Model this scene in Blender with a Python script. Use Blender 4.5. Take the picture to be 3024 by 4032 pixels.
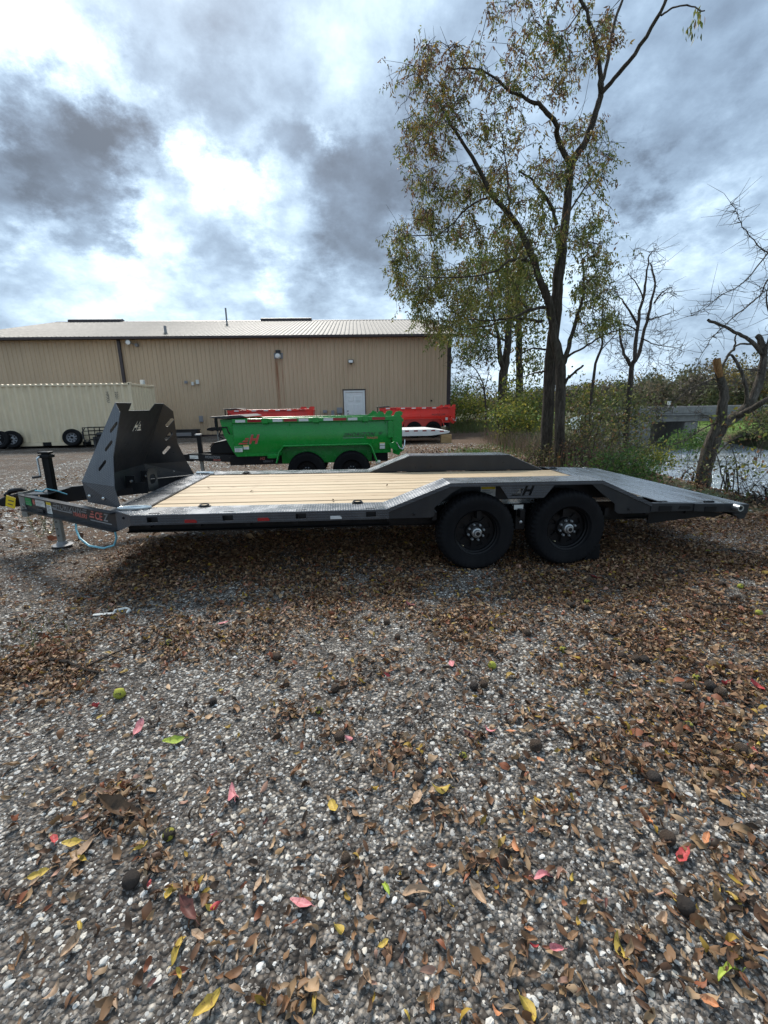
import bpy, bmesh, math, random
import numpy as np
from mathutils import Vector, Matrix
from mathutils.geometry import tessellate_polygon

for o in list(bpy.data.objects):
    bpy.data.objects.remove(o)
SC = bpy.context.scene
COL = SC.collection
rnd = random.Random(7)
nrs = np.random.RandomState(11)

# ------------------------------------------------------------------ camera
CAMP = np.array([-1.2448, -3.7987, 1.5353])
F_PX, PITCH, ROLL, YAW = 1712.9, 0.2381, -0.0175, -0.0981   # photograph is 3024 x 4032

def ray(px, py):
    a = (px - 1512.0) / F_PX; b = (py - 2016.0) / F_PX
    cr, sr = math.cos(ROLL), math.sin(ROLL)
    u = cr * a + sr * b; w = -sr * a + cr * b
    y = math.cos(PITCH) - w * math.sin(PITCH); z = -math.sin(PITCH) - w * math.cos(PITCH)
    c, s = math.cos(YAW), math.sin(YAW)
    return np.array([c * u - s * y, s * u + c * y, z])

fw = ray(1512, 2016); rt = ray(2512, 2016) - fw; upv = ray(1512, 1016) - fw
cam = bpy.data.cameras.new('camera')
cam.sensor_fit = 'HORIZONTAL'; cam.sensor_width = 36.0
cam.lens = 36.0 * F_PX / 3024.0
cam.clip_start = 0.05; cam.clip_end = 3000
co = bpy.data.objects.new('camera', cam); COL.objects.link(co)
_m = Matrix.Identity(4)
for i, v in enumerate((rt, upv, -fw)):
    v = v / np.linalg.norm(v)
    for j in range(3):
        _m[j][i] = v[j]
for j in range(3):
    _m[j][3] = CAMP[j]
co.matrix_world = _m
SC.camera = co

SV = 3024.0 / 1659.0
def at(vx, vy, d):
    """point seen at a place of the photograph, d metres (horizontally) from the camera"""
    r = ray(vx * SV, vy * SV)
    return CAMP + r * (d / math.hypot(r[0], r[1]))
def on_ground(vx, vy, z=0.0):
    r = ray(vx * SV, vy * SV)
    return CAMP + r * ((z - CAMP[2]) / r[2])

# ------------------------------------------------------------------ sky and sun
SUN_EL, SUN_AZ = math.radians(46), math.radians(-14)      # azimuth from +Y towards +X
W = bpy.data.worlds.new('World'); SC.world = W; W.use_nodes = True
nt = W.node_tree; N = nt.nodes; L = nt.links; N.clear()
def nd(t, **k):
    n = N.new(t)
    for a, b in k.items(): setattr(n, a, b)
    return n
out = nd('ShaderNodeOutputWorld')
tc = nd('ShaderNodeTexCoord')
nrm = nd('ShaderNodeVectorMath', operation='NORMALIZE'); L.new(tc.outputs['Generated'], nrm.inputs[0])
DIR = nrm.outputs[0]
# ragged edges: the direction is bent by noise before the cloud banks are read
def noise(vec, scale, detail, rough=.55, lac=2.0, dist=0.0):
    n = nd('ShaderNodeTexNoise'); n.inputs['Scale'].default_value = scale; n.inputs['Detail'].default_value = detail
    n.inputs['Roughness'].default_value = rough; n.inputs['Lacunarity'].default_value = lac; n.inputs['Distortion'].default_value = dist
    L.new(vec, n.inputs['Vector']); return n
def math_(op, a, b=None, c=None, clamp=False):
    n = nd('ShaderNodeMath', operation=op); n.use_clamp = clamp
    for i, v in enumerate((a, b, c)):
        if v is None: continue
        if isinstance(v, (int, float)): n.inputs[i].default_value = v
        else: L.new(v, n.inputs[i])
    return n.outputs[0]
sepd = nd('ShaderNodeSeparateXYZ'); L.new(DIR, sepd.inputs[0])
zc = math_('MAXIMUM', sepd.outputs[2], 0.0)
den = math_('ADD', zc, 0.42)
cx_ = math_('DIVIDE', sepd.outputs[0], den); cy_ = math_('DIVIDE', sepd.outputs[1], den)
cmb = nd('ShaderNodeCombineXYZ'); L.new(cx_, cmb.inputs[0]); L.new(cy_, cmb.inputs[1])
PL = cmb.outputs[0]
warp = noise(PL, 2.4, 9, .66)
wv = nd('ShaderNodeVectorMath', operation='SUBTRACT'); L.new(warp.outputs['Color'], wv.inputs[0]); wv.inputs[1].default_value = (.5, .5, .5)
ws = nd('ShaderNodeVectorMath', operation='SCALE'); L.new(wv.outputs[0], ws.inputs[0]); ws.inputs['Scale'].default_value = .42
wd = nd('ShaderNodeVectorMath', operation='ADD'); L.new(DIR, wd.inputs[0]); L.new(ws.outputs[0], wd.inputs[1])
BENT = wd.outputs[0]
big = noise(PL, 1.7, 7, .55, dist=.15)
fine = noise(PL, 5.5, 6, .62, dist=.2)
val = math_('MULTIPLY_ADD', big.outputs['Fac'], 1.0, .02)
val = math_('ADD', val, math_('MULTIPLY_ADD', fine.outputs['Fac'], .46, -.23))
fine2 = noise(PL, 15.0, 5, .62)
val = math_('ADD', val, math_('MULTIPLY_ADD', fine2.outputs['Fac'], .22, -.11))
# cloud banks and gaps seen in the photograph: place (in the 1659 px view), radius, amount
BANKS = [(190, 320, 150, -.46), (290, 300, 90, -.20), (60, 400, 110, -.26), (20, 540, 90, -.2), (230, 545, 80, -.24),
         (800, 450, 170, -.36), (690, 500, 80, -.12), (880, 330, 120, -.14), (600, 255, 75, -.18), (1375, 345, 95, -.32), (1290, 300, 60, -.06),
         (430, 150, 100, -.12), (560, 100, 120, -.10), (1000, 60, 160, -.10), (1500, 90, 170, -.10), (850, 180, 120, -.06), (1250, 180, 100, -.08),
         (700, 330, 90, -.14), (1580, 420, 120, -.10), (1480, 640, 90, -.06),
         (60, 90, 180, .42), (150, 180, 110, .24), (400, 300, 70, .24), (450, 380, 70, .28), (520, 470, 80, .30), (590, 560, 65, .24),
         (360, 520, 80, .24), (700, 265, 45, .40), (530, 350, 60, .25), (80, 590, 70, .26), (280, 210, 60, .22), (870, 560, 60, .16), (1560, 300, 100, .14), (1440, 470, 90, .12), (1500, 560, 100, .08), (330, 650, 120, .12)]
for (bx_, by_, br_, ba_) in BANKS:
    d = ray(bx_ * SV, by_ * SV); d = d / np.linalg.norm(d)
    d2 = ray((bx_ + br_) * SV, by_ * SV); d2 = d2 / np.linalg.norm(d2)
    rad = float(np.linalg.norm(d2 - d))
    dv = nd('ShaderNodeVectorMath', operation='DISTANCE'); L.new(BENT, dv.inputs[0]); dv.inputs[1].default_value = tuple(d)
    mr = nd('ShaderNodeMapRange', interpolation_type='SMOOTHERSTEP'); L.new(dv.outputs['Value'], mr.inputs['Value'])
    mr.inputs['From Min'].default_value = rad * (1.35 if ba_ < 0 else 1.55); mr.inputs['From Max'].default_value = rad * (.30 if ba_ < 0 else .05)
    ba_ = ba_ * .82 if ba_ < 0 else ba_ * .72
    mr.inputs['To Min'].default_value = 0; mr.inputs['To Max'].default_value = ba_
    val = math_('ADD', val, mr.outputs[0])
ramp = nd('ShaderNodeValToRGB'); L.new(math_('ADD', val, 0.0, clamp=True), ramp.inputs[0])
cr_ = ramp.color_ramp; cr_.interpolation = 'B_SPLINE'
while len(cr_.elements) < 6: cr_.elements.new(.5)
for e, (p_, c_) in zip(cr_.elements, [(0, (.062, .082, .112)), (.22, (.125, .167, .230)), (.42, (.225, .310, .42)), (.6, (.41, .54, .68)), (.78, (.76, .90, 1.0)), (1, (1.12, 1.20, 1.25))]):
    e.position = p_; e.color = (*c_, 1)
# thin air between the clouds
sky = nd('ShaderNodeTexSky', sky_type='NISHITA'); sky.sun_disc = False
sky.sun_elevation = SUN_EL; sky.sun_rotation = SUN_AZ; sky.air_density = 1.4; sky.dust_density = 2.0
skm = nd('ShaderNodeVectorMath', operation='SCALE'); L.new(sky.outputs[0], skm.inputs[0]); skm.inputs['Scale'].default_value = .08
mixs = nd('ShaderNodeMix', data_type='RGBA'); mixs.inputs['Factor'].default_value = .93
L.new(skm.outputs[0], mixs.inputs['A']); L.new(ramp.outputs[0], mixs.inputs['B'])
bg = nd('ShaderNodeBackground'); L.new(mixs.outputs['Result'], bg.inputs['Color']); bg.inputs['Strength'].default_value = .52
L.new(bg.outputs[0], out.inputs['Surface'])

sl = bpy.data.lights.new('sun', 'SUN'); sl.energy = 1.5; sl.angle = math.radians(15); sl.color = (1.0, .945, .86)
so = bpy.data.objects.new('sun', sl); COL.objects.link(so)
_sd = Vector((math.sin(SUN_AZ) * math.cos(SUN_EL), math.cos(SUN_AZ) * math.cos(SUN_EL), math.sin(SUN_EL)))
so.rotation_euler = (-_sd).to_track_quat('-Z', 'Y').to_euler()
so.location = (0, 0, 30)

SC.view_settings.view_transform = 'Standard'
SC.view_settings.look = 'None'
SC.view_settings.exposure = 1.70
SC.view_settings.gamma = 1
SC.render.engine = 'CYCLES'
SC.cycles.max_bounces = 5; SC.cycles.diffuse_bounces = 3; SC.cycles.glossy_bounces = 3
SC.cycles.transparent_max_bounces = 6; SC.cycles.transmission_bounces = 3
SC.cycles.use_denoising = True

# ------------------------------------------------------------------ materials
class MatB:
    def __init__(s, name, rough=.5, metal=0.0, color=(.5, .5, .5), spec=.5):
        s.m = bpy.data.materials.new(name); s.m.use_nodes = True
        s.t = s.m.node_tree; s.N = s.t.nodes; s.L = s.t.links
        s.b = s.N['Principled BSDF']
        s.b.inputs['Roughness'].default_value = rough; s.b.inputs['Metallic'].default_value = metal
        s.b.inputs['Base Color'].default_value = (*color, 1); s.b.inputs['Specular IOR Level'].default_value = spec
        s._tc = None
    def n(s, t, **k):
        n = s.N.new(t)
        for a, b in k.items(): setattr(n, a, b)
        return n
    def lk(s, a, b): s.L.new(a, b)
    def coord(s, kind='Object'):
        if s._tc is None: s._tc = s.n('ShaderNodeTexCoord')
        return s._tc.outputs[kind]
    def pos(s): return s.n('ShaderNodeNewGeometry').outputs['Position']
    def mapping(s, vec, scale=(1, 1, 1), rot=(0, 0, 0), loc=(0, 0, 0)):
        m = s.n('ShaderNodeMapping'); m.inputs['Scale'].default_value = scale; m.inputs['Rotation'].default_value = rot
        m.inputs['Location'].default_value = loc; s.lk(vec, m.inputs[0]); return m.outputs[0]
    def noise(s, vec, scale, detail=4, rough=.55, dist=0):
        n = s.n('ShaderNodeTexNoise'); n.inputs['Scale'].default_value = scale; n.inputs['Detail'].default_value = detail
        n.inputs['Roughness'].default_value = rough; n.inputs['Distortion'].default_value = dist; s.lk(vec, n.inputs['Vector']); return n.outputs['Fac']
    def vor(s, vec, scale, feature='F1', outp='Distance', rnd_=1.0):
        n = s.n('ShaderNodeTexVoronoi', feature=feature); n.inputs['Scale'].default_value = scale; n.inputs['Randomness'].default_value = rnd_
        s.lk(vec, n.inputs['Vector']); return n.outputs[outp]
    def ramp(s, fac, stops, interp='LINEAR'):
        r = s.n('ShaderNodeValToRGB'); r.color_ramp.interpolation = interp
        while len(r.color_ramp.elements) < len(stops): r.color_ramp.elements.new(.5)
        for e, (p, c) in zip(r.color_ramp.elements, stops):
            e.position = p; e.color = (*c, 1) if len(c) == 3 else c
        s.lk(fac, r.inputs[0]); return r.outputs[0]
    def mix(s, fac, a, b, mode='MIX'):
        m = s.n('ShaderNodeMix', data_type='RGBA'); m.blend_type = mode
        for k, v in (('Factor', fac), ('A', a), ('B', b)):
            i = m.inputs[k]
            if isinstance(v, (int, float)): i.default_value = v
            elif isinstance(v, tuple): i.default_value = (*v, 1)
            else: s.lk(v, i)
        return m.outputs['Result']
    def math(s, op, a, b=None, c=None, clamp=False):
        n = s.n('ShaderNodeMath', operation=op); n.use_clamp = clamp
        for i, v in enumerate((a, b, c)):
            if v is None: continue
            if isinstance(v, (int, float)): n.inputs[i].default_value = v
            else: s.lk(v, n.inputs[i])
        return n.outputs[0]
    def maprange(s, v, a, b, c=0, d=1):
        m = s.n('ShaderNodeMapRange'); s.lk(v, m.inputs[0])
        for i, x in zip((1, 2, 3, 4), (a, b, c, d)): m.inputs[i].default_value = x
        return m.outputs[0]
    def sep(s, v):
        n = s.n('ShaderNodeSeparateXYZ'); s.lk(v, n.inputs[0]); return n.outputs
    def color(s, c): s.lk(c, s.b.inputs['Base Color'])
    def rough(s, c): s.lk(c, s.b.inputs['Roughness'])
    def bump(s, h, strength=.3, dist=.01):
        b = s.n('ShaderNodeBump'); b.inputs['Strength'].default_value = strength; b.inputs['Distance'].default_value = dist
        s.lk(h, b.inputs['Height']); s.lk(b.outputs[0], s.b.inputs['Normal'])

def paint(name, col, rough=.35, var=.12, spec=.5, metal=0, scale=3.0, dust=0.0):
    m = MatB(name, rough, metal, col, spec); p = m.coord()
    n1 = m.noise(p, scale, 5, .6)
    c = m.mix(m.maprange(n1, .3, .7), tuple(x * (1 - var) for x in col), tuple(min(1, x * (1 + var)) for x in col))
    if dust:
        n2 = m.noise(m.mapping(p, (1, 1, .25)), 6.0, 6, .65)
        c = m.mix(m.math('MULTIPLY', m.maprange(n2, .45, .75), dust), c, (.26, .235, .20))
    m.color(c)
    m.rough(m.maprange(m.noise(p, 9, 4), .3, .7, max(.05, rough - .07), rough + .1))
    return m.m

MT = {}
MT['gunmetal'] = paint('gunmetal_paint', (.019, .020, .0225), .34, .10, spec=.32, dust=.04)
MT['black'] = paint('black_paint', (.006, .006, .007), .4, .15, spec=.22, dust=.02)
MT['black_plastic'] = paint('black_plastic', (.018, .018, .02), .5, .15, dust=.10)
MT['green'] = paint('green_paint', (.004, .215, .027), .24, .06, dust=.03)
MT['red'] = paint('red_paint', (.62, .022, .012), .33, .08, dust=.05)
MT['white'] = paint('white_paint', (.72, .72, .70), .45, .05, dust=.12)
MT['brown_trim'] = paint('brown_trim', (.035, .022, .022), .45, .15)
MT['beige'] = paint('container_paint', (.66, .545, .37), .55, .06, dust=.18, scale=1.2)
MT['rubber'] = paint('tyre_rubber', (.0065, .0065, .0075), .75, .25, spec=.14, dust=.02)
MT['steel'] = paint('galvanised_steel', (.42, .43, .43), .38, .15, metal=.85)
MT['chrome'] = paint('bright_zinc', (.68, .72, .72), .22, .08, metal=.9)
MT['grey_post'] = paint('grey_leg_paint', (.20, .20, .18), .5, .1)
MT['decal_red'] = paint('red_decal', (.45, .05, .035), .4, .05)
MT['decal_dark'] = paint('black_decal', (.015, .02, .017), .4, .05)
MT['decal_grey'] = paint('grey_decal', (.20, .205, .21), .4, .05)
MT['decal_salmon'] = paint('salmon_decal', (.50, .13, .10), .4, .05)
MT['sticker'] = paint('white_sticker', (.62, .62, .58), .5, .04)
MT['sticker_green'] = paint('green_sticker', (.02, .26, .07), .5, .04)
MT['sticker_yellow'] = paint('yellow_tag', (.72, .52, .02), .5, .08)
MT['refl_red'] = paint('red_reflector', (.27, .012, .014), .2, .1)
MT['refl_white'] = paint('white_reflector', (.55, .55, .54), .25, .06)
MT['print'] = paint('dark_print', (.05, .05, .055), .5, .05)
MT['blue_cable'] = paint('pale_blue_cable', (.16, .42, .50), .35, .1)
MT['lens'] = paint('lamp_lens', (.75, .75, .73), .2, .05)
MT['lamp_body'] = paint('lamp_grey', (.22, .22, .23), .4, .1)
MT['zinc_chain'] = paint('zinc_chain', (.45, .40, .26), .35, .2, metal=.8)
MT['amber'] = paint('cream_bulb', (.7, .68, .55), .4, .05)

def diamond_plate(name, col, rough, metal=.62, bs=.75, wv_=0.0):
    m = MatB(name, rough, metal, col, .55); p = m.coord()
    x, y, z = m.sep(p)
    k = 2 * math.pi / .046
    yz = m.math('ADD', y, z)
    a = m.math('SINE', m.math('MULTIPLY', m.math('ADD', x, yz), k)); b = m.math('SINE', m.math('MULTIPLY', m.math('SUBTRACT', x, yz), k))
    a3 = m.math('POWER', m.math('MAXIMUM', m.math('MULTIPLY', a, b), 0.0), .8)
    fine = m.noise(p, 60, 3)
    wave = m.noise(m.mapping(p, (5.0, .7, 1)), 1.5, 1, .4)
    m.bump(m.math('ADD', m.math('ADD', a3, m.math('MULTIPLY', fine, .12)), m.math('MULTIPLY', wave, wv_)), bs, .004)
    n1 = m.noise(p, 2.5, 5, .6)
    c = m.mix(m.maprange(n1, .3, .7), tuple(v * .85 for v in col), tuple(v * 1.2 for v in col))
    c = m.mix(m.math('MULTIPLY', m.maprange(m.noise(p, 7, 6, .65), .5, .8), .10), c, (.3, .27, .23))
    m.color(c)
    m.rough(m.maprange(m.noise(p, 5, 4), .3, .7, rough - .06, rough + .12))
    return m.m
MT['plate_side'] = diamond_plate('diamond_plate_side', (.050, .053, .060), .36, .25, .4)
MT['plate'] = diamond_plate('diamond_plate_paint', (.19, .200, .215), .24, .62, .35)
MT['plate_tail'] = diamond_plate('diamond_plate_tail', (.22, .235, .255), .20, .65, .22, 14.0)

def wood_mat():
    m = MatB('pine_board', .62, 0, (.5, .38, .23), .3); p = m.coord()
    oi = m.n('ShaderNodeObjectInfo').outputs['Random']
    off = m.n('ShaderNodeCombineXYZ'); m.lk(m.math('MULTIPLY', oi, 37.0), off.inputs[0]); m.lk(m.math('MULTIPLY', oi, 11.0), off.inputs[1])
    ad = m.n('ShaderNodeVectorMath', operation='ADD'); m.lk(p, ad.inputs[0]); m.lk(off.outputs[0], ad.inputs[1])
    v = m.mapping(ad.outputs[0], (1.2, 16, 16))
    g = m.noise(v, 2.2, 6, .6, 1.2)
    c = m.ramp(g, [(.25, (.36, .24, .135)), (.42, (.50, .385, .245)), (.6, (.57, .455, .305)), (.8, (.44, .32, .19))])
    kn = m.vor(m.mapping(ad.outputs[0], (2.2, 6, 6)), 1.0)
    c = m.mix(m.maprange(kn, .13, .03), c, (.17, .085, .04))
    st = m.noise(ad.outputs[0], 3.0, 5, .6)
    c = m.mix(m.math('MULTIPLY', m.maprange(st, .5, .75), .35), c, (.34, .25, .16))
    # boards vary
    c = m.mix(m.maprange(oi, 0, 1, 0, .62), c, (.36, .25, .145))
    m.color(c); m.bump(g, .15, .004)
    return m.m
MT['pine'] = wood_mat()

def timber():
    m = MatB('timber_block', .7, 0, (.42, .27, .13), .3); g = m.noise(m.mapping(m.coord(), (2, 20, 20)), 2, 5)
    m.color(m.ramp(g, [(.3, (.30, .18, .08)), (.7, (.5, .34, .17))])); return m.m
MT['timber'] = timber()

def siding():
    m = MatB('tan_metal_siding', .48, 0, (.31, .235, .14), .4); p = m.pos()
    n1 = m.noise(m.mapping(p, (.8, .8, .16)), 1.6, 6, .6)
    c = m.mix(m.maprange(n1, .3, .7), (.475, .345, .222), (.545, .402, .264))
    x, y, z = m.sep(p)
    streak = m.noise(m.mapping(p, (5, 5, .12)), 2.0, 5, .6)
    c = m.mix(m.math('MULTIPLY', m.maprange(streak, .5, .8), .35), c, (.33, .235, .145))
    # rust running down from the lamp
    w1 = m.maprange(m.math('ABSOLUTE', m.math('ADD', x, 4.46)), .15, .02)
    w2 = m.maprange(m.math('ABSOLUTE', m.math('ADD', x, 4.17)), .07, .0)
    zz = m.math('MULTIPLY', m.maprange(z, 4.3, 3.9), m.maprange(z, .6, 3.0, .35, 1))
    rs = m.math('MULTIPLY', m.math('MAXIMUM', w1, m.math('MULTIPLY', w2, .8)), zz)
    rs = m.math('MULTIPLY', rs, m.maprange(m.noise(m.mapping(p, (14, 14, .8)), 1.5, 4), .25, .6), clamp=True)
    c = m.mix(m.math('MULTIPLY', rs, .95), c, (.22, .075, .020))
    d = m.math('MULTIPLY', m.maprange(z, 1.2, .1), m.maprange(m.noise(p, 2.5, 5), .35, .7))
    c = m.mix(m.math('MULTIPLY', d, .4), c, (.14, .11, .08))
    m.color(c); return m.m
MT['siding'] = siding()
MT['roof'] = paint('weathered_roof_sheet', (.145, .132, .112), .6, .14, scale=.9)
def concrete(name, col):
    m = MatB(name, .85, 0, col, .3); p = m.coord()
    n1 = m.noise(p, 1.2, 7, .65); n2 = m.noise(m.mapping(p, (3, 3, .4)), 1.5, 5)
    c = m.mix(m.maprange(n1, .3, .7), tuple(v * .7 for v in col), tuple(v * 1.15 for v in col))
    c = m.mix(m.math('MULTIPLY', m.maprange(n2, .5, .75), .5), c, tuple(v * .4 for v in col))
    m.color(c); m.bump(m.noise(p, 30, 4), .3, .01); return m.m
MT['concrete'] = concrete('weathered_concrete', (.20, .195, .185))

def bark(name, c0, c1, sc=1.0):
    m = MatB(name, .9, 0, c0, .15); p = m.coord()
    v = m.mapping(p, (9 * sc, 9 * sc, 1.6 * sc))
    g = m.noise(v, 1.6, 8, .68, .6)
    col = m.ramp(g, [(.28, tuple(x * .35 for x in c0)), (.48, c0), (.66, c1), (.85, tuple(x * 1.3 for x in c1))])
    ms = m.noise(p, 1.3, 5, .6)
    col = m.mix(m.math('MULTIPLY', m.maprange(ms, .52, .75), .35), col, (.07, .075, .035))
    g2 = m.noise(m.mapping(p, (26 * sc, 26 * sc, 5 * sc)), 1.5, 5, .7)
    m.color(m.mix(m.maprange(g2, .42, .58, .45, 0), col, tuple(x * .25 for x in c0))); m.bump(m.math('ADD', g, m.math('MULTIPLY', g2, .5)), 1.0, .05); return m.m
MT['bark'] = bark('walnut_bark', (.070, .056, .044), (.125, .105, .085))
MT['bark_grey'] = bark('grey_bark', (.095, .080, .066), (.17, .15, .125))
MT['twig'] = bark('twig_bark', (.075, .06, .05), (.12, .10, .085), 2)
MT['cut_wood'] = bark('torn_wood', (.30, .15, .06), (.42, .25, .11), 2)

def leafmat(name, transl=.35):
    m = MatB(name, .55, 0, (.1, .1, .03), .3)
    a = m.n('ShaderNodeAttribute'); a.attribute_name = 'Col'
    m.color(a.outputs['Color'])
    tr = m.n('ShaderNodeBsdfTranslucent'); m.lk(a.outputs['Color'], tr.inputs['Color'])
    mx = m.n('ShaderNodeMixShader'); mx.inputs[0].default_value = transl
    m.lk(m.b.outputs[0], mx.inputs[1]); m.lk(tr.outputs[0], mx.inputs[2])
    m.lk(mx.outputs[0], m.N['Material Output'].inputs['Surface'])
    return m.m
MT['leaf'] = leafmat('living_leaf', .45)
MT['litter'] = leafmat('fallen_leaf', .12)
MT['grass'] = leafmat('grass_blade', .3)

# ------------------------------------------------------------------ mesh helpers
class MB:
    def __init__(s): s.v = []; s.f = []
    def add(s, vs, fs):
        k = len(s.v); s.v.extend([tuple(map(float, q)) for q in vs]); s.f.extend([tuple(i + k for i in f) for f in fs]); return s
    def box(s, x0, x1, y0, y1, z0, z1):
        return s.add([(x0, y0, z0), (x1, y0, z0), (x1, y1, z0), (x0, y1, z0), (x0, y0, z1), (x1, y0, z1), (x1, y1, z1), (x0, y1, z1)],
                     [(0, 3, 2, 1), (4, 5, 6, 7), (0, 1, 5, 4), (1, 2, 6, 5), (2, 3, 7, 6), (3, 0, 4, 7)])
    def bar(s, a, b, w, h, up=(0, 0, 1)):
        a = Vector(a); b = Vector(b); d = (b - a).normalized(); u = Vector(up); sd = d.cross(u)
        if sd.length < 1e-4: sd = d.cross(Vector((1, 0, 0)))
        sd.normalize(); u = sd.cross(d)
        vs = []
        for q in (a, b):
            for i, j in ((-1, -1), (1, -1), (1, 1), (-1, 1)): vs.append(q + sd * (i * w / 2) + u * (j * h / 2))
        return s.add(vs, [(3, 2, 1, 0), (4, 5, 6, 7), (0, 1, 5, 4), (1, 2, 6, 5), (2, 3, 7, 6), (3, 0, 4, 7)])
    def prism_xz(s, prof, y0, y1):
        n = len(prof); vs = [(x, y0, z) for x, z in prof] + [(x, y1, z) for x, z in prof]
        return s.add(vs, [tuple(range(n))] + [tuple(range(2 * n - 1, n - 1, -1))] + [((i + 1) % n, i, i + n, (i + 1) % n + n) for i in range(n)])
    def prism_yz(s, prof, x0, x1):
        n = len(prof); vs = [(x0, y, z) for y, z in prof] + [(x1, y, z) for y, z in prof]
        return s.add(vs, [tuple(range(n - 1, -1, -1))] + [tuple(range(n, 2 * n))] + [(i, (i + 1) % n, (i + 1) % n + n, i + n) for i in range(n)])
    def strip(s, pts, y0, y1, t):
        """a bent plate: polyline in x,z with thickness t, from y0 to y1"""
        up = [(x, z) for x, z in pts]; lo = [(x, z - t) for x, z in reversed(pts)]
        n = len(pts)
        vs = [(x, y0, z) for x, z in up] + [(x, y1, z) for x, z in up] + [(x, y0, z - t) for x, z in up] + [(x, y1, z - t) for x, z in up]
        fs = []
        for i in range(n - 1):
            fs += [(i, i + 1, n + i + 1, n + i), (2 * n + i + 1, 2 * n + i, 3 * n + i, 3 * n + i + 1), (i, 2 * n + i, 2 * n + i + 1, i + 1), (n + i + 1, 3 * n + i + 1, 3 * n + i, n + i)]
        fs += [(0, n, 3 * n, 2 * n), (n - 1, 3 * n - 1, 4 * n - 1, 2 * n - 1)]
        return s.add(vs, fs)
    def tube(s, pts, rad, seg=8, cap=True):
        pts = [Vector(p) for p in pts]; n = len(pts)
        if not hasattr(rad, '__len__'): rad = [rad] * n
        ref = None; vs = []
        for i, p in enumerate(pts):
            d = (pts[min(i + 1, n - 1)] - pts[max(i - 1, 0)])
            d = d.normalized() if d.length > 1e-9 else Vector((0, 0, 1))
            if ref is None:
                ref = d.orthogonal().normalized()
            else:
                ref = ref - d * ref.dot(d); ref = ref.normalized() if ref.length > 1e-6 else d.orthogonal().normalized()
            b = d.cross(ref)
            for k in range(seg):
                a = 2 * math.pi * k / seg; vs.append(p + (ref * math.cos(a) + b * math.sin(a)) * rad[i])
        fs = [(i * seg + k, i * seg + (k + 1) % seg, (i + 1) * seg + (k + 1) % seg, (i + 1) * seg + k) for i in range(n - 1) for k in range(seg)]
        if cap: fs += [tuple(range(seg - 1, -1, -1)), tuple(range((n - 1) * seg, n * seg))]
        return s.add(vs, fs)
    def lathe(s, prof, seg=32, axis='y', origin=(0, 0, 0), close=False, mod=None):
        """prof: (radius, along)"""
        vs = []; n = len(prof); ox, oy, oz = origin
        for k in range(seg):
            a = 2 * math.pi * k / seg
            for j, (r, h) in enumerate(prof):
                rr = r * (mod(j, k) if mod else 1)
                c, d = rr * math.cos(a), rr * math.sin(a)
                vs.append((ox + c, oy + h, oz + d) if axis == 'y' else (ox + h, oy + c, oz + d) if axis == 'x' else (ox + c, oy + d, oz + h))
        fs = []
        m = n if close else n - 1
        for k in range(seg):
            k2 = (k + 1) % seg
            for j in range(m):
                j2 = (j + 1) % n
                fs.append((k * n + j, k * n + j2, k2 * n + j2, k2 * n + j))
        return s.add(vs, fs)
    def plate(s, outer, holes, o, u, v, t):
        """flat sheet with cut-outs: 2-D outlines in the frame (o, u, v), thickness t"""
        o, u, v = Vector(o), Vector(u).normalized(), Vector(v).normalized(); nn = u.cross(v).normalized()
        loops = [outer] + list(holes)
        allp = [p for l in loops for p in l]
        tris = tessellate_polygon([[Vector((p[0], p[1], 0)) for p in l] for l in loops])
        P0 = [o + u * p[0] + v * p[1] + nn * (t / 2) for p in allp]; P1 = [o + u * p[0] + v * p[1] - nn * (t / 2) for p in allp]
        n = len(allp); fs = []
        for a, b, c in tris: fs += [(a, b, c), (c + n, b + n, a + n)]
        k = 0
        for l in loops:
            for i in range(len(l)):
                a, b = k + i, k + (i + 1) % len(l); fs.append((a, b, b + n, a + n))
            k += len(l)
        return s.add(P0 + P1, fs)

def obj(name, mb, mat, parent=None, smooth=False, bevel=0, loc=None):
    me = bpy.data.meshes.new(name); me.from_pydata(mb.v, [], mb.f)
    bm = bmesh.new(); bm.from_mesh(me); bmesh.ops.recalc_face_normals(bm, faces=bm.faces); bm.to_mesh(me); bm.free()
    if smooth:
        me.polygons.foreach_set('use_smooth', [True] * len(me.polygons))
        try: me.set_sharp_from_angle(angle=math.radians(38))
        except Exception: pass
    me.materials.append(MT[mat] if isinstance(mat, str) else mat)
    o = bpy.data.objects.new(name, me); COL.objects.link(o)
    if parent: o.parent = parent
    if loc: o.location = loc
    if bevel:
        b = o.modifiers.new('bevel', 'BEVEL'); b.width = bevel; b.segments = 2; b.limit_method = 'ANGLE'; b.angle_limit = math.radians(40)
    return o
def tag(o, label, cat, group=None):
    o['label'] = label; o['category'] = cat
    if group: o['group'] = group
    return o
def thing(name, label, cat, loc=(0, 0, 0), rot=(0, 0, 0), group=None):
    o = bpy.data.objects.new(name, None); COL.objects.link(o); o.location = loc; o.rotation_euler = rot
    o.empty_display_size = .2
    return tag(o, label, cat, group)
def clone(o, name=None, parent=None, loc=None, rot=None, scale=None):
    c = o.copy(); COL.objects.link(c)
    if parent is not None: c.parent = parent
    if loc is not None: c.location = loc
    if rot is not None: c.rotation_euler = rot
    if scale is not None: c.scale = scale
    return c
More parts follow.
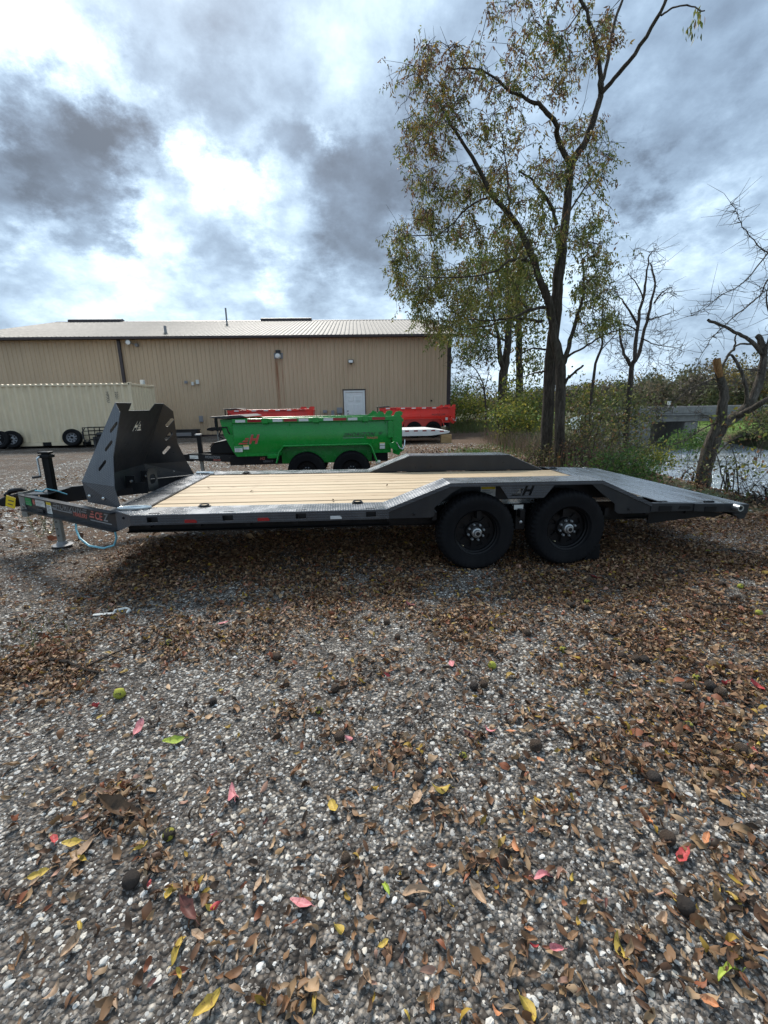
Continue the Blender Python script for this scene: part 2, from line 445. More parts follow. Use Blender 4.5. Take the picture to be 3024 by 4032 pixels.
def text(name, s, size, mat, parent, o, u, v, shear=0.0, bold=.0, spacing=1.0, depth=.0008):
    """lettering lying in the frame (o, u, v); o is the lower left corner"""
    cu = bpy.data.curves.new('t', 'FONT'); cu.body = s; cu.size = size; cu.shear = shear; cu.offset = bold; cu.extrude = depth; cu.space_character = spacing
    cu.resolution_u = 3
    to = bpy.data.objects.new('t', cu); COL.objects.link(to)
    bpy.context.view_layer.update()
    me = bpy.data.meshes.new_from_object(to.evaluated_get(bpy.context.evaluated_depsgraph_get()))
    bpy.data.objects.remove(to); bpy.data.curves.remove(cu)
    u, v = Vector(u).normalized(), Vector(v).normalized(); n = u.cross(v)
    M = Matrix(((u.x, v.x, n.x, o[0]), (u.y, v.y, n.y, o[1]), (u.z, v.z, n.z, o[2]), (0, 0, 0, 1)))
    me.transform(M); me.name = name
    me.materials.clear(); me.materials.append(MT[mat])
    ob = bpy.data.objects.new(name, me); COL.objects.link(ob); ob.parent = parent
    return ob
def fastmesh(name, V_, F_, cols=None, mat=None, parent=None, smooth=False):
    """V_ (n,3) and F_ (m,k) arrays, optional colour for every vertex"""
    me = bpy.data.meshes.new(name); n, (m, k) = len(V_), F_.shape
    me.vertices.add(n); me.vertices.foreach_set('co', np.ascontiguousarray(V_, dtype=np.float32).ravel())
    me.loops.add(m * k); me.loops.foreach_set('vertex_index', np.ascontiguousarray(F_, dtype=np.int32).ravel())
    me.polygons.add(m); me.polygons.foreach_set('loop_start', np.arange(0, m * k, k, dtype=np.int32))
    try: me.polygons.foreach_set('loop_total', np.full(m, k, dtype=np.int32))
    except Exception: pass
    if smooth: me.polygons.foreach_set('use_smooth', np.ones(m, dtype=bool))
    me.update(calc_edges=True); me.validate()
    if cols is not None:
        a = me.color_attributes.new('Col', 'FLOAT_COLOR', 'POINT')
        c4 = np.ones((n, 4), dtype=np.float32); c4[:, :3] = cols; a.data.foreach_set('color', c4.ravel())
    if mat: me.materials.append(MT[mat])
    o = bpy.data.objects.new(name, me); COL.objects.link(o)
    if parent: o.parent = parent
    return o

# ------------------------------------------------------------------ terrain
def sm(t):
    t = np.clip(t, 0, 1); return t * t * (3 - 2 * t)
_EY, _EX = [-60, -4, 1, 5, 10, 15, 20, 30, 60, 140], [10, 5.7, 4.9, 5.2, 5.9, 7.2, 9.0, 13, 24, 60]
_WY, _WX = [-60, 0, 5, 7.4, 14, 25, 40, 80, 140], [9.6, 9.6, 10.0, 10.8, 13.4, 18.6, 25, 44, 80]
def edge_x(y): return np.interp(y, _EY, _EX)
def water_x(y): return np.interp(y, _WY, _WX)
_kx = nrs.uniform(-1, 1, (14, 2)) * np.linspace(.5, 5, 14)[:, None]; _kp = nrs.uniform(0, 6.28, 14); _ka = .016 / np.linspace(1, 4, 14)
def gz(x, y):
    x = np.asarray(x, float); y = np.asarray(y, float)
    und = sum(a * np.sin(k[0] * x + k[1] * y + p) for k, p, a in zip(_kx, _kp, _ka))
    base = .006 * np.clip(y - 4, 0, 60) + und * .55
    base = base + .07 * sm((-3.4 - x) / 1.6) * sm((4 - np.abs(y - 1.3)) / 3)
    # wheel ruts on the yard pass here and there
    xe, xw = edge_x(y), water_x(y)
    t = np.clip((x - xe) / (xw - xe), 0, 1)
    z = base * (1 - t) - 2.12 * sm(t * .92 + .08 * t * t)
    wid = np.interp(y, [-60, 10, 25, 40, 140], [14, 11, 10, 10, 12])
    s = x - xw
    z = np.where(s > 0, -2.12 - .5 * sm(s / 2), z)
    q = s - wid
    far = -2.6 + 1.5 * sm(q / 2.2) + 1.3 * sm((q - 2) / 30) + .5 * und
    return np.where(q > 0, far, z)
def ground_pt(vx, vy):
    """first hit of a line of sight of the photograph with the terrain"""
    r = ray(vx * SV, vy * SV); p = CAMP.copy(); st = .02
    for _ in range(4000):
        p = p + r * st
        if p[2] <= gz(p[0], p[1]): break
        st = min(.3, st * 1.01)
    p[2] = gz(p[0], p[1]); return p

def axis(lo, hi, dense_lo, dense_hi, step, grow=1.22):
    a = list(np.arange(dense_lo, dense_hi + 1e-6, step)); s = step
    x = dense_hi
    while x < hi: s *= grow; x += s; a.append(x)
    s = step; x = dense_lo
    while x > lo: s *= grow; x -= s; a.insert(0, x)
    return np.array(a)
gx = axis(-900, 900, -9, 26, .14); gy = axis(-60, 1500, -4, 30, .14)
GX, GY = np.meshgrid(gx, gy); GZ = gz(GX, GY)
GZ = GZ + .5 * sm((np.hypot(GX, GY) - 70) / 200)
nx, ny = len(gx), len(gy)
idx = np.arange(nx * ny).reshape(ny, nx)
gf = np.stack([idx[:-1, :-1], idx[:-1, 1:], idx[1:, 1:], idx[1:, :-1]], -1).reshape(-1, 4)
gv = np.stack([GX, GY, GZ], -1).reshape(-1, 3)
ground = fastmesh('ground', gv, gf, None, None, None, True)
ground['kind'] = 'structure'
# how much green grows: beside the drop to the river, behind the yard, across the water
xe = edge_x(GY); veg = sm((GX - xe + 1.1) / 1.4)
veg = np.maximum(veg, sm((GY - 19.5) / 3) * sm((GX - 4.2) / 1.5))
veg = np.maximum(veg, sm((GY - 24) / 4))
veg = np.maximum(veg, sm((-23 - GX) / 4))
at_ = ground.data.attributes.new('veg', 'FLOAT', 'POINT'); at_.data.foreach_set('value', veg.astype(np.float32).ravel())

def ground_material():
    m = MatB('yard_gravel', .9, 0, (.2, .2, .2), .25)
    p = m.pos(); x, y, z = m.sep(p)
    flat = m.n('ShaderNodeCombineXYZ'); m.lk(x, flat.inputs[0]); m.lk(y, flat.inputs[1]); p2 = flat.outputs[0]
    vn = m.n('ShaderNodeTexVoronoi'); vn.inputs['Scale'].default_value = 62; m.lk(p2, vn.inputs['Vector'])
    vn2 = m.n('ShaderNodeTexVoronoi'); vn2.inputs['Scale'].default_value = 27; m.lk(p2, vn2.inputs['Vector'])
    r1 = m.sep(vn.outputs['Color'])[0]; r2 = m.sep(vn2.outputs['Color'])[0]
    st = m.ramp(r1, [(0, (.062, .057, .052)), (.35, (.115, .105, .094)), (.6, (.19, .172, .152)), (.80, (.28, .252, .22)), (.90, (.45, .425, .385)), (1, (.52, .495, .455))])
    wh = m.math('MULTIPLY', m.maprange(r2, .84, .86), m.maprange(vn2.outputs['Distance'], .42, .34))
    st = m.mix(wh, st, (.52, .50, .47))
    gap = m.maprange(vn.outputs['Distance'], .35, .7)
    st = m.mix(m.math('MULTIPLY', gap, .75), st, (.032, .028, .025))
    # bands of wet fines and trodden leaf mould
    md_ = m.noise(m.mapping(p2, (.8, 1.3, 1)), 3.2, 5, .68)
    st = m.mix(m.maprange(md_, .40, .60), m.mix(1.0, st, (.62, .59, .57), 'MULTIPLY'), m.mix(1.0, st, (1.25, 1.24, 1.22), 'MULTIPLY'))
    mot = m.noise(m.mapping(p2, (1, 1.5, 1)), 9.0, 5, .7)
    st = m.mix(m.maprange(mot, .38, .64), m.mix(1.0, st, (.55, .53, .52), 'MULTIPLY'), m.mix(1.0, st, (1.35, 1.33, 1.30), 'MULTIPLY'))
    big = m.noise(m.mapping(p2, (.5, .9, 1)), 1.1, 6, .62, .4)
    st = m.mix(m.math('MULTIPLY', m.maprange(big, .46, .66), .7), st, (.062, .050, .042))
    lf = m.noise(m.mapping(p2, (1, 1.6, 1)), 5.5, 6, .7, .3)
    side = m.maprange(x, -7, 4, .0, .18)
    lm = m.maprange(m.math('ADD', m.math('ADD', lf, side), m.math('MULTIPLY', big, .25)), .62, .72)
    lm = m.math('MULTIPLY', lm, m.maprange(y, -.6, 1.2, 0, .9))
    lcol = m.ramp(m.noise(p2, 45, 3, .7), [(.3, (.045, .026, .016)), (.5, (.10, .058, .032)), (.7, (.19, .11, .065))])
    st = m.mix(lm, st, lcol)
    a = m.n('ShaderNodeAttribute'); a.attribute_name = 'veg'
    gn = m.noise(p2, 1.1, 6, .6); gfn = m.noise(p2, 24, 4, .7)
    gr = m.ramp(gfn, [(.3, (.022, .028, .011)), (.55, (.052, .070, .020)), (.75, (.11, .115, .045))])
    gr = m.mix(m.maprange(gn, .42, .62), gr, (.09, .068, .040))
    lawn = m.mix(m.maprange(gfn, .3, .7), (.075, .15, .025), (.15, .24, .045))
    gr = m.mix(m.math('MULTIPLY', m.maprange(x, 22, 26), m.maprange(z, -1.5, -1.0)), gr, lawn)
    edge = m.maprange(m.math('ADD', a.outputs['Fac'], m.math('MULTIPLY', m.math('SUBTRACT', m.noise(p2, 2.5, 5, .65), .5), .9)), .4, .62)
    st = m.mix(edge, st, gr)
    m.color(st)
    h = m.math('SUBTRACT', m.math('MULTIPLY', gfn, .6), vn.outputs['Distance'])
    m.bump(h, .9, .018)
    return m.m
MT['ground'] = ground_material(); ground.data.materials.append(MT['ground'])

def water_material():
    m = MatB('river_water', .08, .55, (.62, .68, .72), 1.0)
    p = m.pos()
    w1 = m.noise(m.mapping(p, (1.0, 2.6, 1), (0, 0, .35)), 1.9, 4, .6, .4)
    w2 = m.noise(m.mapping(p, (1, 2, 1), (0, 0, .35)), 7, 4, .6)
    m.bump(m.math('ADD', w1, m.math('MULTIPLY', w2, .3)), .9, .20)
    return m.m
MT['water'] = water_material()
wy = np.arange(-40, 141, 3.0); wl = water_x(wy) - 2.2; wr = water_x(wy) + 17
wv_ = np.concatenate([np.stack([wl, wy, np.full_like(wy, -2.0)], 1), np.stack([wr, wy, np.full_like(wy, -2.0)], 1)])
k = len(wy); wf = np.array([[i, k + i, k + i + 1, i + 1] for i in range(k - 1)])
river = fastmesh('river', wv_, wf, None, 'water'); river['kind'] = 'structure'

# ------------------------------------------------------------------ metal building
BL = thing('metal_building', 'long tan metal building with ribbed siding and low pitched roof', 'building', (5.0, 21.0, .06), (0, 0, -.0427))
PW, NPAN, WH = .9144, 28, 5.22
def rib_profile(w, n=4, h=.038):
    pts = []
    for i in range(n):
        a = i * w / n
        pts += [(a, 0), (a + .035, h), (a + .065, h), (a + .10, 0)]
    pts.append((w, 0)); return pts
prof = rib_profile(PW)
def sheet(prof, p_of):
    n = len(prof); b = MB()
    b.add([p_of(a, h, 0) for a, h in prof] + [p_of(a, h, 1) for a, h in prof], [(i, i + 1, n + i + 1, n + i) for i in range(n - 1)]); return b
wp = obj('wall_panel', sheet(prof, lambda a, h, t: (a, -h, .05 + t * WH)), 'siding', BL)
wp.location = (-PW, 0, 0)
for i in range(1, NPAN):
    clone(wp, parent=BL, loc=(-PW * (i + 1), rnd.uniform(-.003, .003), 0))
BLEN = NPAN * PW
RD, RR, OV = 9.2, 2.32, .42    # half depth, rise, overhang
EZ = 5.30
sl_ = RR / RD
rp = obj('roof_panel', sheet(rib_profile(PW, 4, .03), lambda a, h, t: (a, -OV + t * (RD + OV), EZ + h + (-OV + t * (RD + OV)) * sl_)), 'roof', BL)
rp.location = (-PW + .35, 0, 0)
for i in range(1, NPAN + 1):
    clone(rp, parent=BL, loc=(-PW * (i + 1) + .35, 0, 0))
obj('rear_roof', MB().add([(.35, RD, EZ + RR), (.35, 2 * RD + OV, EZ - OV * sl_), (-BLEN - .6, 2 * RD + OV, EZ - OV * sl_), (-BLEN - .6, RD, EZ + RR)], [(0, 1, 2, 3)]), 'roof', BL)
b = MB().add([(0, .02, .05), (0, 2 * RD, .05), (0, 2 * RD, EZ - .05), (0, RD, EZ + RR - .06), (0, .02, EZ - .05)], [(0, 1, 2, 3, 4)])
obj('end_wall', b, 'siding', BL)
obj('rear_wall', MB().add([(0, 2 * RD, .05), (-BLEN, 2 * RD, .05), (-BLEN, 2 * RD, EZ), (0, 2 * RD, EZ)], [(0, 1, 2, 3)]), 'siding', BL)
obj('far_end_wall', MB().add([(-BLEN, .02, .05), (-BLEN, 2 * RD, .05), (-BLEN, 2 * RD, EZ - .05), (-BLEN, RD, EZ + RR - .06), (-BLEN, .02, EZ - .05)], [(0, 1, 2, 3, 4)]), 'siding', BL)
obj('corner_trim', MB().box(-.16, .06, -.06, .1, .05, WH), 'brown_trim', BL, bevel=.01)
fa = EZ - OV * sl_
obj('eave_gutter', MB().box(-BLEN - .5, .40, -OV - .10, -OV - .005, fa - .13, fa + .0), 'brown_trim', BL, bevel=.015)
obj('soffit', MB().box(-BLEN, .36, -OV, -.03, fa - .10, fa - .07), 'brown_trim', BL)
obj('rake_trim', MB().add([(.37, -OV, fa - .12), (.37, RD, EZ + RR - .12), (.37, RD, EZ + RR + .05), (.37, -OV, fa + .05), (.41, -OV, fa - .12), (.41, RD, EZ + RR - .12), (.41, RD, EZ + RR + .05), (.41, -OV, fa + .05)],
    [(0, 1, 2, 3), (7, 6, 5, 4), (0, 4, 5, 1), (1, 5, 6, 2), (2, 6, 7, 3), (3, 7, 4, 0)]), 'brown_trim', BL)
obj('downspout', MB().box(-17.62, -17.46, -.12, -.035, .2, fa - .1), 'brown_trim', BL, bevel=.012)
obj('base_trim', MB().box(-BLEN, -.165, -.045, -.031, .0, .12), 'brown_trim', BL)
obj('ridge_cap', MB().prism_yz([(RD - .2, EZ + RR - .02), (RD, EZ + RR + .05), (RD + .2, EZ + RR - .02)], -BLEN - .5, .36), 'brown_trim', BL)
for a, b_ in ((-25.2, -21.6), (-11.9, -8.3)):
    obj('ridge_vent', MB().prism_yz([(RD - .3, EZ + RR - .06), (RD - .3, EZ + RR + .12), (RD, EZ + RR + .20), (RD + .3, EZ + RR + .12), (RD + .3, EZ + RR - .06)], a, b_), 'brown_trim', BL)
def pipe(x, y, h, r):
    z = EZ + y * sl_
    o = obj('vent_pipe', MB().lathe([(r, z - .05), (r, z + h)], 12, 'z', (x, y, 0)), 'lamp_body', BL, True)
    obj('flashing', MB().lathe([(r * 2.2, z - .02), (r * 1.1, z + .09)], 12, 'z', (x, y, 0)), 'roof', o, True)
pipe(-13.4, 5.6, 1.05, .055); pipe(-15.3, .5, .42, .07)
def wall_lamp(x, z, kind):
    if kind == 'dome':
        base = obj('wall_lamp', MB().box(x - .13, x + .13, -.14, -.032, z - .02, z + .30), 'black_plastic', BL, bevel=.02)
        obj('lamp_lens', MB().lathe([(.001, -.24), (.11, -.21), (.15, -.12), (.15, -.02), (.001, -.02)], 18, 'y', (x, -.16, z - .02)), 'lens', base, True)
        obj('mount_plate', MB().box(x - .24, x + .24, -.05, -.031, z - .14, z + .16), 'lamp_body', base, bevel=.01)
    elif kind == 'spot':
        base = obj('wall_lamp', MB().lathe([(.001, -.16), (.08, -.16), (.1, -.03), (.001, -.03)], 16, 'y', (x + .12, 0, z - .10)), 'lamp_body', BL, True)
        obj('lamp_head', MB().lathe([(.13, -.10), (.12, 0), (.06, .14), (.001, .15)], 18, 'y', (x - .16, -.30, z)), 'lamp_body', base, True)
        obj('lamp_lens', MB().lathe([(.001, -.125), (.08, -.12), (.12, -.10)], 18, 'y', (x - .16, -.30, z)), 'lens', base, True)
        obj('arm', MB().tube([(x - .14, -.18, z), (x + .1, -.14, z - .09)], .02, 8), 'lamp_body', base, True)
    else:
        base = obj('wall_lamp', MB().box(x - .14, x + .14, -.30, -.12, z - .02, z + .16), 'black_plastic', BL, bevel=.02)
        obj('arm', MB().box(x - .03, x + .03, -.13, -.031, z - .08, z + .06), 'black_plastic', base, bevel=.008)
        obj('lamp_lens', MB().box(x - .12, x + .10, -.315, -.302, z + .0, z + .13), 'lens', base)
wall_lamp(-16.75, 4.92, 'spot'); wall_lamp(-9.33, 4.20, 'dome'); wall_lamp(-5.45, 3.80, 'flood')
for (x, z, w, h, m_) in [(-13.72, 2.92, .16, .22, 'sticker'), (-13.98, 2.84, .12, .18, 'sticker'), (-14.33, 2.92, .14, .14, 'lamp_body'), (-13.75, .98, .2, .32, 'lamp_body'), (-6.98, 1.25, .22, .16, 'lamp_body'), (-6.55, 1.14, .16, .34, 'lamp_body'), (-6.17, 1.30, .30, .32, 'lamp_body')]:
    obj('utility_box', MB().box(x - w / 2, x + w / 2, -.15, -.032, z - h / 2, z + h / 2), m_, BL, bevel=.012)
for x in (-6.22, -6.12):
    obj('conduit', MB().tube([(x, -.08, 1.14), (x, -.08, .1)], .025, 8), 'lamp_body', BL, True)
# white door
dx0, dx1 = -5.80, -4.86
DZ = .12
dr = obj('door', MB().box(dx0, dx1, -.075, -.035, DZ + .02, DZ + 2.12), 'white', BL, bevel=.004)
for (u0, u1) in ((.12, .42), (.52, .82)):
    for (v0, v1) in ((.18, .78), (.92, 1.52), (1.66, 1.96)):
        obj('door_panel', MB().add([(dx0 + u0, -.0765, DZ + v0), (dx0 + u1, -.0765, DZ + v0), (dx0 + u1, -.0765, DZ + v1), (dx0 + u0, -.0765, DZ + v1),
                                    (dx0 + u0 + .03, -.092, DZ + v0 + .03), (dx0 + u1 - .03, -.092, DZ + v0 + .03), (dx0 + u1 - .03, -.092, DZ + v1 - .03), (dx0 + u0 + .03, -.092, DZ + v1 - .03)],
            [(0, 1, 5, 4), (1, 2, 6, 5), (2, 3, 7, 6), (3, 0, 4, 7), (4, 5, 6, 7)]), 'white', dr)
for z in (.98, 1.14):
    obj('door_knob', MB().lathe([(.001, -.06), (.03, -.055), (.034, -.03), (.015, -.02), (.04, -.005), (.04, 0)], 14, 'y', (dx0 + .09, -.076, DZ + z)), 'lamp_body', dr, True)
fr = MB().box(dx0 - .11, dx0 - .004, -.09, -.033, DZ, DZ + 2.13).box(dx1 + .004, dx1 + .11, -.09, -.033, DZ, DZ + 2.13).box(dx0 - .11, dx1 + .11, -.09, -.033, DZ + 2.135, DZ + 2.24)
obj('door_frame', fr, 'white', BL, bevel=.005)
obj('door_drip_trim', MB().box(dx0 - .17, dx1 + .17, -.10, -.031, DZ + 2.245, DZ + 2.31).box(dx0 - .155, dx0 - .115, -.06, -.031, DZ, DZ + 2.24).box(dx1 + .115, dx1 + .155, -.06, -.031, DZ, DZ + 2.24), 'brown_trim', BL)
obj('wall_vent', MB().lathe([(.05, -.05), (.05, -.03), (.001, -.035)], 12, 'y', (-1.02, 0, 1.74)), 'black', BL, True)
obj('step_slab', MB().box(dx0 - .3, dx1 + .3, -1.0, -.05, -.1, .11), 'concrete', BL, bevel=.02)

# ------------------------------------------------------------------ shipping container
CL, CD, CH = 6.06, 2.44, 2.55
CT = thing('shipping_container', 'beige corrugated steel shipping container standing before the tan building', 'container', (-9.8, 16.0, .14), (0, 0, .0))
def corrugation(length, pitch=.276, dep=.052):
    n = int(length / pitch); p = length / n; pts = []
    for i in range(n):
        a = i * p
        pts += [(a, 0), (a + p * .27, 0), (a + p * .5, dep), (a + p * .77, dep)]
    pts.append((length, 0)); return pts
cs = corrugation(CL - .24)
b = sheet(cs, lambda a, h, t: (-CL + .12 + a, .012 + h, .17 + t * (CH - .29)))
obj('side_panel', b, 'beige', CT)
b = sheet(corrugation(CD - .24, .26), lambda a, h, t: (-.012 - h, .12 + a, .17 + t * (CH - .29)))
obj('end_panel', b, 'beige', CT)
obj('rear_side_panel', MB().box(-CL + .1, -.1, CD - .06, CD - .03, .15, CH - .1), 'beige', CT)
obj('far_end_panel', MB().box(-CL + .03, -CL + .06, .1, CD - .1, .15, CH - .1), 'beige', CT)
b = MB(); n = int((CL - .1) / .21)
for i in range(n):
    a = -CL + .08 + i * .21; b.add([(a, .03, CH - .055), (a + .06, .03, CH - .02), (a + .14, .03, CH - .02), (a + .2, .03, CH - .055), (a, CD - .03, CH - .055), (a + .06, CD - .03, CH - .02), (a + .14, CD - .03, CH - .02), (a + .2, CD - .03, CH - .055)], [(0, 1, 5, 4), (1, 2, 6, 5), (2, 3, 7, 6), (0, 3, 2, 1), (4, 5, 6, 7)])
obj('roof_sheet', b, 'beige', CT)
for (x, y) in ((-CL, 0), (-.12, 0), (-CL, CD - .12), (-.12, CD - .12)):
    obj('corner_post', MB().box(x, x + .12, y, y + .12, .12, CH - .12), 'beige', CT, bevel=.008)
    for z in (0, CH - .12):
        o = obj('corner_casting', MB().box(x - .006, x + .166 - .04, y - .006, y + .166 - .04, z, z + .118), 'beige', CT, bevel=.01)
        obj('casting_hole', MB().lathe([(.028, -.0075), (.001, -.0072)], 12, 'y', (x + .06, y - .0005, z + .06)), 'black', o)
for y in (0.0, CD - .06):
    obj('top_rail', MB().box(-CL + .13, -.13, y, y + .06, CH - .12, CH - .06), 'beige', CT, bevel=.006)
b = MB()
for a, c in ((-CL + .13, -3.86), (-3.50, -2.28), (-1.92, -.13)): b.box(a, c, .0, .05, .02, .165)
obj('bottom_rail', b, 'beige', CT, bevel=.006)
obj('rear_bottom_rail', MB().box(-CL + .13, -.13, CD - .05, CD, .02, .165), 'beige', CT)
for x in (-3.85, -2.27): obj('fork_pocket', MB().box(x, x + .34, .03, .06, .03, .165), 'black', CT)
for z in (.03, CH - .12):
    obj('end_rail', MB().box(-.06, -.0, .13, CD - .13, z, z + .09), 'beige', CT, bevel=.006)
obj('floor', MB().box(-CL + .1, -.1, .1, CD - .1, .12, .16), 'black', CT)
for x in (-5.4, -4.25, -1.75, -.75): obj('lashing_bracket', MB().box(x, x + .05, -.012, -.001, CH - .30, CH - .19), 'beige', CT)
text('lettering', 'HPXU', .17, 'print', CT, (-1.02, -.004, CH - .36), (0, 0, -1), (1, 0, 0))
text('lettering', '2201', .17, 'print', CT, (-.66, -.004, CH - .36), (0, 0, -1), (1, 0, 0))
obj('warning_plate', MB().box(-.66, -.50, -.006, -.002, CH - .98, CH - .93), 'decal_salmon', CT)
obj('white_box', MB().box(-.16, -.02, 1.35, 1.55, CH - .02, CH + .17), 'sticker', CT, bevel=.01)
CT.scale = (1, 1, 1)

# ------------------------------------------------------------------ bridge
pA = at(1395, 880, 38.0); pB = at(1659, 878, 43.0)
bd = Vector((pB[0] - pA[0], pB[1] - pA[1], 0)); blen = bd.length; ba = math.atan2(bd.y, bd.x)
BR = thing('road_bridge', 'low grey concrete road bridge over the river', 'bridge', (pA[0], pA[1], -2.2), (0, 0, ba))
TOPZ = pA[2] + 2.2
for i in range(8):
    obj('parapet_panel', MB().box(-1.2 + i * 3.2, -1.2 + i * 3.2 + 3.15, 0, .25, TOPZ - .50, TOPZ), 'concrete', BR, bevel=.03)
obj('deck_slab', MB().box(-2, 26, -.12, 7.5, TOPZ - .62, TOPZ - .505), 'concrete', BR, bevel=.03)
for y in (.15, 2.4, 4.7, 6.9):
    obj('girder', MB().box(-.5, 26, y, y + .35, TOPZ - 1.06, TOPZ - .625), 'concrete', BR, bevel=.03)
obj('far_parapet', MB().box(-2, 26, 7.2, 7.45, TOPZ - .50, TOPZ - .02), 'concrete', BR, bevel=.03)
obj('abutment', MB().box(-1.0, .4, -.3, 7.6, -.6, TOPZ - 1.065), 'concrete', BR, bevel=.05)
obj('pier', MB().box(3.2, 4.2, .3, 7.2, -.8, TOPZ - 1.065), 'concrete', BR, bevel=.1)
obj('wing_wall', MB().box(-4.5, -1.0, -.3, .1, -.6, TOPZ - .9), 'concrete', BR, bevel=.05)
obj('abutment', MB().box(21, 22.5, -.3, 7.6, -.6, TOPZ - 1.065), 'concrete', BR, bevel=.05)
obj('road_marker', MB().box(1.9, 2.15, .6, .63, TOPZ + .1, TOPZ + .42).box(2.0, 2.05, .61, .64, TOPZ - .6, TOPZ + .1), 'sticker', BR)

# ------------------------------------------------------------------ wheels
def wheel(name, parent, R, wdt, loc, outer=-1, lug=8, cap='steel', mat='black', rimr=None, big=True):
    """a steel wheel: the rim carries tyre, hub cap, lug nuts and valve; outer = -1 faces -y"""
    rr = rimr or R * .55
    s = 1 if outer < 0 else -1
    seg = 72 if big else 40
    # rim: barrel with steps and a dished disc with trapezoid windows
    b = MB().lathe([(rr * 1.02, .012), (rr * 1.03, .03), (rr * .955, .036), (rr * .945, .062), (rr * .905, .068), (rr * .895, .10), (rr * .86, .106), (rr * .85, wdt * .75), (rr * 1.0, wdt * .8), (rr * 1.0, wdt - .01)], seg // 2, 'y')
    holes = []
    nh = 8
    for i in range(nh):
        a = 2 * math.pi * (i + .5) / nh; da = .20
        r0, r1 = rr * .50, rr * .76
        holes.append([(r0 * math.cos(a - da * .7), r0 * math.sin(a - da * .7)), (r0 * math.cos(a + da * .7), r0 * math.sin(a + da * .7)), (r1 * math.cos(a + da), r1 * math.sin(a + da)), (r1 * math.cos(a - da), r1 * math.sin(a - da))])
    n = 40
    outer_c = [(rr * .87 * math.cos(2 * math.pi * i / n), rr * .87 * math.sin(2 * math.pi * i / n)) for i in range(n)]
    b.plate(outer_c, holes if big else [], (0, .105, 0), (1, 0, 0), (0, 0, 1), .012)
    b.lathe([(rr * .46, .10), (rr * .42, .07), (rr * .25, .062), (rr * .001, .062)], 28, 'y')
    w = obj('wheel', b, mat, parent, True)
    # tyre with shoulder lugs and grooves
    h = wdt
    pr_ = [(rr * .99, .025), (rr * 1.06, .008), (R * .72, .004), (R * .82, -.004), (R * .90, -.002), (R * .945, .012), (R * .972, .026), (R * .985, .04), (R * .992, h * .27), (R * .962, h * .275), (R * .962, h * .31), (R * .996, h * .315), (R * 1.0, h * .47), (R * .964, h * .475), (R * .964, h * .52), (R * 1.0, h * .525), (R * .996, h * .68), (R * .962, h * .685), (R * .962, h * .72), (R * .992, h * .725),
           (R * .985, h - .04), (R * .972, h - .026), (R * .945, h - .012), (R * .9, h + .002), (R * .72, h - .004), (rr * 1.0, h - .02)]
    sg = 144 if big else 48
    def mod(j, k):
        if 5 <= j <= 8 or 19 <= j <= 22: return .972 if k % 3 == 0 else 1.0
        if 11 <= j <= 12 or 15 <= j <= 16: return .985 if k % 3 == 1 else 1.0
        return 1.0
    obj('tyre', MB().lathe(pr_, sg, 'y', mod=mod if big else None), 'rubber', w, True)
    hc = obj('hub_cap', MB().lathe([(.001, -.012), (.028, -.010), (.034, .0), (.036, .012), (.046, .016), (.048, .062)], 20, 'y'), cap, w, True)
    obj('grease_plug', MB().lathe([(.001, -.0145), (.018, -.0135), (.02, -.011)], 12, 'y'), 'black', w, True)
    if big: obj('brake_drum', MB().lathe([(.001, .118), (rr * .80, .118), (rr * .80, .17), (.001, .17)], 24, 'y'), 'black', w)
    if big:
        for i in range(lug):
            a = 2 * math.pi * i / lug + .3
            obj('lug_nut', MB().lathe([(.001, .028), (.008, .030), (.0115, .038), (.012, .062)], 6, 'y', (rr * .36 * math.cos(a), 0, rr * .36 * math.sin(a))), 'decal_grey', w)
        obj('valve', MB().tube([(rr * -.62, .05, -rr * .58), (rr * -.60, .02, -rr * .565)], .006, 6), 'zinc_chain', w, True)
    w.location = loc
    if outer > 0: w.rotation_euler = (0, 0, math.pi)
    return w

def X_at(px, py, Y):
    r = ray(px, py); return float((CAMP + r * ((Y - CAMP[1]) / r[1]))[0])

# ------------------------------------------------------------------ flatbed trailer in front
TR = thing('flatbed_trailer', 'dark grey flatbed car trailer with pine deck, drive-over fenders and tall rock guard', 'trailer', (0, 0, 0), (0, .016, 0))
YN, YF, CYT = -.02, 2.594, 1.287
WN, WF = .288, 2.286
ZD, ZB = .622, .535
XF = -3.05
x0w, x1w = -3.037, 1.82
# deck boards
nb = 11; bw = (WF - WN) / nb
for i in range(nb):
    y0 = WN + i * bw + .008
    obj('deck_board', MB().box(x0w + .017, x1w, y0, y0 + bw - .017, ZD - .042, ZD - .004 - rnd.uniform(0, .006)), 'pine', TR, bevel=.007)
obj('deck_angle', MB().box(x0w, x1w, WN - .012, WN - .004, ZD - .04, ZD + .003), 'chrome', TR)
# front plate with cut corners
fp = [(XF, YN), (x0w, YN), (x0w, YF), (XF, YF), (-3.26, YF - .20), (-3.30, CYT + .78), (-3.30, CYT - .78), (-3.26, YN + .20)]
fp2 = [(x0w - .0, y) if False else (x, y) for x, y in fp]
MB_ = MB().plate(fp2, [], (0, 0, ZD), (1, 0, 0), (0, 1, 0), .008)
obj('front_deck_plate', MB_, 'plate', TR)
obj('front_deck_lip', MB().box(x0w - .004, x0w + .016, WN + .002, WF - .002, ZD - .035, ZD + .0005), 'black', TR)
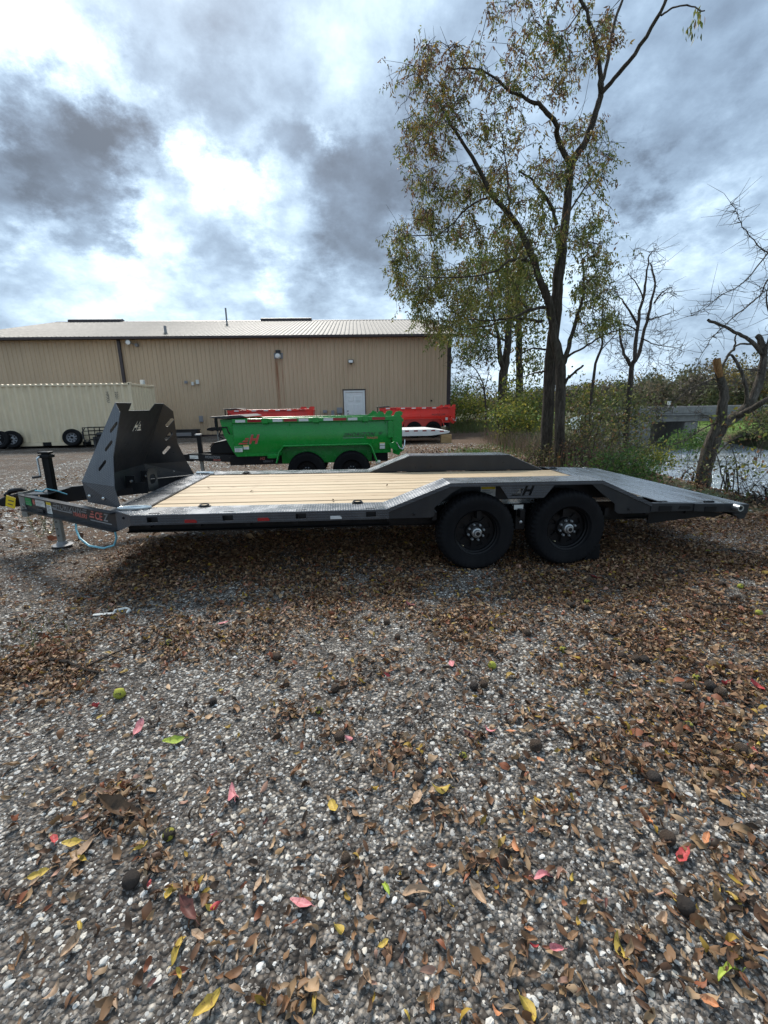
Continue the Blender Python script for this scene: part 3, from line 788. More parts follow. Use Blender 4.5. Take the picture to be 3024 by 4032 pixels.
# side plates
xf0, xf1, xf2, xf3, xe_ = -.847, -.284, 1.170, 1.687, 2.717
zf, ze, zeb = .850, .585, .4406
pock = [X_at(594.6, 2047, YN), X_at(891.9, 2037, YN), X_at(1180.5, 2033, YN), X_at(1456.8, 2024, YN)]
slotsN = [[(p - .045, YN + .035), (p + .045, YN + .035), (p + .045, YN + .060), (p - .045, YN + .060)] for p in pock]
obj('side_plate', MB().plate([(x0w + .002, YN), (xf0, YN), (xf0, WN - .012), (x0w + .002, WN - .012)], slotsN, (0, 0, ZD), (1, 0, 0), (0, 1, 0), .008), 'plate', TR)
obj('side_plate', MB().plate([(x0w + .002, WF + .004), (xf0, WF + .004), (xf0, YF), (x0w + .002, YF)], [[(p - .045, YF - .06), (p + .045, YF - .06), (p + .045, YF - .035), (p - .045, YF - .035)] for p in pock], (0, 0, ZD), (1, 0, 0), (0, 1, 0), .008), 'plate', TR)
def rail(y, sgn, xa, xb, pk, zt, zb):
    holes = [[(p - .045, zb + .022), (p + .045, zb + .022), (p + .045, zt - .012), (p - .045, zt - .012)] for p in pk]
    b = MB().plate([(xa, zb), (xb, zb), (xb, zt), (xa, zt)], holes, (0, y, 0), (1, 0, 0), (0, 0, 1), .008)
    return b
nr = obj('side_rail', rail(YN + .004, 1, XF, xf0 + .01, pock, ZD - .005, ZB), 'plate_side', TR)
for p in pock: obj('stake_pocket', MB().box(p - .05, p + .05, YN + .062, YN + .068, ZB + .002, ZD - .006).box(p - .056, p - .05, YN + .01, YN + .066, ZB + .002, ZD - .006).box(p + .05, p + .056, YN + .01, YN + .066, ZB + .002, ZD - .006), 'gunmetal', nr)
obj('side_rail', rail(YF - .004, 1, XF, xf0 + .01, pock, ZD - .005, ZB), 'plate', TR)
# diagonal cheek from the rail to the tongue
for s, y in ((1, YN), (-1, YF)):
    P0, P1 = Vector((XF - .002, y + s * .002, 0)), Vector((-3.262, y + s * .20, 0)); nn_ = Vector((0, s * .008, 0))
    q4 = [P0 + Vector((0, 0, ZB)), P1 + Vector((0, 0, .437)), P1 + Vector((0, 0, ZD - .006)), P0 + Vector((0, 0, ZD - .006))]
    obj('cheek_plate', MB().add(q4 + [p_ + nn_ for p_ in q4], [(0, 1, 2, 3), (7, 6, 5, 4), (0, 4, 5, 1), (1, 5, 6, 2), (2, 6, 7, 3), (3, 7, 4, 0)]), 'plate_side', TR)
    obj('cheek_bolt', MB().lathe([(.001, 0), (.012, .002), (.012, .01)], 8, 'y', (-3.14, y + s * .086 - .012, .585)), 'black', TR)
for p, m_ in ((X_at(745.7, 2043, YN), 'refl_red'), (X_at(1032.9, 2036, YN), 'refl_red'), (X_at(1318.6, 2030, YN), 'refl_white')):
    obj('side_marker', MB().plate([(p - .05, .548), (p + .05, .548), (p + .05, .562), (p + .035, .576), (p - .05, .576)], [], (0, YN - .0035, 0), (1, 0, 0), (0, 0, 1), .006), m_, TR)
# frame below
for y in (.46, 2.114):
    b = MB().box(-3.3, 2.45, y - .004, y + .004, .36, .57).box(-3.3, 2.45, y - .05, y + .05, .569, .579).box(-3.3, 2.45, y - .05, y + .05, .351, .361)
    obj('main_beam', b, 'black', TR)
for i in range(13):
    x = -2.95 + i * .42
    obj('cross_member', MB().box(x, x + .04, .02, 2.55, .50, .575), 'black', TR)
obj('front_cross_member', MB().box(-3.30, -3.25, .30, 2.28, .44, .612), 'gunmetal', TR)
# tie downs
def tiedown(x, y, m_='gunmetal'):
    o = obj('tie_down', MB().box(x - .055, x + .055, y - .022, y + .022, ZD + .004, ZD + .014), m_, TR, bevel=.004)
    b = MB(); n = 14
    b.tube([(x + .040 * math.cos(2 * math.pi * i / n), y + .024 * math.sin(2 * math.pi * i / n), ZD + .022 + .004 * math.sin(2 * math.pi * i / n)) for i in range(n + 1)], .006, 6)
    obj('ring', b, m_, o, True)
for q in ((805, 1996, 0), (1403, 1981, 0)): tiedown(X_at(q[0], q[1], WN), WN - .03)
for q in ((968, 1869), (1480, 1861), (2173, 1850)): tiedown(X_at(q[0], q[1], WF + .05), WF + .04)
for y, a in ((.22, .12), (2.36, -.3)):
    o = obj('tie_down', MB().box(-3.13, -3.07, y - .03, y + .03, ZD + .005, ZD + .018), 'chrome', TR, bevel=.004)
    n = 18; c, s = math.cos(a), math.sin(a)
    pts = [(-3.11 + c * .13 * math.cos(t) - s * .045 * math.sin(t), y + s * .13 * math.cos(t) + c * .045 * math.sin(t), ZD + .02) for t in [2 * math.pi * i / n for i in range(n + 1)]]
    obj('ring', MB().tube(pts, .013, 8), 'chrome', o, True)
# fenders
def fender(ya, yb, near):
    t = .008
    f = obj('fender', MB().strip([(xf0 - .012, ZD + .004), (xf1, zf), (xf2, zf), (xf3 + .01, ZD + .0)], ya, yb, t), 'plate', TR)
    yo = ya if near else yb                     # outer edge
    yi = yb if near else ya
    s = 1 if near else -1
    lip = .034
    b = MB()
    P = [(xf0 - .012, ZD + .003), (xf1, zf - .001), (xf2, zf - .001), (xf3 + .01, ZD)]
    for (a, c) in zip(P[:-1], P[1:]):
        b.add([(a[0], yo - s * .001, a[1]), (c[0], yo - s * .001, c[1]), (c[0], yo - s * .001, c[1] - lip), (a[0], yo - s * .001, a[1] - lip), (a[0], yo + s * .006, a[1]), (c[0], yo + s * .006, c[1]), (c[0], yo + s * .006, c[1] - lip), (a[0], yo + s * .006, a[1] - lip)],
              [(0, 1, 2, 3), (7, 6, 5, 4), (3, 2, 6, 7), (0, 3, 7, 4), (1, 5, 6, 2)])
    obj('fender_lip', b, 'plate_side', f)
    # bolted cheeks fore and aft
    o2 = yo + s * .012
    q = obj('fender_cheek', MB().plate([(xf0, ZB - .0), (xf0 + .40, ZB - .0), (xf0 + .43, ZB + .02), (xf0 + .425, ZB + .09), (xf1 - .0 + .02, zf - .09), (xf1 + .12, zf - .035), (xf1, zf - .035), (xf0, ZD - .03)], [], (0, o2, 0), (1, 0, 0), (0, 0, 1), .006), 'gunmetal', f)
    obj('bolt', MB().lathe([(.001, -s * .012), (.011, -s * .009), (.011, 0)], 8, 'y', (xf0 + .24, o2 - s * .003, ZB + .035)), 'black', f)
    q = obj('fender_cheek', MB().plate([(xf3, ZB - .012), (xf3 - .32, ZB - .012), (xf3 - .36, ZB + .02), (xf3 - .365, ZB + .085), (xf2 + .0, zf - .12), (xf2 - .10, zf - .035), (xf2, zf - .035), (xf3, ZD - .032)], [], (0, o2, 0), (1, 0, 0), (0, 0, 1), .006), 'gunmetal', f)
    obj('bolt', MB().lathe([(.001, -s * .012), (.011, -s * .009), (.011, 0)], 8, 'y', (xf3 - .22, o2 - s * .003, ZB + .03)), 'black', f)
    # inner plate against the deck
    yi2 = yi - s * .004
    obj('fender_inner_plate', MB().plate([(xf0 - .012, ZD + .002), (xf1, zf - .002), (xf2, zf - .002), (xf3 + .01, ZD + .002)], [], (0, yi2, 0), (1, 0, 0), (0, 0, 1), .006), 'gunmetal', f)
    obj('inner_well', MB().plate([(xf0 + .05, .40), (xf3 - .05, .40), (xf3 - .05, ZD - .006), (xf0 + .05, ZD - .006)], [], (0, yi - s * .002, 0), (1, 0, 0), (0, 0, 1), .006), 'black', f)
    return f
fn = fender(YN, WN - .004, True); ff = fender(WF + .004, YF, False)
def logo(cx, cz, h, mir=1, k=.35):
    """winged H: outlines in 2-D, three bars behind a slanted H"""
    def q(x, y): return (cx + mir * (x + k * y) * h, cz + y * h)
    Hs = [q(0, 0), q(.24, 0), q(.24, .36), q(.62, .36), q(.62, 0), q(.86, 0), q(.86, 1), q(.62, 1), q(.62, .60), q(.24, .60), q(.24, 1), q(0, 1)]
    bars = [[q(-.12, y0), q(-.12, y0 + .16), q(-w, y0 + .16), q(-w - .08, y0)] for y0, w in ((.0, .95), (.24, .62), (.48, .45))]
    return [Hs] + bars
mx = .44
lb = MB().plate([(mx - .26, zf - .030), (mx - .17, zf - .155), (mx + .17, zf - .155), (mx + .27, zf - .030)], logo(mx - .045, zf - .130, .10), (0, YN + .010, 0), (1, 0, 0), (0, 0, 1), .006)
obj('logo_bracket', lb, 'plate_side', fn)
# dovetail
obj('dovetail_plate', MB().strip([(x1w + .004, ZD), (1.95, ZD - .003), (xe_ - .25, ze + .012), (xe_, ze)], YN + .03, YF - .03, .008), 'plate_tail', TR)
for s, y in ((1, YN), (-1, YF)):
    def seg(xa, xb, za, zb, drop, off, name='tail_rail'):
        yy = y + s * off
        b = MB().add([(xa, yy, za), (xb, yy, zb), (xb, yy, zb - drop[1]), (xa, yy, za - drop[0]), (xa, yy + s * .04, za), (xb, yy + s * .04, zb), (xb, yy + s * .04, zb - drop[1]), (xa, yy + s * .04, za - drop[0])],
                     [(0, 1, 2, 3), (7, 6, 5, 4), (0, 4, 5, 1), (3, 2, 6, 7), (0, 3, 7, 4), (1, 5, 6, 2)])
        return obj(name, b, 'gunmetal', TR, bevel=.004)
    r1 = seg(xf3 + .004, 2.13, ZD - .001, ZD - .012, (.088, .078), .0)
    r2 = seg(2.13, 2.44, ZD - .014, ZD - .022, (.078, .085), -.012)
    r3 = seg(2.44, xe_, ZD - .020, ze + .001, (.085, .095), -.004)
    obj('tail_pocket', MB().box(1.77, 1.90, y - s * .004 - .002, y - s * .004 + .002, .545, .590), 'black', r1)
    obj('tail_slot', MB().plate([(1.97, .555), (2.09, .552), (2.10, .57), (2.08, .585), (1.99, .588)], [], (0, y - s * .003, 0), (1, 0, 0), (0, 0, 1), .005), 'black', r1)
    obj('tail_pocket', MB().box(2.24, 2.36, y - s * .016 - .002, y - s * .016 + .002, .53, .575), 'black', r2)
    b = MB().lathe([(.020, -s * .075), (.032, -s * .075), (.032, -.0), (.020, -.0)], 18, 'y', (2.56, y, .565), close=True)
    obj('ramp_pin_tube', b, 'steel', r3, True)
    obj('tail_hook_plate', MB().prism_xz([(xe_ - .16, ze - .088), (xe_ - .012, ze - .088), (xe_ - .02, zeb), (xe_ - .085, zeb), (xe_ - .10, ze - .12)], y + s * .0, y + s * .012), 'gunmetal', TR)
    obj('tail_support', MB().prism_xz([(1.72, ZB - .02), (2.14, ZB + .0), (xe_ - .18, ze - .10), (xe_ - .30, zeb + .005), (2.3, .46), (1.72, .40)], y + s * .06, y + s * .075), 'black', TR)
obj('tail_cross_beam', MB().box(xe_ - .06, xe_ - .002, YN + .045, YF - .045, zeb + .01, ze - .012), 'gunmetal', TR)
for x in (1.84, 2.34):
    obj('plate_slot', MB().box(x - .05, x + .05, YN + .05, YN + .075, ZD - .02, ZD - .002 + (.006 if x < 2 else -.004)), 'black', TR)
# axles, spring hangers, wheels
RW = .374
for x in (0, .904):
    obj('axle', MB().tube([(x, .2, .36), (x, 2.37, .36)], .045, 10), 'black', TR, True)
    for y, o_ in ((-.0, -1), (2.574, 1)):
        wheel('wheel', TR, RW, .232, (x, y, RW - .010 + .016 * x), o_, rimr=.212)
for y in (.30, 2.27):
    b = MB().tube([(-.42, y, .47), (-.2, y, .405), (0, y, .39), (.2, y, .405), (.42, y, .47)], .025, 6).tube([(.48, y, .47), (.7, y, .405), (.904, y, .39), (1.1, y, .405), (1.32, y, .47)], .025, 6)
    obj('leaf_spring', b, 'black', TR)
obj('equaliser_hanger', MB().box(.40, .50, .10, .30, .36, .56), 'black', TR, bevel=.01)
obj('equaliser_bolt', MB().lathe([(.001, -.02), (.016, -.016), (.016, 0)], 8, 'y', (.45, .10, .44)), 'steel', TR)
def sticker(parent, o, u, v, w, h, mat='sticker', lines=4, hd=None):
    o = Vector(o); u = Vector(u).normalized(); v = Vector(v).normalized(); n = u.cross(v)
    s_ = obj('sticker', MB().plate([(0, 0), (w, 0), (w, h), (0, h)], [], o + n * .0012, u, v, .0016), mat, parent)
    if hd: obj('sticker_band', MB().plate([(.03 * w, h * .72), (.97 * w, h * .72), (.97 * w, h * .96), (.03 * w, h * .96)], [], o + n * .0025, u, v, .0014), hd, s_)
    if lines:
        b = MB()
        for i in range(lines):
            y = h * (.1 + .6 * i / lines); b.plate([(.1 * w, y), (w * (.55 + .35 * ((i * 37) % 5) / 5), y), (w * (.55 + .35 * ((i * 37) % 5) / 5), y + h * .055), (.1 * w, y + h * .055)], [], o + n * .0027, u, v, .0012)
        obj('print', b, 'decal_grey', s_)
    return s_
sticker(TR, (.10, WN - .012, .66), (1, 0, 0), (0, 0, 1), .15, .10, hd='sticker_yellow')
sticker(TR, (.36, WN - .012, .675), (1, 0, 0), (0, 0, 1), .15, .055)
sticker(TR, (.375, .095, .565), (1, 0, 0), (0, 0, 1), .09, .045, lines=1)
obj('wheel_chock', MB().prism_xz([(1.10, .03), (1.27, .03), (1.27, .20), (1.235, .20)], .05, .2), 'black', TR, bevel=.006)
# tongue
ZT, HB = .612, .175
TA = Vector((-3.255, .182, 0)); TB = Vector((-4.655, 1.17, 0))
for s in (1, -1):
    a = Vector((TA.x, CYT + s * (TA.y - CYT), 0)); c = Vector((TB.x, CYT + s * (TB.y - CYT), 0))
    d = (c - a).normalized(); nout = Vector((d.y, -d.x, 0)) * s
    if nout.y * (a.y - CYT) < 0: nout = -nout
    z0, z1 = ZT - HB, ZT
    b = MB().bar(a + Vector((0, 0, (z0 + z1) / 2)), c + Vector((0, 0, (z0 + z1) / 2)), .010, HB - .024)
    for z in (z0 + .006, z1 - .006): b.bar(a + nout * .026 + Vector((0, 0, z)), c + nout * .026 + Vector((0, 0, z)), .062, .012)
    tb = obj('tongue_beam', b, 'gunmetal', TR)
    if s == 1:
        w0 = a + nout * .0062; u = -d; v = Vector((0, 0, 1))      # text runs from the coupler back to the deck
        Lb = (c - a).length
        def on(t, z): return c - d * t + nout * .0065 + Vector((0, 0, z))
        text('lettering', 'HORIZON', .090, 'decal_grey', tb, on(.66, z0 + .090), u, v, .35, .0015, 1.15)
        for k_, (t0, w_) in enumerate(((.57, .09), (.60, .07), (.63, .05))):
            obj('letter_wing', MB().plate([(t0 - .0, .085 + .026 * k_), (t0 + w_, .085 + .026 * k_), (t0 + w_ + .01, .098 + .026 * k_), (t0 + .01, .098 + .026 * k_)], [], c + nout * .0072 + Vector((0, 0, z0)), u, v, .0015), 'decal_grey', tb)
            obj('letter_wing', MB().plate([(t0 + .56, .108 + .022 * k_), (t0 + .56 + w_, .108 + .022 * k_), (t0 + .57 + w_, .119 + .022 * k_), (t0 + .57, .119 + .022 * k_)], [], c + nout * .0072 + Vector((0, 0, z0)), u, v, .0015), 'decal_grey', tb)
        obj('letter_underline', MB().plate([(.60, .072), (.96, .072), (.96, .083), (.60, .083)], [], c + nout * .0072 + Vector((0, 0, z0)), u, v, .0015), 'decal_grey', tb)
        text('lettering', 'TRAILERS', .055, 'decal_salmon', tb, on(.97, z0 + .055), u, v, .35, .0012, 1.1)
        text('lettering', 'CE', .10, 'decal_salmon', tb, on(1.36, z0 + .070), u, v, .25, .003, 1.0)
        text('lettering', 'Z', .10, 'decal_grey', tb, on(1.505, z0 + .070), u, v, .25, .003, 1.0)
        for k_ in range(3): obj('letter_wing', MB().plate([(1.27 + .02 * k_, .075 + .027 * k_), (1.35, .075 + .027 * k_), (1.355, .09 + .027 * k_), (1.275 + .02 * k_, .09 + .027 * k_)], [], c + nout * .0072 + Vector((0, 0, z0)), u, v, .0015), 'decal_salmon', tb)
        obj('letter_underline', MB().plate([(1.28, .045), (1.63, .045), (1.63, .056), (1.28, .056)], [], c + nout * .0072 + Vector((0, 0, z0)), u, v, .0015), 'decal_grey', tb)
        sticker(TR, on(.02, z0 + .06), u, v, .13, .09, 'sticker_green', 2)
        sticker(TR, on(.24, z0 + .075), u, v, .20, .07, 'sticker', 3)
        obj('round_sticker', MB().plate([(.205 + .025 * math.cos(t * .5236), .11 + .03 * math.sin(t * .5236)) for t in range(12)], [], c + nout * .0072 + Vector((0, 0, z0)), u, v, .0015), 'decal_salmon', tb)
        sticker(TR, on(.47, z0 + .02), u, v, .10, .125, 'sticker', 5, 'sticker_yellow')
        for k_ in range(2): obj('cable_clip', MB().bar(on(.28 + .05 * k_, z0 + .035), on(.35 + .05 * k_, z0 + .03), .03, .035), 'black_plastic', tb, bevel=.005)
obj('tongue_top_plate', MB().prism_yz([(CYT - .2, ZT + .0005), (CYT + .2, ZT + .0005), (CYT + .2, ZT + .0085), (CYT - .2, ZT + .0085)], -4.60, -4.36), 'gunmetal', TR)
b = MB().plate([(CYT - .11, .36), (CYT + .11, .36), (CYT + .11, .63), (CYT - .11, .63)], [[(CYT - .06, .42), (CYT - .06, .46), (CYT + .06, .46), (CYT + .06, .42)], [(CYT - .06, .52), (CYT - .06, .56), (CYT + .06, .56), (CYT + .06, .52)]], (-4.672, 0, 0), (0, 1, 0), (0, 0, 1), .012)
b.box(-4.72, -4.665, CYT - .112, CYT - .10, .36, .63).box(-4.72, -4.665, CYT + .10, CYT + .112, .36, .63)
obj('coupler_bracket', b, 'grey_post', TR)
cp = obj('coupler', MB().prism_xz([(-4.70, .46), (-4.70, .585), (-4.80, .60), (-4.93, .565), (-4.99, .535), (-5.0, .485), (-4.96, .465), (-4.84, .455)], CYT - .055, CYT + .055), 'black', TR, bevel=.018)
obj('coupler_latch', MB().tube([(-4.93, CYT - .0, .575), (-4.86, CYT, .625), (-4.74, CYT, .64), (-4.70, CYT, .625)], [.02, .028, .026, .014], 8), 'black', cp, True)
obj('hang_tag', MB().plate([(0, 0), (.085, -.038), (.125, .085), (.042, .122)], [], (-4.865, CYT - .115, .485), (1, 0, .0), (0, -.15, 1), .002), 'sticker_yellow', TR)
obj('tag_print', MB().plate([(.03, .02), (.075, .003), (.078, .012), (.033, .029)], [], (-4.865, CYT - .1175, .485), (1, 0, .0), (0, -.15, 1), .002).plate([(.045, .06), (.095, .042), (.098, .052), (.048, .07)], [], (-4.865, CYT - .1175, .485), (1, 0, .0), (0, -.15, 1), .002), 'print', TR)
obj('tag_wire', MB().tube([(-4.90, CYT - .06, .57), (-4.88, CYT - .1, .50), (-4.80, CYT - .115, .58)], .0025, 5), 'black', TR)
JX = -4.435
jk = obj('jack', MB().box(JX - .036, JX + .036, CYT - .036, CYT + .036, .49, 1.03), 'black', TR, bevel=.008)
obj('jack_cap', MB().box(JX - .055, JX + .055, CYT - .055, CYT + .055, .985, 1.02).box(JX - .06, JX + .05, CYT - .048, CYT + .048, 1.031, 1.052), 'black', jk, bevel=.006)
obj('jack_crank', MB().tube([(JX - .03, CYT - .065, 1.0), (JX - .045, CYT - .085, .985), (JX - .04, CYT - .09, .80)], .011, 8), 'chrome', jk, True)
obj('crank_grip', MB().tube([(JX - .035, CYT - .09, .795), (JX - .11, CYT - .11, .785)], .014, 8), 'black_plastic', jk, True)
gl = obj('jack_leg', MB().box(JX - .03, JX + .03, CYT - .03, CYT + .03, .025, .52), 'grey_post', jk, bevel=.005)
for z in (.11, .19, .27): obj('leg_hole', MB().lathe([(.008, -.0315), (.001, -.0312)], 10, 'y', (JX - .005, CYT, z)), 'black', jk)
GJ = .066 - .071 + .0
obj('jack_foot', MB().lathe([(.001, .0), (.10, .0), (.105, .010), (.06, .016), (.045, .05), (.001, .05)], 20, 'z', (JX, CYT, -.012)), 'decal_grey', jk, True)
# safety chains
def chain(pts, n, name='safety_chain'):
    P = [Vector(p) for p in pts]; b = MB()
    cum = [0]
    for a, c in zip(P[:-1], P[1:]): cum.append(cum[-1] + (c - a).length)
    def at_(t):
        t *= cum[-1]
        for i in range(len(P) - 1):
            if t <= cum[i + 1] or i == len(P) - 2:
                q = (t - cum[i]) / max(1e-6, cum[i + 1] - cum[i]); return P[i].lerp(P[i + 1], q)
    for i in range(n):
        a, c = at_(i / n), at_((i + 1.25) / n if i < n - 1 else 1.0)
        d = (c - a).normalized(); s_ = d.orthogonal().normalized()
        if i % 2: s_ = d.cross(s_)
        m_ = (a + c) / 2; hl = (c - a).length / 2; w = hl * .55
        b.tube([m_ + d * (hl * math.cos(t)) + s_ * (w * math.sin(t)) for t in [2 * math.pi * j / 8 for j in range(9)]], .0045, 4, False)
    return obj(name, b, 'zinc_chain', TR)
def droop(a, c, sag, n=10):
    a, c = Vector(a), Vector(c)
    return [a.lerp(c, i / n) + Vector((0, 0, -sag * (1 - (2 * i / n - 1) ** 2))) for i in range(n + 1)]
chain(droop((-4.69, CYT - .10, .42), (-4.52, CYT - .05, .40), .30), 22)
chain(droop((-4.60, CYT - .04, .42), (-4.47, CYT + .03, .43), .30), 22)
obj('chain_hook', MB().tube([(-4.69, CYT - .12, .46), (-4.67, CYT - .14, .50), (-4.65, CYT - .13, .46), (-4.66, CYT - .12, .42)], .009, 6), 'steel', TR, True)
cpts = [(-4.60, CYT - .02, .63), (-4.50, CYT - .06, .625), (-4.44, CYT - .09, .66), (-4.36, CYT - .06, .63), (-4.28, CYT - .02, .58)]
obj('breakaway_cable', MB().tube(cpts, .008, 6), 'blue_cable', TR, True)
lp = [(-3.86, .62, .42), (-3.84, .57, .36), (-3.78, .50, .29), (-3.66, .42, .235), (-3.50, .36, .225), (-3.39, .33, .26), (-3.36, .33, .33), (-3.38, .36, .42)]
obj('wiring_loop', MB().tube(lp, .010, 6), 'blue_cable', TR, True)
# rock guard
RG = obj('rock_guard_front', MB(), 'gunmetal', TR) if False else None
hwF, hwT = .687, .589
F2 = lambda s: Vector((-3.732, CYT + s * .687, .822)); F1 = lambda s: Vector((-3.372, CYT + s * .589, 1.560))
W1 = lambda s: Vector((-3.310, CYT + s * .690, 1.475)); W2 = lambda s: Vector((-3.350, CYT + s * .838, 1.07)); W3 = lambda s: Vector((-3.303, CYT + s * .972, .817))
F3 = lambda s: Vector((-3.70, CYT + s * .70, .625)); W4 = lambda s: Vector((-3.242, CYT + s * 1.034, .628))
o0 = Vector((-3.732, CYT, .822)); vv = (Vector((-3.372, CYT, 1.56)) - o0); hh = vv.length; vv.normalize(); uu = Vector((0, 1, 0))
top = [(-hwF, 0), (hwF, 0), (hwT, hh), (hwT - .25, hh), (hwT - .33, hh - .085), (-hwT + .33, hh - .085), (-hwT + .33, hh), (-hwT, hh)]
front = obj('rock_guard', MB().plate(top, logo(.10, hh * .60, .115, -1, -.30), o0, uu, vv, .006), 'gunmetal', TR)
obj('rock_guard_skirt', MB().add([F2(-1), F2(1), F3(1), F3(-1)], [(0, 1, 2, 3)]), 'gunmetal', front)
def slot(cx, cy, l, w, ang):
    pts = []
    c, s = math.cos(ang), math.sin(ang)
    for k_ in range(12):
        t = 2 * math.pi * k_ / 12 + math.pi / 12
        x = (l / 2 - w / 2) * (1 if math.cos(t) > 0 else -1) + w / 2 * math.cos(t); y = w / 2 * math.sin(t)
        pts.append((cx + x * c - y * s, cy + x * s + y * c))
    return pts
for s in (-1, 1):
    o1 = F2(s); u1 = (W3(s) - o1).normalized(); n1 = u1.cross(F1(s) - o1).normalized(); v1 = n1.cross(u1)
    def pj(p): q = p - o1; return (q.dot(u1), q.dot(v1))
    ol = [pj(F2(s)), pj(W3(s)), pj(W2(s)), pj(W1(s)), pj(F1(s))]
    hs = []
    for t, fr_ in ((.24, .50), (.50, .56), (.75, .60)):
        a_ = F2(s).lerp(F1(s), t); c_ = W3(s).lerp(W1(s), t); m_ = a_.lerp(c_, fr_); q = pj(m_)
        hs.append(slot(q[0], q[1], .13, .042, math.radians(52)))
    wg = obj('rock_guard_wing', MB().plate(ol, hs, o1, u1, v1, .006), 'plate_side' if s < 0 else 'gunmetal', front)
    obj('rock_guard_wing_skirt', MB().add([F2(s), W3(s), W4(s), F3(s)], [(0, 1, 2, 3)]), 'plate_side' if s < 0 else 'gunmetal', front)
    for t in (.12, .55): 
        q = F3(s).lerp(W4(s), t) + Vector((0, 0, .07)); nn_ = Vector((-.6, s * .8, 0))
        obj('guard_bolt', MB().lathe([(.001, -.012), (.014, -.010), (.014, .01)], 8, 'y', tuple(q + nn_ * .008)), 'chrome', front)
for y in (-.45, .1, .5):
    obj('guard_bracket', MB().box(-3.70, -3.60, CYT + y - .012, CYT + y + .012, .62, .76), 'gunmetal', front)
    obj('guard_bolt', MB().lathe([(.001, -.03), (.015, -.026), (.015, 0)], 8, 'y', (-3.63, CYT + y - .012, .70)), 'chrome', front)
wb = MB().plate([(-.13, 0), (.13, 0), (.13, .20), (.09, .245), (-.09, .245), (-.13, .20)], [slot(0, .125, .16, .11, 0)], (-3.36, CYT - .02, .612), (0, 1, 0), (0, 0, 1), .01)
obj('winch_plate', wb, 'gunmetal', TR)
obj('winch_gusset', MB().box(-3.52, -3.37, CYT - .155, CYT - .145, .60, .72), 'gunmetal', TR)
obj('toolbox_floor', MB().plate([(-3.30, CYT - .95), (-3.30, CYT + .95), (-3.70, CYT + .62), (-3.70, CYT - .62)], [], (0, 0, .47), (1, 0, 0), (0, 1, 0), .006), 'black', TR)

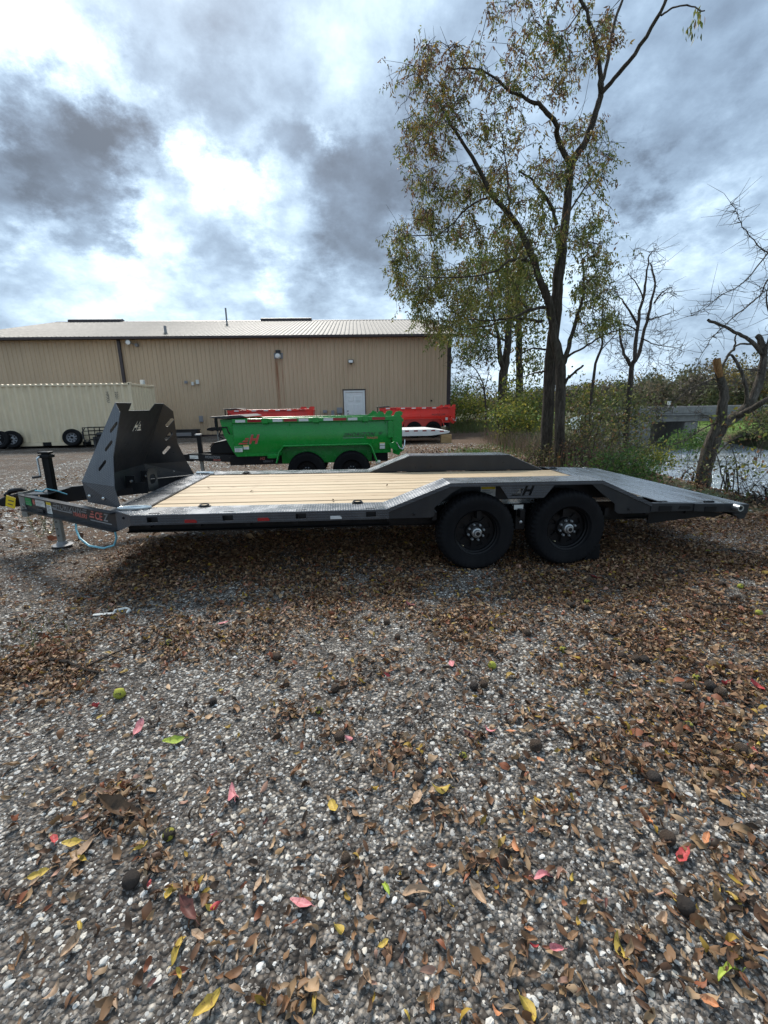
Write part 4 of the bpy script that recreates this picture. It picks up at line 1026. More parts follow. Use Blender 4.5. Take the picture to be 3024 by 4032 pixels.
# ------------------------------------------------------------------ dump trailers
def dump_trailer(mat, label, loc, rz, sc, lettering, group='dump trailers'):
    T = thing('dump_trailer', label, 'dump trailer', loc, (0, 0, rz), group); T.scale = (sc, sc, sc)
    y0, y1 = .20, 1.80
    body = obj('bed', MB().prism_xz([(.26, .655), (3.20, .655), (3.20, 1.28), (.02, 1.30), (.05, 1.07), (.19, .76)], y0, y0 + .012).prism_xz([(.26, .655), (3.20, .655), (3.20, 1.28), (.02, 1.30), (.05, 1.07), (.19, .76)], y1 - .012, y1)
               .box(.26, 3.2, y0 + .012, y1 - .012, .655, .67)
               .add([(.26, y0 + .012, .656), (.19, y0 + .012, .76), (.05, y0 + .012, 1.07), (.02, y0 + .012, 1.30), (.26, y1 - .012, .656), (.19, y1 - .012, .76), (.05, y1 - .012, 1.07), (.02, y1 - .012, 1.30)], [(0, 1, 5, 4), (1, 2, 6, 5), (2, 3, 7, 6)]), mat, T)
    # rolled side: the panel bulges outward between rail and floor
    b = MB(); pr_ = [(y0 + .0, 1.27), (y0 - .012, 1.20), (y0 - .03, 1.10), (y0 - .035, 1.0), (y0 - .03, .90), (y0 - .015, .80), (y0 - .002, .72)]
    n = len(pr_); b.add([(.24, y, z) for y, z in pr_] + [(3.18, y, z) for y, z in pr_], [(i, i + 1, n + i + 1, n + i) for i in range(n - 1)] + [tuple(range(n)), tuple(range(2 * n - 1, n - 1, -1))])
    obj('side_panel', b, mat, T, True)
    for y in (y0 - .055, y1 - .035):
        tr_ = obj('top_rail', MB().box(.24, 3.30, y, y + .09, 1.275, 1.355), mat, T, bevel=.008)
        if y < 1:
            for x, c in ((.30, 'refl_white'), (.52, 'refl_red'), (.98, 'refl_white'), (1.18, 'refl_red'), (1.46, 'refl_white'), (1.92, 'refl_white'), (2.10, 'refl_red'), (2.38, 'refl_white'), (2.84, 'refl_red')):
                w = .25 if c == 'refl_red' else .18
                obj('reflector_tape', MB().box(x, x + w, y - .0035, y - .001, 1.29, 1.338), c, tr_)
            for x in (.22, 1.28, 2.25, 3.1): obj('tarp_hook', MB().tube([(x, y + .01, 1.27), (x, y - .005, 1.25), (x, y - .002, 1.215)], .007, 6), mat, tr_)
            for x in (.78, 1.72, 2.66): obj('stake_pocket', MB().box(x, x + .11, y - .018, y - .001, 1.262, 1.362), mat, tr_, bevel=.004)
    obj('front_rail', MB().box(-.0, .25, y0 + .04, y1 - .04, 1.29, 1.35), mat, T, bevel=.008)
    # rear posts and gate
    for y in (y0 - .05, y1 - .07):
        obj('rear_post', MB().prism_xz([(3.24, .64), (3.36, .60), (3.40, .70), (3.40, 1.36), (3.24, 1.36)], y, y + .12), mat, T, bevel=.006)
        obj('hinge_ear', MB().prism_xz([(3.26, 1.36), (3.42, 1.36), (3.44, 1.42), (3.38, 1.45), (3.30, 1.43)], y + .03, y + .06), mat, T)
        obj('hinge_ear', MB().prism_xz([(2.86, 1.356), (3.10, 1.356), (3.06, 1.43), (2.98, 1.45), (2.94, 1.40)], y + .04, y + .065), mat, T)
        obj('latch_arm', MB().prism_xz([(3.14, .95), (3.24, .95), (3.24, 1.24), (3.20, 1.27), (3.15, 1.26)], y - .028, y - .004), mat, T, bevel=.004)
        obj('latch_box', MB().prism_xz([(3.16, .84), (3.30, .88), (3.34, .76), (3.30, .68), (3.17, .76)], y - .034, y - .004), mat, T, bevel=.006)
    obj('tail_gate', MB().box(3.405, 3.43, y0 + .03, y1 - .03, .66, 1.33).box(3.432, 3.46, y0 + .03, y1 - .03, .68, .74).box(3.432, 3.46, y0 + .03, y1 - .03, 1.24, 1.30), mat, T)
    obj('gate_chain', MB().tube([(3.30, y0 - .09, .86), (3.36, y0 - .1, .75), (3.42, y0 - .09, .72), (3.46, y0 - .08, .80), (3.47, y0 - .05, .90)], .012, 5), 'chrome', T)
    # tarp housing
    obj('tarp_housing', MB().prism_xz([(-.16, 1.385), (-.14, 1.405), (.40, 1.43), (.52, 1.39), (.40, 1.375), (.06, 1.36)], y0 - .06, y1 + .06), 'black_plastic', T, bevel=.01)
    obj('tarp_bracket', MB().box(-.09, -.05, y0 + .0, y0 + .04, 1.16, 1.37), 'black', T)
    obj('tarp_crank', MB().tube([(.02, y0 - .06, 1.20), (.14, y0 - .07, 1.21), (.16, y0 - .08, 1.13), (.19, y0 - .08, 1.08)], .014, 6).tube([(.05, y0 - .07, 1.20), (-.02, y0 - .08, 1.05), (.06, y0 - .09, 1.0)], .012, 6), 'black', T, True)
    # fenders
    for (ya, yb) in ((-.06, y0 - .04), (y1 + .04, y1 + .30)):
        f = obj('fender', MB().strip([(1.02, .54), (1.08, .74), (1.17, .855), (2.74, .855), (2.80, .80), (2.90, .52)], ya, yb, .012), mat, T)
        obj('fender_lip', MB().tube([(1.02, ya, .54), (1.08, ya, .74), (1.17, ya, .85), (2.74, ya, .85), (2.80, ya, .80), (2.90, ya, .52)], .017, 6), mat, f)
    obj('fender_step', MB().box(.86, 1.05, -.04, y0 - .04, .63, .70), mat, T, bevel=.008)
    obj('wheel_well', MB().box(1.10, 2.82, y0 - .036, y0 - .006, .50, .845), mat, T)
    # chassis and tongue
    obj('chassis', MB().box(.1, 3.15, .30, .38, .48, .645).box(.1, 3.15, 1.62, 1.70, .48, .645).box(2.9, 3.1, .39, 1.61, .5, .6), 'black', T)
    for s_ in (-1, 1):
        yy = 1.0 + s_ * .66
        tb = obj('tongue_beam', MB().bar((.30, yy, .60), (-.86, 1.0 + s_ * .06, .60), .06, .14), 'black', T)
        if s_ < 0 and lettering:
            d = Vector((-1.16, .60, 0)).normalized(); u = -d; n_ = u.cross(Vector((0, 0, 1)))
            p0 = Vector((-.86, .94, .53)) + n_ * .032
            text('lettering', 'HORIZON', .075, 'decal_grey', tb, tuple(p0 + u * .44 + Vector((0, 0, .06))), u, (0, 0, 1), .35, .001, 1.1)
            text('lettering', 'TRAILERS', .04, 'decal_salmon', tb, tuple(p0 + u * .64 + Vector((0, 0, .018))), u, (0, 0, 1), .35, .001, 1.1)
            sticker(T, p0 + u * .05 + Vector((0, 0, .04)), u, (0, 0, 1), .22, .07, 'sticker', 2)
    if lettering:
        obj('frame_side', MB().box(.10, 1.05, .285, .297, .50, .64), 'black', T)
        text('lettering', 'H2', .075, 'decal_salmon', T, (.66, .283, .575), (1, 0, 0), (0, 0, 1), .35, .002, 1.1)
        text('lettering', 'LEGACY', .05, 'decal_grey', T, (.72, .283, .525), (1, 0, 0), (0, 0, 1), .35, .001, 1.0)
    obj('coupler', MB().prism_xz([(-.80, .50), (-.80, .66), (-.95, .66), (-1.06, .60), (-1.06, .54), (-.95, .52)], .94, 1.06), 'black', T, bevel=.01)
    jk_ = obj('jack', MB().box(-.68, -.60, .96, 1.04, .50, 1.04), 'black', T, bevel=.006)
    obj('jack_cap', MB().box(-.70, -.59, .945, 1.055, 1.03, 1.055), 'steel', jk_)
    obj('jack_leg', MB().box(-.67, -.61, .97, 1.03, .03, .52).box(-.76, -.52, .88, 1.12, .0, .03), 'grey_post', jk_)
    obj('tool_box', MB().prism_xz([(-.34, .675), (-.34, .80), (-.25, .885), (.10, .955), (.13, .82), (.10, .675)], .62, 1.38), 'black', T, bevel=.012)
    obj('tool_box_lid', MB().add([(-.27, .60, .895), (.105, .60, .967), (.105, 1.40, .967), (-.27, 1.40, .895), (-.36, .60, .81), (-.36, 1.40, .81)], [(0, 1, 2, 3), (0, 3, 5, 4)]), 'refl_white', T)
    for x in (1.57, 2.42):
        obj('axle', MB().tube([(x, .1, .36), (x, 1.9, .36)], .04, 8), 'black', T)
        wheel('wheel', T, .365, .205, (x, -.03, .362), -1, rimr=.19, cap='black', big=lettering)
        wheel('wheel', T, .365, .205, (x, 2.03, .362), 1, rimr=.19, cap='black', big=False)
    obj('load_plate', MB().box(1.90, 2.03, .17, .174, .50, .59), 'sticker', T); obj('load_plate', MB().box(2.07, 2.22, .17, .174, .51, .58), 'decal_grey', T)
    obj('tail_lamp', MB().tube([(2.88, -.0, .50), (2.97, -.0, .50)], .035, 10), 'amber', T)
    if lettering:
        ys = y0 - .037
        lo = logo(.50, .885, .185)
        for k_, pl in enumerate(lo):
            oc = obj('logo', MB().plate(pl, [], (0, ys - .0015, 0), (1, 0, 0), (0, 0, 1), .0015), 'decal_grey', T)
            cxm = sum(p[0] for p in pl) / len(pl); czm = sum(p[1] for p in pl) / len(pl)
            obj('logo_fill', MB().plate([(cxm + (p[0] - cxm) * .93, czm + (p[1] - czm) * .90) for p in pl], [], (0, ys - .0035, 0), (1, 0, 0), (0, 0, 1), .0015), 'decal_red', oc)
        text('lettering', 'HORIZON', .105, 'decal_dark', T, (2.35, ys - .002, .985), (1, 0, 0), (0, 0, 1), .35, .001, 1.12)
        text('lettering', 'TRAILERS', .05, 'decal_salmon', T, (2.72, ys - .002, .935), (1, 0, 0), (0, 0, 1), .35, .001, 1.05)
        for k_ in range(3):
            obj('letter_wing', MB().plate([(2.27 + .02 * k_, .985 + .025 * k_), (2.345 + .01 * k_, .985 + .025 * k_), (2.35 + .01 * k_, .995 + .025 * k_), (2.275 + .02 * k_, .995 + .025 * k_)], [], (0, ys - .002, 0), (1, 0, 0), (0, 0, 1), .001), 'decal_dark', T)
            obj('letter_wing', MB().plate([(2.96, 1.0 + .025 * k_), (3.0 + .02 * k_, 1.0 + .025 * k_), (3.005 + .02 * k_, 1.01 + .025 * k_), (2.965, 1.01 + .025 * k_)], [], (0, ys - .002, 0), (1, 0, 0), (0, 0, 1), .001), 'decal_dark', T)
        obj('letter_underline', MB().plate([(2.27, .955), (2.68, .955), (2.68, .965), (2.27, .965)], [], (0, ys - .002, 0), (1, 0, 0), (0, 0, 1), .001), 'decal_grey', T)
        sticker(T, (.235, y0 - .03, .745), (1, 0, 0), (0, 0, 1), .145, .10, 'sticker', 4, 'sticker_green'); sticker(T, (.40, y0 - .03, .79), (1, 0, 0), (0, 0, 1), .10, .075, 'sticker', 2, 'sticker_yellow')
        sticker(T, (2.98, y0 - .03, .80), (1, 0, 0), (0, 0, 1), .10, .055, 'sticker', 1, 'sticker_yellow'); sticker(T, (2.98, y0 - .03, .735), (1, 0, 0), (0, 0, 1), .10, .055, 'sticker', 2)
    else:
        text('lettering', 'HORIZON', .12, 'decal_dark', T, (2.35, y0 - .040, .975), (1, 0, 0), (0, 0, 1), .35, .001, 1.12)
        sticker(T, (2.98, y0 - .03, .77), (1, 0, 0), (0, 0, 1), .10, .11, 'sticker', 0)
    return T
dump_trailer('green', 'bright green dump trailer parked behind the flatbed', (-3.45, 4.52, .0), 0, 1.0, True)
dump_trailer('red', 'red dump trailer mostly hidden behind the green one', (-5.92, 15.4, .07), .01, 1.05, False)
dump_trailer('red', 'red dump trailer by the corner of the tan building', (.62, 16.6, .08), -.10, 1.03, False)

# ------------------------------------------------------------------ white deck trailer, loose things in the yard
WT = thing('white_trailer', 'low white flat deck trailer with red reflector squares behind the green one', 'trailer', (0, 13.5, .06))
for i in range(9):
    y = .05 + i * .22
    obj('deck_plank', MB().add([(-1.2, y, .56), (2.52, y, .56), (3.16, y, .47), (-1.2, y + .215, .56), (2.52, y + .215, .56), (3.16, y + .215, .47), (-1.2, y, .53), (2.52, y, .53), (3.16, y, .44), (-1.2, y + .215, .53), (2.52, y + .215, .53), (3.16, y + .215, .44)],
        [(0, 1, 4, 3), (1, 2, 5, 4), (0, 6, 7, 1), (1, 7, 8, 2), (3, 4, 10, 9), (4, 5, 11, 10), (2, 8, 11, 5), (0, 3, 9, 6), (6, 9, 10, 7), (7, 10, 11, 8)]), 'white', WT)
for y in (.0, 2.03):
    sr = obj('side_rail', MB().prism_xz([(-1.2, .33), (2.4, .31), (3.12, .40), (3.16, .46), (2.52, .545), (-1.2, .545)], y, y + .045), 'white', WT)
    if y < 1:
        for x in (1.35, 1.70, 2.05, 2.40, 2.75):
            z = .485 if x < 2.5 else .45
            obj('reflector', MB().box(x, x + .16, -.004, -.001, z, z + .05), 'refl_red', sr)
obj('under_frame', MB().box(-1.1, 2.3, .3, 1.8, .30, .50), 'black', WT)
for x in (-.7, .1):
    wheel('wheel', WT, .30, .18, (x, .10, .30), -1, rimr=.16, big=False)
    wheel('wheel', WT, .30, .18, (x, 1.9, .30), 1, rimr=.16, big=False)
tb_ = obj('timber_block', MB().box(2.80, 3.22, 13.42, 13.62, .06, .40).box(2.86, 3.16, 13.63, 13.9, .06, .39), 'timber', None, bevel=.01)
tag(tb_, 'stacked pale timber block under the tail of the white trailer', 'timber block')

def loose_wheel(label, x, y, z, lean, turn, R=.36):
    T = thing('spare_wheel', label, 'wheel', (x, y, z), (lean, 0, turn), 'spare wheels leaning on the container')
    w = wheel('wheel', T, R, .22, (0, -.22, R), -1, rimr=.2, cap='black', mat='lamp_body', big=False)
    b = MB()
    for i in range(8):
        a = 2 * math.pi * i / 8; b.lathe([(.001, .088), (.032, .09), (.032, .10)], 10, 'y', (.14 * math.cos(a), 0, .14 * math.sin(a)))
    obj('rim_hole', b, 'black', w)
    return T
loose_wheel('spare wheel leaning on the container, leftmost, nearest the picture edge', -14.95, 15.62, .10, -.22, .05)
loose_wheel('spare wheel leaning on the container just behind the leftmost one', -14.62, 15.75, .10, -.18, .35)
loose_wheel('spare wheel leaning alone on the container beside its fork pocket', -12.25, 15.72, .12, -.20, .10)
RK = thing('wire_rack', 'black metal rack standing at the container between wheel and rock guard', 'rack', (-11.2, 15.4, .1))
for x in (-.45, .0, .45): obj('upright', MB().tube([(x, .0, .0), (x, .0, .80)], .018, 6).tube([(x, .4, .0), (x, .4, .80)], .018, 6), 'black', RK)
for z in (.30, .50, .66, .80): obj('shelf_bar', MB().tube([(-.46, 0, z), (.46, 0, z)], .016, 6).tube([(-.46, .4, z), (.46, .4, z)], .016, 6), 'black', RK)
obj('hose', MB().tube([(-.35, -.02, .78), (-.47, -.03, .62), (-.46, -.03, .36), (-.34, -.03, .2), (-.2, -.03, .32)], .02, 6), 'black_plastic', RK, True)
obj('motor', MB().box(-.15, .25, .05, .35, .0, .42).lathe([(.12, -.1), (.12, .15), (.001, .15)], 12, 'x', (.1, .18, .48)), 'black_plastic', RK, bevel=.02)
PBX = thing('plastic_bin', 'long low dark plastic bin lying at the foot of the tan wall', 'bin', (-9.45, 20.6, .08))
obj('shell', MB().prism_xz([(-.66, 0), (.66, 0), (.70, .38), (-.70, .38)], 0, .55), 'black_plastic', PBX, bevel=.04)
obj('lid', MB().box(-.72, .72, -.02, .57, .383, .44), 'black_plastic', PBX, bevel=.02)
obj('recess', MB().box(-.38, .38, -.012, .0, .10, .28), 'lamp_body', PBX, bevel=.01)

# ------------------------------------------------------------------ trees and shrubs
def leaf_cloud(centers, dirs, size, n_each, spread, palette, rs, droop=.5, aspect=.36, jitter=.35):
    """leaflets (a folded kite of two quads each) round many centres; returns verts, faces, colours"""
    m = len(centers) * n_each
    c = np.repeat(centers, n_each, 0)
    off = rs.normal(0, 1, (m, 3)) * spread; off[:, 2] = off[:, 2] * .8 - spread * .5 * rs.rand(m)
    p = c + off
    d = rs.normal(0, 1, (m, 3)); d[:, 2] -= droop * 2
    d /= np.linalg.norm(d, axis=1)[:, None]
    s = np.cross(d, rs.normal(0, 1, (m, 3))); s /= np.linalg.norm(s, axis=1)[:, None] + 1e-9
    nn_ = np.cross(d, s)
    ln = size * (1 + rs.uniform(-jitter, jitter, m))[:, None]; wd_ = ln * aspect * .5
    v0 = p; v1 = p + d * ln * .45 + s * wd_ + nn_ * wd_ * .35; v2 = p + d * ln - nn_ * wd_ * .3; v3 = p + d * ln * .45 - s * wd_ + nn_ * wd_ * .35; v4 = p + d * ln * .5
    V_ = np.stack([v0, v1, v2, v3], 1).reshape(-1, 3)
    F_ = np.arange(m * 4).reshape(m, 4)
    pal = np.array([q[0] for q in palette]); pw = np.array([q[1] for q in palette]); pw = pw / pw.sum()
    ci = np.repeat(rs.choice(len(pal), len(centers), p=pw), n_each)
    sw = rs.rand(m) < .4; ci[sw] = rs.choice(len(pal), sw.sum(), p=pw)
    col = pal[ci] * (1 + rs.uniform(-.3, .3, m))[:, None]
    return V_, F_, np.repeat(col, 4, 0)

def compound_leaves(centers, rs, pal_of, per=2, pairs=4, length=.24, leaf=.095, aspect=.36, keep=.85):
    """walnut foliage: drooping stalks with leaflets left and right"""
    m = len(centers) * per; c = np.repeat(centers, per, 0) + rs.normal(0, .05, (len(centers) * per, 3))
    ax = rs.normal(0, 1, (m, 3)); ax[:, 2] = -np.abs(ax[:, 2]) * .6 - rs.uniform(.1, 1.5, m); ax /= np.linalg.norm(ax, axis=1)[:, None]
    sd = np.cross(ax, rs.normal(0, 1, (m, 3))); sd /= np.linalg.norm(sd, axis=1)[:, None] + 1e-9
    base = pal_of(c, rs)
    Vs, Cs = [], []
    for k_ in range(pairs):
        for s_ in (-1, 1):
            t = (k_ + .6) / pairs; ok = rs.rand(m) < keep
            p = c + ax * (length * t) * rs.uniform(.8, 1.2, m)[:, None]
            d = ax * .55 + sd * s_ * rs.uniform(.45, 1.0, m)[:, None] + np.array([0, 0, -.45]) + rs.normal(0, .25, (m, 3)); d /= np.linalg.norm(d, axis=1)[:, None]
            w = np.cross(d, rs.normal(0, 1, (m, 3))); w /= np.linalg.norm(w, axis=1)[:, None] + 1e-9
            n_ = np.cross(d, w); ln = leaf * rs.uniform(.65, 1.25, m)[:, None]; wd_ = ln * aspect * .5
            v = np.stack([p, p + d * ln * .42 + w * wd_ + n_ * wd_ * .4, p + d * ln - n_ * wd_ * .5, p + d * ln * .42 - w * wd_ + n_ * wd_ * .4], 1)[ok]
            Vs.append(v.reshape(-1, 3)); Cs.append(np.repeat((base * (1 + rs.uniform(-.28, .28, m))[:, None])[ok], 4, 0))
    V_ = np.concatenate(Vs); return V_, np.arange(len(V_)).reshape(-1, 4), np.concatenate(Cs)

class Twigs:
    """limbs and twigs as one tapered tube mesh, grown by numbers"""
    def __init__(s): s.V = []; s.F = []; s.n = 0; s.pts = np.zeros((0, 3)); s.rad = np.zeros(0)
    def tube(s, P, R, seg):
        P = np.asarray(P, float); R = np.asarray(R, float); n = len(P)
        T = np.gradient(P, axis=0); T /= np.linalg.norm(T, axis=1)[:, None] + 1e-9
        up = np.array([0., 0, 1]) if abs(T[0, 2]) < .8 else np.array([1., 0, 0])
        A = np.cross(T, up); A /= np.linalg.norm(A, axis=1)[:, None] + 1e-9; B = np.cross(T, A)
        a = np.arange(seg) * 2 * np.pi / seg
        ring = P[:, None] + R[:, None, None] * (A[:, None] * np.cos(a)[None, :, None] + B[:, None] * np.sin(a)[None, :, None])
        i = np.arange(n - 1)[:, None] * seg; k = np.arange(seg)[None]; k2 = (k + 1) % seg
        f = np.stack([i + k, i + k2, i + seg + k2, i + seg + k], -1).reshape(-1, 4) + s.n
        s.V.append(ring.reshape(-1, 3)); s.F.append(f); s.n += n * seg
    def limb(s, pts, r0, r1, seg=10, sub=5, wob=.0, rs=None):
        P = np.asarray(pts, float); n = len(P)
        # smooth through the given points
        t = np.linspace(0, n - 1, (n - 1) * sub + 1); i = np.clip(t.astype(int), 0, n - 2); u = (t - i)[:, None]
        p0 = P[np.clip(i - 1, 0, n - 1)]; p1 = P[i]; p2 = P[i + 1]; p3 = P[np.clip(i + 2, 0, n - 1)]
        Q = .5 * ((2 * p1) + (-p0 + p2) * u + (2 * p0 - 5 * p1 + 4 * p2 - p3) * u ** 2 + (-p0 + 3 * p1 - 3 * p2 + p3) * u ** 3)
        if wob and rs is not None:
            w_ = rs.normal(0, wob, Q.shape); w_[0] = 0; Q = Q + w_
        R = np.linspace(r0, r1, len(Q)) if not hasattr(r0, '__len__') else np.interp(t, np.arange(n), r0)
        if rs is not None: R = R * (1 + rs.uniform(-.07, .07, len(R)))
        s.tube(Q, R, seg); s.pts = np.vstack([s.pts, Q]); s.rad = np.concatenate([s.rad, R]); return Q
    def grow(s, targets, rs, rmin=.004, seg=4, keep=.75, bend=.25, maxr=.03, sag=.0):
        """reach every target with a twig from the nearest wood grown so far"""
        T = np.asarray(targets); base = s.pts
        dd = np.array([np.min(np.sum((base - t) ** 2, 1)) for t in T]); order = np.argsort(dd)
        for j in order:
            t = T[j]; d2 = np.sum((s.pts - t) ** 2, 1)
            i = int(np.argmin(d2 * (1 + .3 * rs.rand(len(d2))))); a = s.pts[i]; ln = math.sqrt(d2[i])
            if ln < .05: continue
            n = max(3, min(9, int(ln / .16) + 2)); u = np.linspace(0, 1, n)[:, None]
            mid = (a + t) / 2 + rs.normal(0, 1, 3) * ln * bend * .5 + np.array([0, 0, ln * (.12 - sag)])
            Q = (1 - u) ** 2 * a + 2 * u * (1 - u) * mid + u ** 2 * t
            Q[1:-1] += rs.normal(0, .035 * ln / n * 2, (n - 2, 3))
            r0 = min(maxr, s.rad[i] * keep, rmin + ln * .011); R = np.linspace(max(r0, rmin), rmin * .6, n)
            s.tube(Q, R, seg); s.pts = np.vstack([s.pts, Q[1:]]); s.rad = np.concatenate([s.rad, R[1:]])
    def twiglets(s, count, rs, l0, l1, rmin=.003, seg=3, frm=0, sag=.0):
        base = s.pts[frm:]; idx = rs.choice(len(base), count)
        for i in idx:
            a = base[i]; d = rs.normal(0, 1, 3); d[2] = d[2] * .7 + .25 - sag; d /= np.linalg.norm(d); ln = rs.uniform(l0, l1)
            e = rs.normal(0, .5, 3) * ln
            Q = np.array([a, a + d * ln * .5 + e * .25, a + d * ln + e]); s.tube(Q, [rmin * 1.3, rmin, rmin * .5], seg)
            s.pts = np.vstack([s.pts, Q[1:]]); s.rad = np.concatenate([s.rad, [rmin, rmin * .5]])
    def build(s, name, mat, parent):
        return fastmesh(name, np.concatenate(s.V), np.concatenate(s.F), None, mat, parent, True)

def rel(loc): return np.array(loc, float)
def crown_points(ells, d0, dr, rs):
    out_ = []
    for (cx, cy, rx, ry, n) in ells:
        a = rs.uniform(0, 2 * np.pi, n); q = np.sqrt(rs.rand(n))
        for x, y in zip(cx + rx * q * np.cos(a), cy + ry * q * np.sin(a)): out_.append(at(x, y, d0 + rs.uniform(-dr, dr)))
    return np.array(out_)
def L3(lst, d, root): return [at(x, y, d + o) - root for x, y, o in lst]
WALNUT = [((0.152, 0.181, 0.043), 4), ((0.232, 0.239, 0.052), 3), ((0.094, 0.123, 0.035), 4), ((0.392, 0.304, 0.051), 1.6), ((0.246, 0.123, 0.055), 1.8), ((0.160, 0.087, 0.046), 1.2)]
DARK = [((0.065, 0.094, 0.029), 4), ((0.109, 0.138, 0.038), 4), ((0.174, 0.189, 0.046), 2), ((0.290, 0.232, 0.058), .8), ((0.189, 0.102, 0.043), .6)]

def walnut_tree():
    rs = np.random.RandomState(5)
    root = at(1192, 1000, 11.86); root[2] = gz(root[0], root[1]) - .05; D = 11.86
    T = thing('walnut_tree', 'tall twin trunk walnut tree with thin yellowing leaves at the river bank', 'tree', tuple(root))
    A = Twigs()
    A.limb(L3([(1176, 1022, .2), (1180, 960, .2), (1184, 880, .2), (1190, 770, .2), (1199, 690, .2), (1205, 610, .25), (1213, 540, .3), (1222, 470, .35), (1229, 400, .4), (1236, 353, .4), (1266, 302, .4), (1287, 242, .4), (1299, 202, .4)], D, root),
           [.18, .150, .142, .138, .135, .128, .112, .10, .088, .08, .072, .066, .06], 0, 12, 4, .006, rs)
    A.limb(L3([(1208, 1022, -.25), (1209, 960, -.25), (1210, 873, -.25), (1211, 792, -.2), (1199, 734, -.15), (1190, 676, -.2), (1178, 631, -.3), (1165, 602, -.4), (1150, 552, -.5), (1124, 499, -.6), (1101, 463, -.7), (1064, 423, -.8), (1031, 357, -.9), (982, 281, -1.0), (955, 235, -1.1)], D, root),
           [.15, .125, .118, .115, .10, .092, .085, .078, .07, .062, .056, .048, .04, .028, .012], 0, 12, 4, .006, rs)
    lm = lambda pts, r0, r1, sg=8: A.limb(L3(pts, D, root), r0, r1, sg, 4, .01, rs)
    lm([(1213, 790, -.2), (1222, 775, -.2), (1236, 722, -.1), (1252, 670, 0), (1262, 620, .1), (1258, 560, .2)], .07, .018)
    lm([(1297, 206, .4), (1297, 166, .3), (1292, 116, .2), (1266, 25, 0), (1246, -10, -.1)], .052, .026)
    lm([(1299, 190, .4), (1307, 151, .6), (1327, 50, .9), (1352, -15, 1.1)], .046, .024)
    lm([(1296, 205, .4), (1327, 171, .3), (1372, 116, .1), (1418, 40, -.1), (1445, -15, -.2)], .05, .028)
    lm([(1420, 40, -.1), (1432, 31, -.2), (1453, 17, -.4), (1493, 13, -.6), (1521, 26, -.8)], .02, .009, 6)
    lm([(1231, 356, .4), (1206, 302, .1), (1201, 267, -.2), (1176, 237, -.5), (1145, 217, -.7), (1105, 197, -.9), (1040, 151, -1.2), (964, 146, -1.5)], .065, .01)
    lm([(1203, 486, .3), (1190, 445, .1), (1165, 410, -.2), (1147, 387, -.4), (1120, 370, -.5)], .045, .014)
    lm([(1171, 694, -.2), (1119, 688, -.6), (1071, 700, -1.0), (1010, 712, -1.4)], .036, .01, 6)
    lm([(1178, 755, .1), (1151, 753, -.3), (1125, 765, -.7), (1108, 785, -1.0)], .026, .008, 6)
    lm([(1180, 800, .1), (1150, 808, .5), (1105, 823, 1.0)], .026, .010, 6)
    lm([(1186, 660, -.2), (1140, 672, -.8), (1090, 690, -1.3), (1010, 690, -1.8)], .04, .012, 6)
    lm([(1215, 780, -.2), (1233, 766, -.3), (1270, 745, -.5), (1305, 724, -.7), (1340, 714, -.9), (1386, 714, -1.1)], .030, .008, 6)
    lm([(1213, 838, -.2), (1222, 824, -.3), (1245, 801, -.4), (1261, 790, -.5)], .038, .020, 6)
    lm([(1153, 570, -.5), (1110, 560, -.9), (1060, 590, -1.3), (980, 600, -1.7), (905, 598, -2.0)], .032, .008, 6)
    lm([(1101, 463, -.7), (1098, 420, -.4), (1092, 350, -.2), (1085, 290, 0)], .028, .010, 6)
    lm([(1064, 423, -.8), (1010, 450, -1.2), (950, 505, -1.5), (880, 508, -1.8)], .026, .007, 6)
    lm([(1222, 470, .3), (1260, 410, .5), (1275, 380, .6), (1265, 330, .7)], .024, .009, 6)
    lm([(1262, 385, .6), (1290, 420, .7), (1325, 455, .8)], .015, .005, 5)
    n_l = len(A.pts)
    ells = [(950, 165, 105, 75, 52), (915, 300, 60, 90, 40), (1060, 230, 110, 90, 42), (1170, 130, 95, 95, 40), (1265, 70, 75, 70, 24), (1140, 20, 90, 35, 12),
            (975, 420, 90, 85, 60), (1110, 390, 110, 100, 54), (1225, 330, 60, 90, 24), (1295, 320, 35, 80, 14), (905, 590, 70, 60, 48), (1030, 560, 110, 80, 60), (1150, 520, 90, 90, 40),
            (1275, 545, 50, 90, 34), (970, 660, 85, 45, 44), (1080, 650, 80, 60, 36), (1280, 660, 40, 60, 18), (900, 500, 50, 30, 12), (862, 515, 26, 20, 9), (960, 245, 60, 40, 16), (950, 700, 40, 26, 10), (1300, 600, 30, 50, 12)]
    tg = crown_points(ells, D, 1.9, rs) - root
    A.grow(tg, rs, .0075, 4, maxr=.034)
    A.twiglets(2000, rs, .10, .36, .0048, 3, n_l, .1)
    A.build('trunk', 'bark', T)
    zt, zb_ = at(1100, 120, D)[2] - root[2], at(1100, 640, D)[2] - root[2]
    pg = np.array([(.13, .155, .036), (.20, .20, .042), (.085, .11, .03), (.16, .16, .05)]); pr_ = np.array([(.20, .105, .055), (.15, .085, .05), (.30, .20, .045), (.12, .075, .05), (.17, .13, .05)])
    def pal_of(c, rs):
        n = len(c); h = np.clip((c[:, 2] - zb_) / (zt - zb_), 0, 1)
        patch = .5 + .5 * np.sin(c[:, 0] * 1.9 + 1) * np.cos(c[:, 2] * 1.6 + c[:, 1])
        rust = rs.rand(n) < (.12 + .62 * h) * (.5 + .8 * patch)
        return np.where(rust[:, None], pr_[rs.randint(len(pr_), size=n)], pg[rs.randint(len(pg), size=n)])
    low = tg[tg[:, 2] < at(1100, 430, D)[2] - root[2]]
    ex_ = A.pts[n_l:]; extra = ex_[rs.choice(len(ex_), 1050)]
    cen = np.vstack([tg, low + rs.normal(0, .16, low.shape), extra])
    V_, F_, c_ = compound_leaves(cen, rs, pal_of, 3, 4, .22, .082, .36, .85)
    fastmesh('crown', V_, F_, c_, 'leaf', T)
